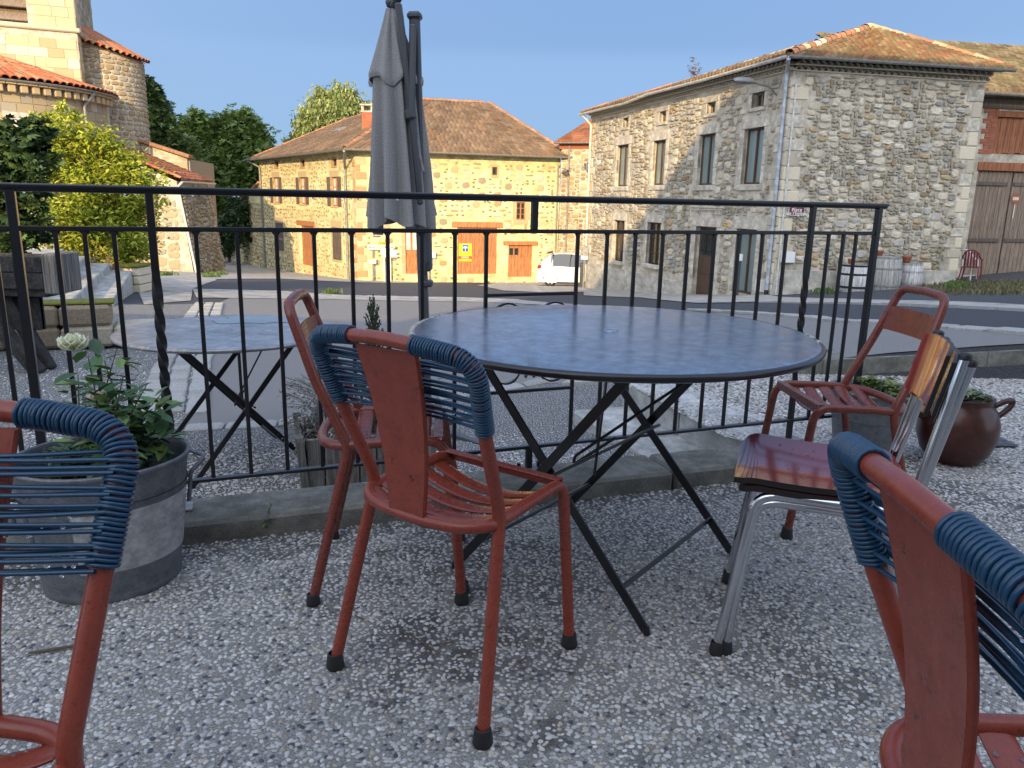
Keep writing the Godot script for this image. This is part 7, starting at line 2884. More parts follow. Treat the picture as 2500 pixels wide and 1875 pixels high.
	for s in [-1.0, 1.0]:
		b = MB.new()
		b.tube(spline([Vector3(0.128 * s, 0.235, 0.0), Vector3(0.175 * s, 0.265, 0.01), Vector3(0.215 * s, 0.268, 0.0), Vector3(0.205 * s, 0.235, 0.0), Vector3(0.150 * s, 0.185, 0.0)], 6), 0.012, 10)
		part("handle", b, M.glazed_brown, t)
	var su := thing("succulent", "small grey-green succulents filling the brown glazed pot", "succulent", Vector3(1.905, 0.26, -3.165))
	tips = []
	for k in 14:
		var th := rng.randf() * TAU
		tips.append(Vector3(cos(th) * 0.09, rng.randf_range(0.025, 0.06), sin(th) * 0.09))
	leafy(su, "leaves", tips, Vector3.ZERO, 14, 0.026, [Color(0.12, 0.18, 0.09), Color(0.18, 0.24, 0.13), Color(0.09, 0.15, 0.07)], M.leaf_dark, 1)
	# plastic grid mat lying behind the pots
	var mt := MB.new()
	var mp := on_level(2355, 1072, 0.0)
	for i in 7:
		for j in 4:
			var c := mp + Vector3(-0.15 + 0.05 * i, 0.012, -0.09 + 0.06 * j)
			mt.obox(c, Vector3.RIGHT, Vector3.UP, Vector3.BACK, Vector3(0.019, 0.004, 0.024), 0.002)
	mt.obox(mp + Vector3(0, 0.010, 0), Vector3.RIGHT, Vector3.UP, Vector3.BACK, Vector3(0.17, 0.0035, 0.13), 0.001)
	tag(part("grid_mat", mt, M.parasol_metal), "grey plastic grid mat on the pebbles behind the brown pot", "mat")
	# wooden planter with dried plants and a dwarf conifer
	var zc := -3.50
	var pc := Vector3(-0.70, ground(-0.7, -3.5) + 0.006, zc)
	t = thing("wooden_planter", "weathered grey wooden planter box beyond the railing", "planter", pc, 0.30)
	var hw := 0.27
	var hd := 0.17
	var hh := 0.30
	for k in 7:
		for s in [-1.0, 1.0]:
			b = MB.new()
			var w := hw * 2 / 7
			b.obox(Vector3(-hw + w * (k + 0.5), hh / 2, hd * s), Vector3.RIGHT, Vector3(0, 1, 0.10 * s).normalized(), Vector3(0, -0.1 * s, 1).normalized(), Vector3(w / 2 - 0.003, hh / 2, 0.009), 0.002)
			part("board", b, M.wood_planter, t)
	for k in 4:
		for s in [-1.0, 1.0]:
			b = MB.new()
			var w := hd * 2 / 4
			b.obox(Vector3(hw * s + 0.009 * s, hh / 2, -hd + w * (k + 0.5)), Vector3(1, 0, 0), Vector3(0.1 * s, 1, 0).normalized(), Vector3.BACK, Vector3(0.009, hh / 2, w / 2 - 0.003), 0.002)
			part("board", b, M.wood_planter, t)
	for sx in [-1.0, 1.0]:
		for sz in [-1.0, 1.0]:
			b = MB.new()
			b.bar(Vector3((hw + 0.005) * sx, 0, (hd + 0.008) * sz), Vector3((hw + 0.03) * sx, hh + 0.02, (hd + 0.025) * sz), 0.035, 0.035, Vector3.RIGHT, 0.004)
			part("corner_post", b, M.wood_planter, t)
	b = MB.new()
	b.box(Vector3(-hw, hh - 0.07, -hd), Vector3(hw, hh - 0.05, hd))
	part("soil", b, M.soil, t)
	var dp := thing("dried_plant", "pale dried stems spilling out of the wooden planter", "dried plant", pc + Vector3.UP * (hh - 0.05))
	b = MB.new()
	var tf := []
	var cl := []
	for k in 130:
		var q := at_depth(rng.randf_range(675, 850), rng.randf_range(900, 1150), zc + rng.randf_range(-0.14, 0.2)) - dp.position
		var bs := Vector3(rng.randf_range(-0.2, 0.05), 0, rng.randf_range(-0.1, 0.1))
		var g := rng.randf_range(0.10, 0.32)
		b.col = Color(g, g * 0.97, g * 0.95)
		var mid := bs.lerp(q, 0.55) + Vector3(rng.randf_range(-0.03, 0.03), 0.05, rng.randf_range(-0.03, 0.03))
		var pts := spline([bs, mid, q], 4)
		b.tube(pts, 0.0016, 4, false, PackedFloat32Array(), false)
		for i in 22:
			var f := rng.randf_range(0.35, 1.0)
			var p := pts[int(f * (pts.size() - 1))] + Vector3(rng.randfn(), rng.randfn(), rng.randfn()) * 0.016
			var s := rng.randf_range(0.008, 0.022)
			tf.append(Transform3D((Basis(Vector3(rng.randfn(), rng.randfn(), rng.randfn()).normalized(), rng.randf() * TAU)).scaled(Vector3(s, s, s)), p))
			var g2 := rng.randf_range(0.12, 0.40)
			cl.append(Color(g2, g2 * 0.98, g2 * 0.94))
	part("stems", b, M.dry_stem, dp)
	scatter("dry_leaves", leaf_mesh(0), M.dry_stem, tf, cl, dp)
	var zk := -3.55
	var kb := at_depth(915, 1000, zk)
	var ks := thing("dwarf_conifer", "small dark green conifer in the planter behind the corded chair", "conifer", Vector3(kb.x, pc.y + hh - 0.05, zk))
	var topy: float = at_depth(905, 740, zk).y - ks.position.y
	b = MB.new()
	b.tube(PackedVector3Array([Vector3.ZERO, Vector3(0, topy * 0.95, 0)]), 0.008, 6, false, PackedFloat32Array([0.009, 0.002]))
	tf = []
	cl = []
	for k in 260:
		var f := pow(rng.randf(), 0.75)
		var y := topy * (1.0 - f)
		var th := rng.randf() * TAU
		var r := 0.012 + 0.070 * minf(f * 2.0, 1.0) * rng.randf_range(0.6, 1.05)
		var p0 := Vector3(0, y * 0.9, 0)
		var p1 := Vector3(cos(th) * r, y + 0.035, sin(th) * r)
		b.tube(PackedVector3Array([p0, p1]), 0.0015, 4, false, PackedFloat32Array(), false)
		for i in 16:
			var p := p0.lerp(p1, rng.randf_range(0.4, 1.05))
			var s := rng.randf_range(0.012, 0.022)
			var od := (p1 - p0).normalized()
			var bs := Basis.looking_at(-(od + Vector3(rng.randfn(), rng.randfn(), rng.randfn()) * 0.45 + Vector3.UP * 0.5).normalized(), Vector3(0.1, 0.2, 1).normalized())
			tf.append(Transform3D(bs.scaled(Vector3(s * 0.7, s * 0.7, s)), p))
			var g := rng.randf_range(0.7, 1.3)
			cl.append(Color(0.045 * g, 0.088 * g, 0.050 * g))
	part("stem", b, M.bark, ks)
	scatter("foliage", leaf_mesh(0), M.leaf_dark, tf, cl, ks)

# ---------------------------------------------------------------- closed cantilever parasol
func parasol() -> void:
	var z := -4.5
	var pole := at_depth(1040, 700, z)
	var g := ground(pole.x, z)
	var t := thing("cantilever_parasol", "closed grey cantilever parasol standing beyond the railing", "parasol", Vector3(pole.x, g, z))
	var o := -t.position
	var L := func(u: float, w: float, dz := 0.0) -> Vector3: return at_depth(u, w, z + dz) + o
	var b := MB.new()
	var ptop: Vector3 = L.call(1012, 40)
	# mast, slightly leaning as in the photograph
	var m0 := Vector3(0.005, 0.02, 0)
	b.bar(m0, ptop, 0.062, 0.056, Vector3.RIGHT, 0.012)
	part("mast", b, M.parasol_metal, t)
	b = MB.new()
	b.bar(L.call(1012, 30), L.call(1013, 50), 0.085, 0.078, Vector3.RIGHT, 0.014)
	part("mast_cap", b, M.parasol_metal, t)
	b = MB.new()
	b.bar(L.call(1036, 555), L.call(1039, 662), 0.085, 0.078, Vector3.RIGHT, 0.012)
	var ck := part("crank_housing", b, M.parasol_metal, t)
	b = MB.new()
	b.tube(fillet([L.call(1039, 640, 0.05), L.call(1039, 640, 0.12), L.call(1039, 668, 0.13), L.call(1039, 668, 0.18)], [0, 0.01, 0.01, 0], 4), 0.008, 8)
	part("crank_handle", b, M.rubber, ck)
	b = MB.new()
	b.bar(L.call(1041, 684), L.call(1042, 700), 0.082, 0.075, Vector3.RIGHT, 0.01)
	part("mast_collar", b, M.parasol_metal, t)
	# folded arms
	b = MB.new()
	b.bar(L.call(972, 8, 0.08), L.call(1006, 280, 0.07), 0.05, 0.036, Vector3.RIGHT, 0.008)
	b.bar(L.call(1006, 280, 0.07), L.call(1028, 500, 0.06), 0.05, 0.036, Vector3.RIGHT, 0.008)
	part("main_arm", b, M.parasol_metal, t)
	b = MB.new()
	b.bar(L.call(1008, 60, 0.07), L.call(1005, 278, 0.09), 0.04, 0.036, Vector3.RIGHT, 0.008)
	part("folding_arm", b, M.parasol_metal, t)
	b = MB.new()
	b.bar(L.call(1000, 268, 0.08), L.call(1004, 292, 0.08), 0.06, 0.058, Vector3.RIGHT, 0.01)
	part("arm_joint", b, M.parasol_metal, t)
	b = MB.new()
	b.bar(L.call(1006, 290, 0.08), L.call(1034, 420, 0.07), 0.014, 0.014, Vector3.RIGHT, 0.003)
	part("thin_strut", b, M.zinc, t)
	b = MB.new()
	var kp: Vector3 = L.call(957, 6, 0.0)
	b.lathe(PackedVector2Array([Vector2(0.0001, -0.03), Vector2(0.028, -0.024), Vector2(0.036, 0.0), Vector2(0.03, 0.03), Vector2(0.0001, 0.045)]), kp, 16)
	b.bar(kp + Vector3(0, -0.02, 0), kp + Vector3(0.05, 0.04, 0.05), 0.05, 0.05, Vector3.UP, 0.01)
	part("hanger_joint", b, M.parasol_metal, t)
	# canopy: deep folds hanging from the top, gathered loosely; the folds swing in and out round the axis
	var topc: Vector3 = L.call(956, 22, 0.0)
	var botc: Vector3 = L.call(978, 548, 0.0)
	var folds := 11
	var shape := func(u: float, v: float, inner: float) -> Vector3:
		var th := u * TAU
		var c := topc.lerp(botc, v)
		var wdt: float
		if v < 0.29: wdt = lerpf(0.032, 0.150, v / 0.29)
		elif v < 0.33: wdt = lerpf(0.150, 0.138, (v - 0.29) / 0.04)
		else: wdt = lerpf(0.138, 0.205, (v - 0.33) / 0.67)
		var amp := lerpf(0.07, 0.20, smoothstep(0.0, 0.9, v))
		var fo := sin(th * folds + 0.9 * sin(th * 2.0) + 1.2 * sin(v * 2.2)) * amp + 0.10 * sin(th * 3.0 + v * 3.0)
		var r := wdt * (0.80 + fo) * inner
		var hem := 0.0
		if v > 0.9: hem = (v - 0.9) / 0.1 * (0.03 * sin(th * 5.0 + 1.0) + 0.03 * sin(th * 3.0))
		return c + Vector3(cos(th) * r, -hem, sin(th) * r * 0.85)
	b = MB.new()
	b.grid(func(u, v): return shape.call(u, lerpf(0.31, 1.0, v), 1.0), 150, 46, true)
	part("canopy", b, M.parasol_cloth, t)
	b = MB.new()
	b.grid(func(u, v): return shape.call(u, lerpf(0.0, 0.31, v), 1.06 + 0.05 * v) - Vector3.UP * (0.05 * v * (0.5 + 0.5 * sin(u * TAU * 5.0))), 120, 24, true)
	part("canopy_vent", b, M.parasol_cloth, t)
	b = MB.new()
	b.tube(PackedVector3Array([topc, botc - (botc - topc) * 0.1]), 0.018, 10)
	for k in 8:
		var th := TAU * k / 8
		b.tube(PackedVector3Array([topc, botc + Vector3(cos(th) * 0.07, 0.06, sin(th) * 0.06)]), 0.006, 5)
	part("ribs", b, M.parasol_metal, t)
	# cross foot with ballast slabs
	for k in 2:
		b = MB.new()
		var a := Vector3(1, 0, 0).rotated(Vector3.UP, PI / 4 + PI / 2 * k)
		b.bar(-a * 0.5 + Vector3.UP * 0.03, a * 0.5 + Vector3.UP * 0.03, 0.05, 0.04, Vector3.UP, 0.005)
		part("foot_bar", b, M.parasol_metal, t)

# ---------------------------------------------------------------- car and street things
func car_and_street_things() -> void:
	car()
	# direction signs before the long house
	var fb := Fac.new(Vector3(-8.06, 0, -39.94), Vector3(2.34, 0, -42.72))
	var off := 0.35
	var sign_pt := func(u: float, w: float) -> Vector2:
		var p := on_plane(u, w, fb.o + fb.n * off, fb.n)
		return Vector2((p - fb.o).dot(fb.u), p.y)
	var plate := func(parent: Node3D, called: String, u0: float, v0: float, u1: float, v1: float, tip: float, m: Material, d := 0.0) -> Rect2:
		var a: Vector2 = sign_pt.call(u0, v0)
		var c: Vector2 = sign_pt.call(u1, v1)
		var r := Rect2(a.x, c.y, c.x - a.x, a.y - c.y)
		var b := MB.new()
		for dd in [0.0, -0.03]:
			var q := [fb.pt(r.position.x, r.position.y, off + d + dd), fb.pt(r.end.x - tip, r.position.y, off + d + dd), fb.pt(r.end.x, r.get_center().y, off + d + dd), fb.pt(r.end.x - tip, r.end.y, off + d + dd), fb.pt(r.position.x, r.end.y, off + d + dd)]
			b.poly(q)
		var e := [Vector2(r.position.x, r.position.y), Vector2(r.end.x - tip, r.position.y), Vector2(r.end.x, r.get_center().y), Vector2(r.end.x - tip, r.end.y), Vector2(r.position.x, r.end.y)]
		for i in 5:
			var p: Vector2 = e[i]
			var n: Vector2 = e[(i + 1) % 5]
			b.quad(fb.pt(p.x, p.y, off + d - 0.03), fb.pt(n.x, n.y, off + d - 0.03), fb.pt(n.x, n.y, off + d), fb.pt(p.x, p.y, off + d))
		part(called, b, m, parent)
		return r
	var post := func(parent: Node3D, u: float, v0: float, r: float, m: Material) -> void:
		var a: Vector2 = sign_pt.call(u, v0)
		var p := fb.pt(a.x, a.y, off - 0.06)
		var b := MB.new()
		b.tube(PackedVector3Array([p, Vector3(p.x, ground(p.x, p.z) - 0.05, p.z)]), r, 10)
		part("post", b, m, parent)
	var s1 := thing("direction_sign", "white arrow road sign reading St Martin with a yellow road number", "road sign")
	post.call(s1, 910, 606, 0.045, M.zinc)
	var r: Rect2 = plate.call(s1, "arrow_plate", 897, 598, 966.5, 609, 0.16, M.white_paint)
	text(s1, "St MARTIN DES OLMES", M.sign_ink, 0.15, fb.pt(r.get_center().x - 0.06, r.get_center().y, off + 0.002), fb.u, Vector3.UP)
	r = plate.call(s1, "road_number_plate", 922, 590.5, 945, 597.2, 0.0, M.sign_gold)
	text(s1, "D 52", M.sign_ink, 0.13, fb.pt(r.get_center().x, r.get_center().y, off + 0.002), fb.u, Vector3.UP)
	var s2 := thing("direction_sign", "pair of small white arrow signs on white posts below the St Martin sign", "road sign")
	post.call(s2, 938, 630, 0.045, M.white_paint)
	post.call(s2, 953, 630, 0.045, M.white_paint)
	plate.call(s2, "arrow_plate", 929, 610, 972.5, 621, 0.14, M.white_paint, 0.03)
	plate.call(s2, "arrow_plate", 932, 621.6, 973, 628, 0.10, M.white_paint, 0.03)
	var s3 := thing("bus_stop_sign", "small white and yellow notice on the grey sign post", "notice")
	plate.call(s3, "notice_plate", 901.5, 633, 918, 643, 0.0, M.white_paint, 0.05)
	plate.call(s3, "notice_band", 902, 629.5, 917, 632.8, 0.0, M.sign_gold, 0.05)
	post.call(s3, 909.8, 628, 0.02, M.zinc)
	var s4 := thing("direction_sign", "blank white arrow sign at the wall right of the glazed door", "road sign")
	plate.call(s4, "arrow_plate", 1040, 614, 1064, 630, 0.02, M.white_paint)
	post.call(s4, 1048, 625, 0.04, M.zinc)
	# grey sign and corner bollard before the corner house
	var fa := Fac.new(Vector3(3.21, 0, -34.88), Vector3(7.22, 0, -21.64))
	var bp := fa.pt(0.15, 0, 0.25)
	bp.y = ground(bp.x, bp.z)
	var b := MB.new()
	b.lathe(PackedVector2Array([Vector2(0.0001, 0), Vector2(0.085, 0), Vector2(0.085, 1.0), Vector2(0.095, 1.02), Vector2(0.095, 1.06), Vector2(0.07, 1.12), Vector2(0.0001, 1.14)]), bp, 14)
	b.box(bp + Vector3(-0.11, -0.05, -0.11), bp + Vector3(0.11, 0.08, 0.11), 0.01)
	tag(part("corner_bollard", b, M.parasol_metal), "dark grey bollard at the far corner of the rubble house", "bollard")
	var sg := thing("small_sign", "small grey square sign on a thin post before the plinth", "sign")
	var sp := fa.pt(1.0, 0, 0.5)
	var spy: float = on_plane(1457, 610, sp, fa.n).y
	b = MB.new()
	b.tube(PackedVector3Array([Vector3(sp.x, ground(sp.x, sp.z) - 0.05, sp.z), Vector3(sp.x, spy, sp.z)]), 0.03, 8)
	part("post", b, M.zinc, sg)
	b = MB.new()
	b.obox(Vector3(sp.x, spy - 0.2, sp.z + 0.04), Vector3(0.95, 0, 0.3).normalized(), Vector3.UP, Vector3(-0.3, 0, 0.95).normalized(), Vector3(0.16, 0.3, 0.012), 0.004)
	part("plate", b, M.zinc, sg)
	b = MB.new()
	b.obox(Vector3(sp.x, spy - 0.42, sp.z + 0.056), Vector3(0.95, 0, 0.3).normalized(), Vector3.UP, Vector3(-0.3, 0, 0.95).normalized(), Vector3(0.15, 0.07, 0.004), 0.001)
	part("white_strip", b, M.white_paint, sg)
	var np := thing("notice_post", "slim dark post with a white notice beside the shop window", "post")
	var q0 := fpx(fa, 1822, 715)
	var pp := fa.pt(q0.x, 0, 0.35)
	var ptop: float = on_plane(1832, 632, pp, fa.n).y
	b = MB.new()
	b.bar(Vector3(pp.x, ground(pp.x, pp.z) - 0.05, pp.z), Vector3(pp.x, ptop - 0.1, pp.z), 0.12, 0.12, Vector3.RIGHT, 0.01)
	part("post", b, M.parasol_metal, np)
	b = MB.new()
	b.obox(Vector3(pp.x, ptop, pp.z), Vector3.RIGHT, Vector3.UP, Vector3.BACK, Vector3(0.09, 0.1, 0.075), 0.01)
	part("notice", b, M.white_paint, np)
	# barrels along the gable, with flower pots on them
	var fbb := Fac.new(Vector3(7.22, 0, -21.64), Vector3(13.06, 0, -22.94))
	barrel(fbb, 2079, 645, 722, 70, M.barrel_wood, M.rubber, "white-staved wine barrel with black hoops, by the gable wall")
	barrel(fbb, 2150, 624, 724, 78, M.barrel_grey, M.zinc, "tall grey wine barrel between the other two barrels")
	barrel(fbb, 2217, 642, 710, 56, M.barrel_wood, M.barrel_grey, "small grey-white barrel with pale hoops next to the barn")
	for q in [[2076, 640, 13, "black-hooped barrel"], [2147, 622, 15, "tall grey barrel"], [2212, 640, 20, "small pale-hooped barrel"]]:
		var c := on_plane(q[0], q[1] + 4.0, fbb.o + fbb.n * 0.5, fbb.n)
		var s: float = q[2] / 1880.0 * 22.5
		b = MB.new()
		b.lathe(PackedVector2Array([Vector2(0.0001, 0), Vector2(s * 0.35, 0), Vector2(s * 0.48, s * 0.72), Vector2(s * 0.56, s * 0.72), Vector2(s * 0.56, s * 0.92), Vector2(s * 0.48, s * 0.92), Vector2(s * 0.44, s * 0.7), Vector2(0.0001, s * 0.7)]), c, 16)
		tag(part("flower_pot", b, M.terracotta), "empty terracotta flower pot standing on the " + q[3], "flower pot", "flower pots on the barrels")
	# two plastic garden chairs, one white, one dark red, by the barn door
	plastic_chair(at_depth(2356, 676, -23.6), M.plastic_white, "white plastic garden chair behind the dark red one", -0.9)
	plastic_chair(at_depth(2366, 688, -23.1), M.plastic_red, "dark red plastic garden chair by the barn door", -0.7)
	# grass and weeds
	var gr := []
	var gc := []
	for k in 2600:
		var u := rng.randf_range(2150, 2520)
		var w := rng.randf_range(688, 722)
		if w > 700 and u < 2230: continue
		var p := on_ground(u, w)
		var s := rng.randf_range(0.05, 0.13)
		gr.append(Transform3D((Basis(Vector3.UP, rng.randf() * TAU) * Basis(Vector3.RIGHT, rng.randf_range(-1.4, -0.7))).scaled(Vector3(s * 0.5, s, s)), p))
		gc.append(([Color(0.16, 0.14, 0.06), Color(0.10, 0.12, 0.04), Color(0.22, 0.18, 0.09)][rng.randi() % 3] as Color) * rng.randf_range(0.7, 1.2))
	for q in [[2330, 702, 26, 12, 400], [1940, 712, 30, 5, 180], [2010, 716, 40, 4, 200], [515, 675, 20, 6, 260], [540, 670, 14, 5, 200], [1180, 667, 40, 3, 260], [1060, 667, 30, 3, 150], [400, 672, 30, 5, 200], [810, 718, 20, 3, 90]]:
		for k in q[4]:
			var p := on_ground(q[0] + rng.randfn() * q[2] * 0.5, q[1] + rng.randf_range(-q[3], q[3]) * 0.5)
			var s := rng.randf_range(0.06, 0.2)
			gr.append(Transform3D((Basis(Vector3.UP, rng.randf() * TAU) * Basis(Vector3.RIGHT, rng.randf_range(-1.4, -0.6))).scaled(Vector3(s * 0.6, s, s)), p))
			gc.append(Color(0.10, 0.16, 0.04) * rng.randf_range(0.6, 1.3))
	scatter("grass", leaf_mesh(0), M.grass, gr, gc, self)
	tag(get_child(-1), "dry grass and weeds along the house walls and the barn yard", "grass")

func barrel(f: Fac, u: float, v0: float, v1: float, wpx: float, m: Material, hoop: Material, label: String) -> void:
	var p := on_plane(u, v1, f.o + f.n * 0.55, f.n)
	var tp := on_plane(u, v0, f.o + f.n * 0.55, f.n)
	var h := tp.y - p.y
	var r := wpx / 1880.0 * 22.6 / 2
	var t := thing("barrel", label, "barrel", p, 0, "wine barrels by the gable wall")
	var n := 18
	for k in n:
		var b := MB.new()
		b.grid(func(uu: float, v: float) -> Vector3:
			var th := TAU * (k + lerpf(0.03, 0.97, uu)) / n
			var rr := r * (0.80 + 0.20 * sin(v * PI))
			return Vector3(cos(th) * rr, v * h, sin(th) * rr), 2, 6, true)
		part("stave", b, m, t)
	for v in [0.04, 0.30, 0.70, 0.96]:
		var b := MB.new()
		var rr: float = r * (0.80 + 0.20 * sin(v * PI)) + 0.008
		b.lathe(PackedVector2Array([Vector2(rr, v * h - 0.03), Vector2(rr + 0.004, v * h), Vector2(rr, v * h + 0.03)]), Vector3.ZERO, 24)
		part("hoop", b, hoop, t)
	var b := MB.new()
	b.lathe(PackedVector2Array([Vector2(0.0001, h * 0.965), Vector2(r * 0.81, h * 0.965)]), Vector3.ZERO, 24)
	part("lid", b, M.wood_shutter, t)

func plastic_chair(at: Vector3, m: Material, label: String, turn: float) -> void:
	at.y = ground(at.x, at.z)
	var t := thing("garden_chair", label, "chair", at, turn, "plastic chairs by the barn")
	for sx in [-1.0, 1.0]:
		for sz in [-1.0, 1.0]:
			var b := MB.new()
			b.bar(Vector3(0.25 * sx, 0, 0.24 * sz), Vector3(0.21 * sx, 0.42 if sz > 0 else 0.62, 0.19 * sz), 0.05, 0.035, Vector3.RIGHT, 0.008)
			part("leg", b, m, t)
		var b := MB.new()
		b.tube(spline([Vector3(0.21 * sx, 0.62, -0.20), Vector3(0.25 * sx, 0.65, -0.02), Vector3(0.23 * sx, 0.70, 0.20), Vector3(0.17 * sx, 0.86, 0.27)], 5), 0.022, 8)
		part("arm", b, m, t)
	var b := MB.new()
	b.obox(Vector3(0, 0.42, 0), Vector3.RIGHT, Vector3.UP, Vector3.BACK, Vector3(0.22, 0.014, 0.21), 0.008)
	part("seat", b, m, t)
	for k in 5:
		b = MB.new()
		b.bar(Vector3(-0.16 + 0.08 * k, 0.44, 0.19), Vector3(-0.14 + 0.07 * k, 0.88, 0.29), 0.012, 0.045, Vector3.RIGHT, 0.004)
		part("back_slat", b, m, t)
	b = MB.new()
	b.tube(spline([Vector3(-0.19, 0.80, 0.26), Vector3(-0.10, 0.90, 0.29), Vector3(0.10, 0.90, 0.29), Vector3(0.19, 0.80, 0.26)], 5), 0.022, 8)
	part("back_rail", b, m, t)

func car() -> void:
	# small white hatchback, seen from behind its left... right rear; local x forward, y up, z to the right of the car
	var rw := on_ground(1343, 699)
	var t := thing("parked_car", "small white hatchback parked behind the rubble house corner", "car", Vector3(rw.x, rw.y, rw.z), deg_to_rad(-6.0))
	# origin: ground under the rear wheel on the camera side; car runs to +x, its width goes to -z
	var W := 1.62
	# side profile (x, y, half width factor)
	var low := 0.20
	var st := [-0.62, -0.60, -0.50, -0.30, 0.0, 0.4, 0.9, 1.35, 1.75, 2.15, 2.5, 2.85, 3.0]
	var belt := [0.70, 0.82, 0.88, 0.92, 0.95, 0.95, 0.93, 0.92, 0.91, 0.90, 0.86, 0.76, 0.60]
	var roofy := [0.72, 0.86, 1.02, 1.28, 1.50, 1.545, 1.545, 1.51, 1.36, 1.08, 0.90, 0.77, 0.61]
	var zc := -W / 2 + 0.10
	var hw := func(x: float, y: float, b_: float) -> float:
		var q := W / 2
		q -= 0.05 * pow(maxf(0.0, (x - 2.2) / 0.8), 2.0) * 2.0 + 0.05 * pow(maxf(0.0, (-0.2 - x) / 0.42), 2.0) * 2.0
		if y > b_: q -= (y - b_) * 0.26
		if y < 0.45: q -= (0.45 - y) * 0.12
		return q
	var body := MB.new()
	var glass := MB.new()
	var sect := func(i: int) -> Array:
		var x: float = st[i]
		var o := []
		var bl: float = belt[i]
		var rf: float = roofy[i]
		for yy in [low, 0.36, 0.60, bl - 0.05, bl]:
			o.append(Vector3(x, minf(yy, rf), hw.call(x, minf(yy, rf), bl)))
		for k in 3:
			var y := lerpf(bl, rf, (k + 1) / 3.0 * 0.94)
			o.append(Vector3(x, y, hw.call(x, y, bl)))
		o.append(Vector3(x, rf - 0.005, hw.call(x, rf, bl) * 0.82))
		o.append(Vector3(x, rf + 0.008, 0.0))
		return o
	for i in st.size() - 1:
		var a: Array = sect.call(i)
		var c: Array = sect.call(i + 1)
		for k in a.size() - 1:
			var is_glass: bool = k >= 4 and k <= 6 and st[i] >= 0.0 and st[i] < 2.1 and (belt[i] < roofy[i] - 0.2)
			for s in [1.0, -1.0]:
				var q := [a[k], c[k], c[k + 1], a[k + 1]]
				for j in 4: q[j] = Vector3(q[j].x, q[j].y, zc + q[j].z * s)
				var dst := glass if is_glass else body
				if s > 0: dst.quad(q[0], q[1], q[2], q[3])
				else: dst.quad(q[3], q[2], q[1], q[0])
	var e: Array = sect.call(0)
	for k in e.size() - 1:
		body.quad(Vector3(e[k].x, e[k].y, zc - e[k].z), Vector3(e[k].x, e[k].y, zc + e[k].z), Vector3(e[k + 1].x, e[k + 1].y, zc + e[k + 1].z), Vector3(e[k + 1].x, e[k + 1].y, zc - e[k + 1].z))
	body.quad(Vector3(-0.6, low, zc - W / 2), Vector3(-0.6, low, zc + W / 2), Vector3(3.0, low, zc + W / 2), Vector3(3.0, low, zc - W / 2))
	part("body", body, M.car_white, t)
	part("side_window", glass, M.car_glass, t)
	var zs := zc + W / 2
	# pillars over the glass band
	for q in [[0.02, 0.10], [0.86, 0.95], [1.72, 1.80]]:
		var b := MB.new()
		b.quad(Vector3(q[0], 0.95, zs + 0.008), Vector3(q[1], 0.95, zs + 0.008), Vector3(q[1] - 0.02, 1.50, zs - 0.13), Vector3(q[0] + 0.12, 1.50, zs - 0.13))
		part("pillar", b, M.car_white if q[0] < 0.5 else M.car_dark, t)
	# tail gate glass, spoiler, lamps, plate, bumper, mouldings
	var b := MB.new()
	var pr := [Vector3(-0.525, 0.98, 0), Vector3(-0.30, 1.30, 0), Vector3(-0.06, 1.47, 0)]
	var hws := [0.62, 0.56, 0.50]
	for k in 2:
		var o := Vector3(-0.02, 0.012, 0)
		b.quad(pr[k] + o + Vector3(0, 0, zc - hws[k]), pr[k] + o + Vector3(0, 0, zc + hws[k]), pr[k + 1] + o + Vector3(0, 0, zc + hws[k + 1]), pr[k + 1] + o + Vector3(0, 0, zc - hws[k + 1]))
	b.quad(Vector3(-0.645, 0.80, zc - 0.60), Vector3(-0.645, 0.80, zc + 0.60), Vector3(-0.545, 0.99, zc + 0.62), Vector3(-0.545, 0.99, zc - 0.62))
	part("tailgate_glass", b, M.car_glass, t)
	b = MB.new()
	b.obox(Vector3(-0.09, 1.535, zc), Vector3(0.96, 0.2, 0).normalized(), Vector3(-0.2, 0.96, 0).normalized(), Vector3.BACK, Vector3(0.14, 0.02, 0.53), 0.012)
	part("spoiler", b, M.car_dark, t)
	for s in [1.0, -1.0]:
		b = MB.new()
		b.grid(func(u: float, v: float) -> Vector3:
			var th := u * TAU
			return Vector3(-0.50 + cos(th) * 0.11 * v, 0.90 + sin(th) * 0.09 * v, zc + s * (W / 2 - 0.015 + 0.02 * (1 - v) - 0.05 * v)), 16, 4, s < 0)
		b.obox(Vector3(-0.545, 0.90, zc + s * (W / 2 - 0.12)), Vector3(1, 0, 0), Vector3.UP, Vector3.BACK, Vector3(0.07, 0.085, 0.10), 0.03)
		part("tail_lamp", b, M.car_lamp, t)
	b = MB.new()
	b.box(Vector3(-0.665, 0.58, zc - 0.30), Vector3(-0.62, 0.74, zc + 0.30), 0.01)
	var pl := part("plate_recess", b, M.car_dark, t)
	b = MB.new()
	b.box(Vector3(-0.672, 0.61, zc - 0.24), Vector3(-0.664, 0.71, zc + 0.24))
	part("number_plate", b, M.white_paint, pl)
	b = MB.new()
	b.box(Vector3(-0.665, 0.27, zc - 0.66), Vector3(-0.60, 0.50, zc + 0.66), 0.03)
	part("bumper", b, M.car_white, t)
	b = MB.new()
	b.box(Vector3(-0.62, 0.16, zc - 0.62), Vector3(-0.3, 0.29, zc + 0.62), 0.02)
	part("bumper_skirt", b, M.car_dark, t)
	b = MB.new()
	b.box(Vector3(0.38, 0.44, zs - 0.02), Vector3(1.95, 0.53, zs + 0.014), 0.008)
	part("door_moulding", b, M.alloy, t)
	b = MB.new()
	b.box(Vector3(0.3, 0.15, zs - 0.12), Vector3(2.0, 0.24, zs - 0.02), 0.01)
	part("sill", b, M.car_dark, t)
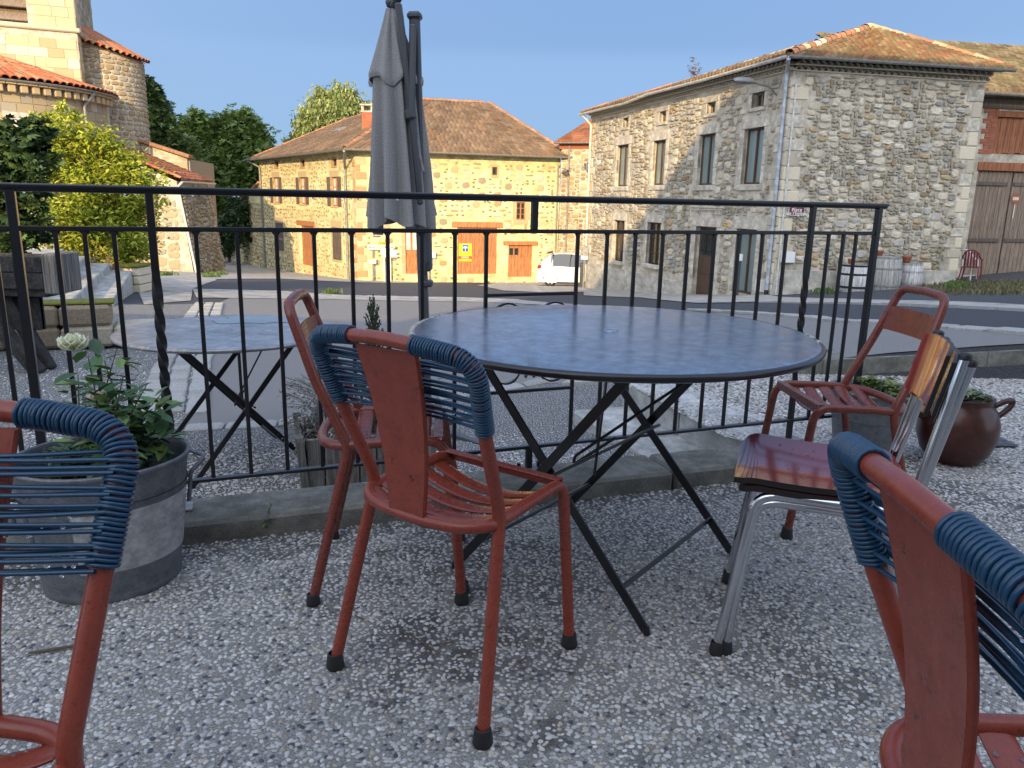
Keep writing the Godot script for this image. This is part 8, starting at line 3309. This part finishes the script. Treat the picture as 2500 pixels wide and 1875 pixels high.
	for x in [0.90, 1.90]:
		b = MB.new()
		b.box(Vector3(x - 0.006, 0.30, zs - 0.03), Vector3(x + 0.006, 0.92, zs + 0.002))
		part("door_gap", b, M.car_dark, t)
	b = MB.new()
	b.box(Vector3(1.0, 0.78, zs - 0.02), Vector3(1.18, 0.81, zs + 0.02), 0.006)
	part("door_handle", b, M.car_white, t)
	b = MB.new()
	b.obox(Vector3(1.82, 0.99, zs + 0.10), Vector3.RIGHT, Vector3.UP, Vector3.BACK, Vector3(0.07, 0.07, 0.10), 0.025)
	part("mirror", b, M.car_white, t)
	for x in [0.0, 2.46]:
		for s in [1.0, -1.0]:
			var c := Vector3(x, 0.30, zc + s * (W / 2 - 0.10))
			var w := Node3D.new()
			w.name = "wheel"
			t.add_child(w, true)
			b = MB.new()
			var ring := []
			for k in 28: ring.append(c + Vector3(cos(TAU * k / 28), sin(TAU * k / 28), 0) * 0.235)
			b.tube(PackedVector3Array(ring), 0.072, 10, true)
			part("tyre", b, M.rubber, w)
			b = MB.new()
			for k in 5:
				var th := TAU * k / 5 + 0.3
				var a := Vector3(cos(th), sin(th), 0)
				b.bar(c + a * 0.03 + Vector3(0, 0, 0.055 * s), c + a * 0.185 + Vector3(0, 0, 0.06 * s), 0.02, 0.085, a.cross(Vector3.BACK), 0.008)
			b.tube(PackedVector3Array([c + Vector3(0, 0, 0.02 * s), c + Vector3(0, 0, 0.075 * s)]), 0.05, 12)
			part("rim", b, M.alloy, w)
			b = MB.new()
			b.tube(PackedVector3Array([c - Vector3(0, 0, 0.05 * s), c + Vector3(0, 0, 0.03 * s)]), 0.18, 20)
			part("brake_disc", b, M.car_dark, w)
			b = MB.new()
			var arch := []
			for k in 13: arch.append(c + Vector3(cos(PI * k / 12), sin(PI * k / 12), 0) * 0.335 + Vector3(0, 0, 0.085 * s))
			b.tube(PackedVector3Array(arch), 0.018, 6)
			part("wheel_arch", b, M.car_dark, t)

# ---------------------------------------------------------------- twigs, leaves and the like
func small_things() -> void:
	var list := [[70, 1594, 255, 1562, 0.0042, "long dark twig lying before the galvanised tub"], [985, 1540, 1080, 1600, 0.0022, "thin twig lying under the corded chair at the table"], [1050, 1576, 1110, 1564, 0.002, "short pale twig crossing the thin twig under the corded chair"], [1350, 1634, 1405, 1642, 0.002, "short reddish twig right of the corded chair's rear foot"], [1262, 1614, 1285, 1600, 0.0018, "bent twig under the corded chair's seat"], [865, 1502, 890, 1512, 0.002, "tiny curled twig beside the corded chair's rear leg"], [915, 1348, 970, 1341, 0.002, "straight twig lying near the kerb under the chairs"], [1204, 1788, 1224, 1775, 0.0016, "small pale twig touching the corded chair's rubber foot"], [530, 1870, 545, 1845, 0.002, "pale twig on bare pebbles before the tub"]]
	for q in list:
		var a := on_level(q[0], q[1], 0.006)
		var e := on_level(q[2], q[3], 0.006)
		var b := MB.new()
		var r: float = q[4]
		b.tube(spline([a, a.lerp(e, 0.5) + Vector3(0.004, 0.002, 0.006), e], 4), r, 6, false, PackedFloat32Array([r * 0.5, r, r, r, r, r, r, r, r * 0.4]))
		tag(part("twig", b, M.bark), q[5], "twig", "twigs on the terrace")
	# weed growing at the foot of the kerb
	var w := on_level(668, 1300, 0.0)
	var t := thing("weed", "single green weed growing at the foot of the kerb", "weed", w)
	leafy(t, "leaves", [Vector3(0.0, 0.10, 0), Vector3(0.02, 0.07, 0.01), Vector3(-0.01, 0.05, 0.01)], Vector3.ZERO, 4, 0.022, [Color(0.08, 0.15, 0.04)], M.leaf_dark, 0)
	# shrub growing from the roof edge of the corner house
	var p := at_depth(1697, 196, -27.5)
	var rp := thing("roof_weed", "thin pinkish weed growing from the corner house roof", "weed", p)
	var tips := []
	for q in [[1690, 135], [1704, 150], [1680, 158], [1710, 162], [1695, 160], [1684, 172]]:
		tips.append(at_depth(q[0], q[1], -27.5) - p)
	leafy(rp, "leaves", tips, Vector3.ZERO, 26, 0.10, [Color(0.36, 0.20, 0.12), Color(0.30, 0.16, 0.10), Color(0.22, 0.2, 0.08)], M.leaf, 0)
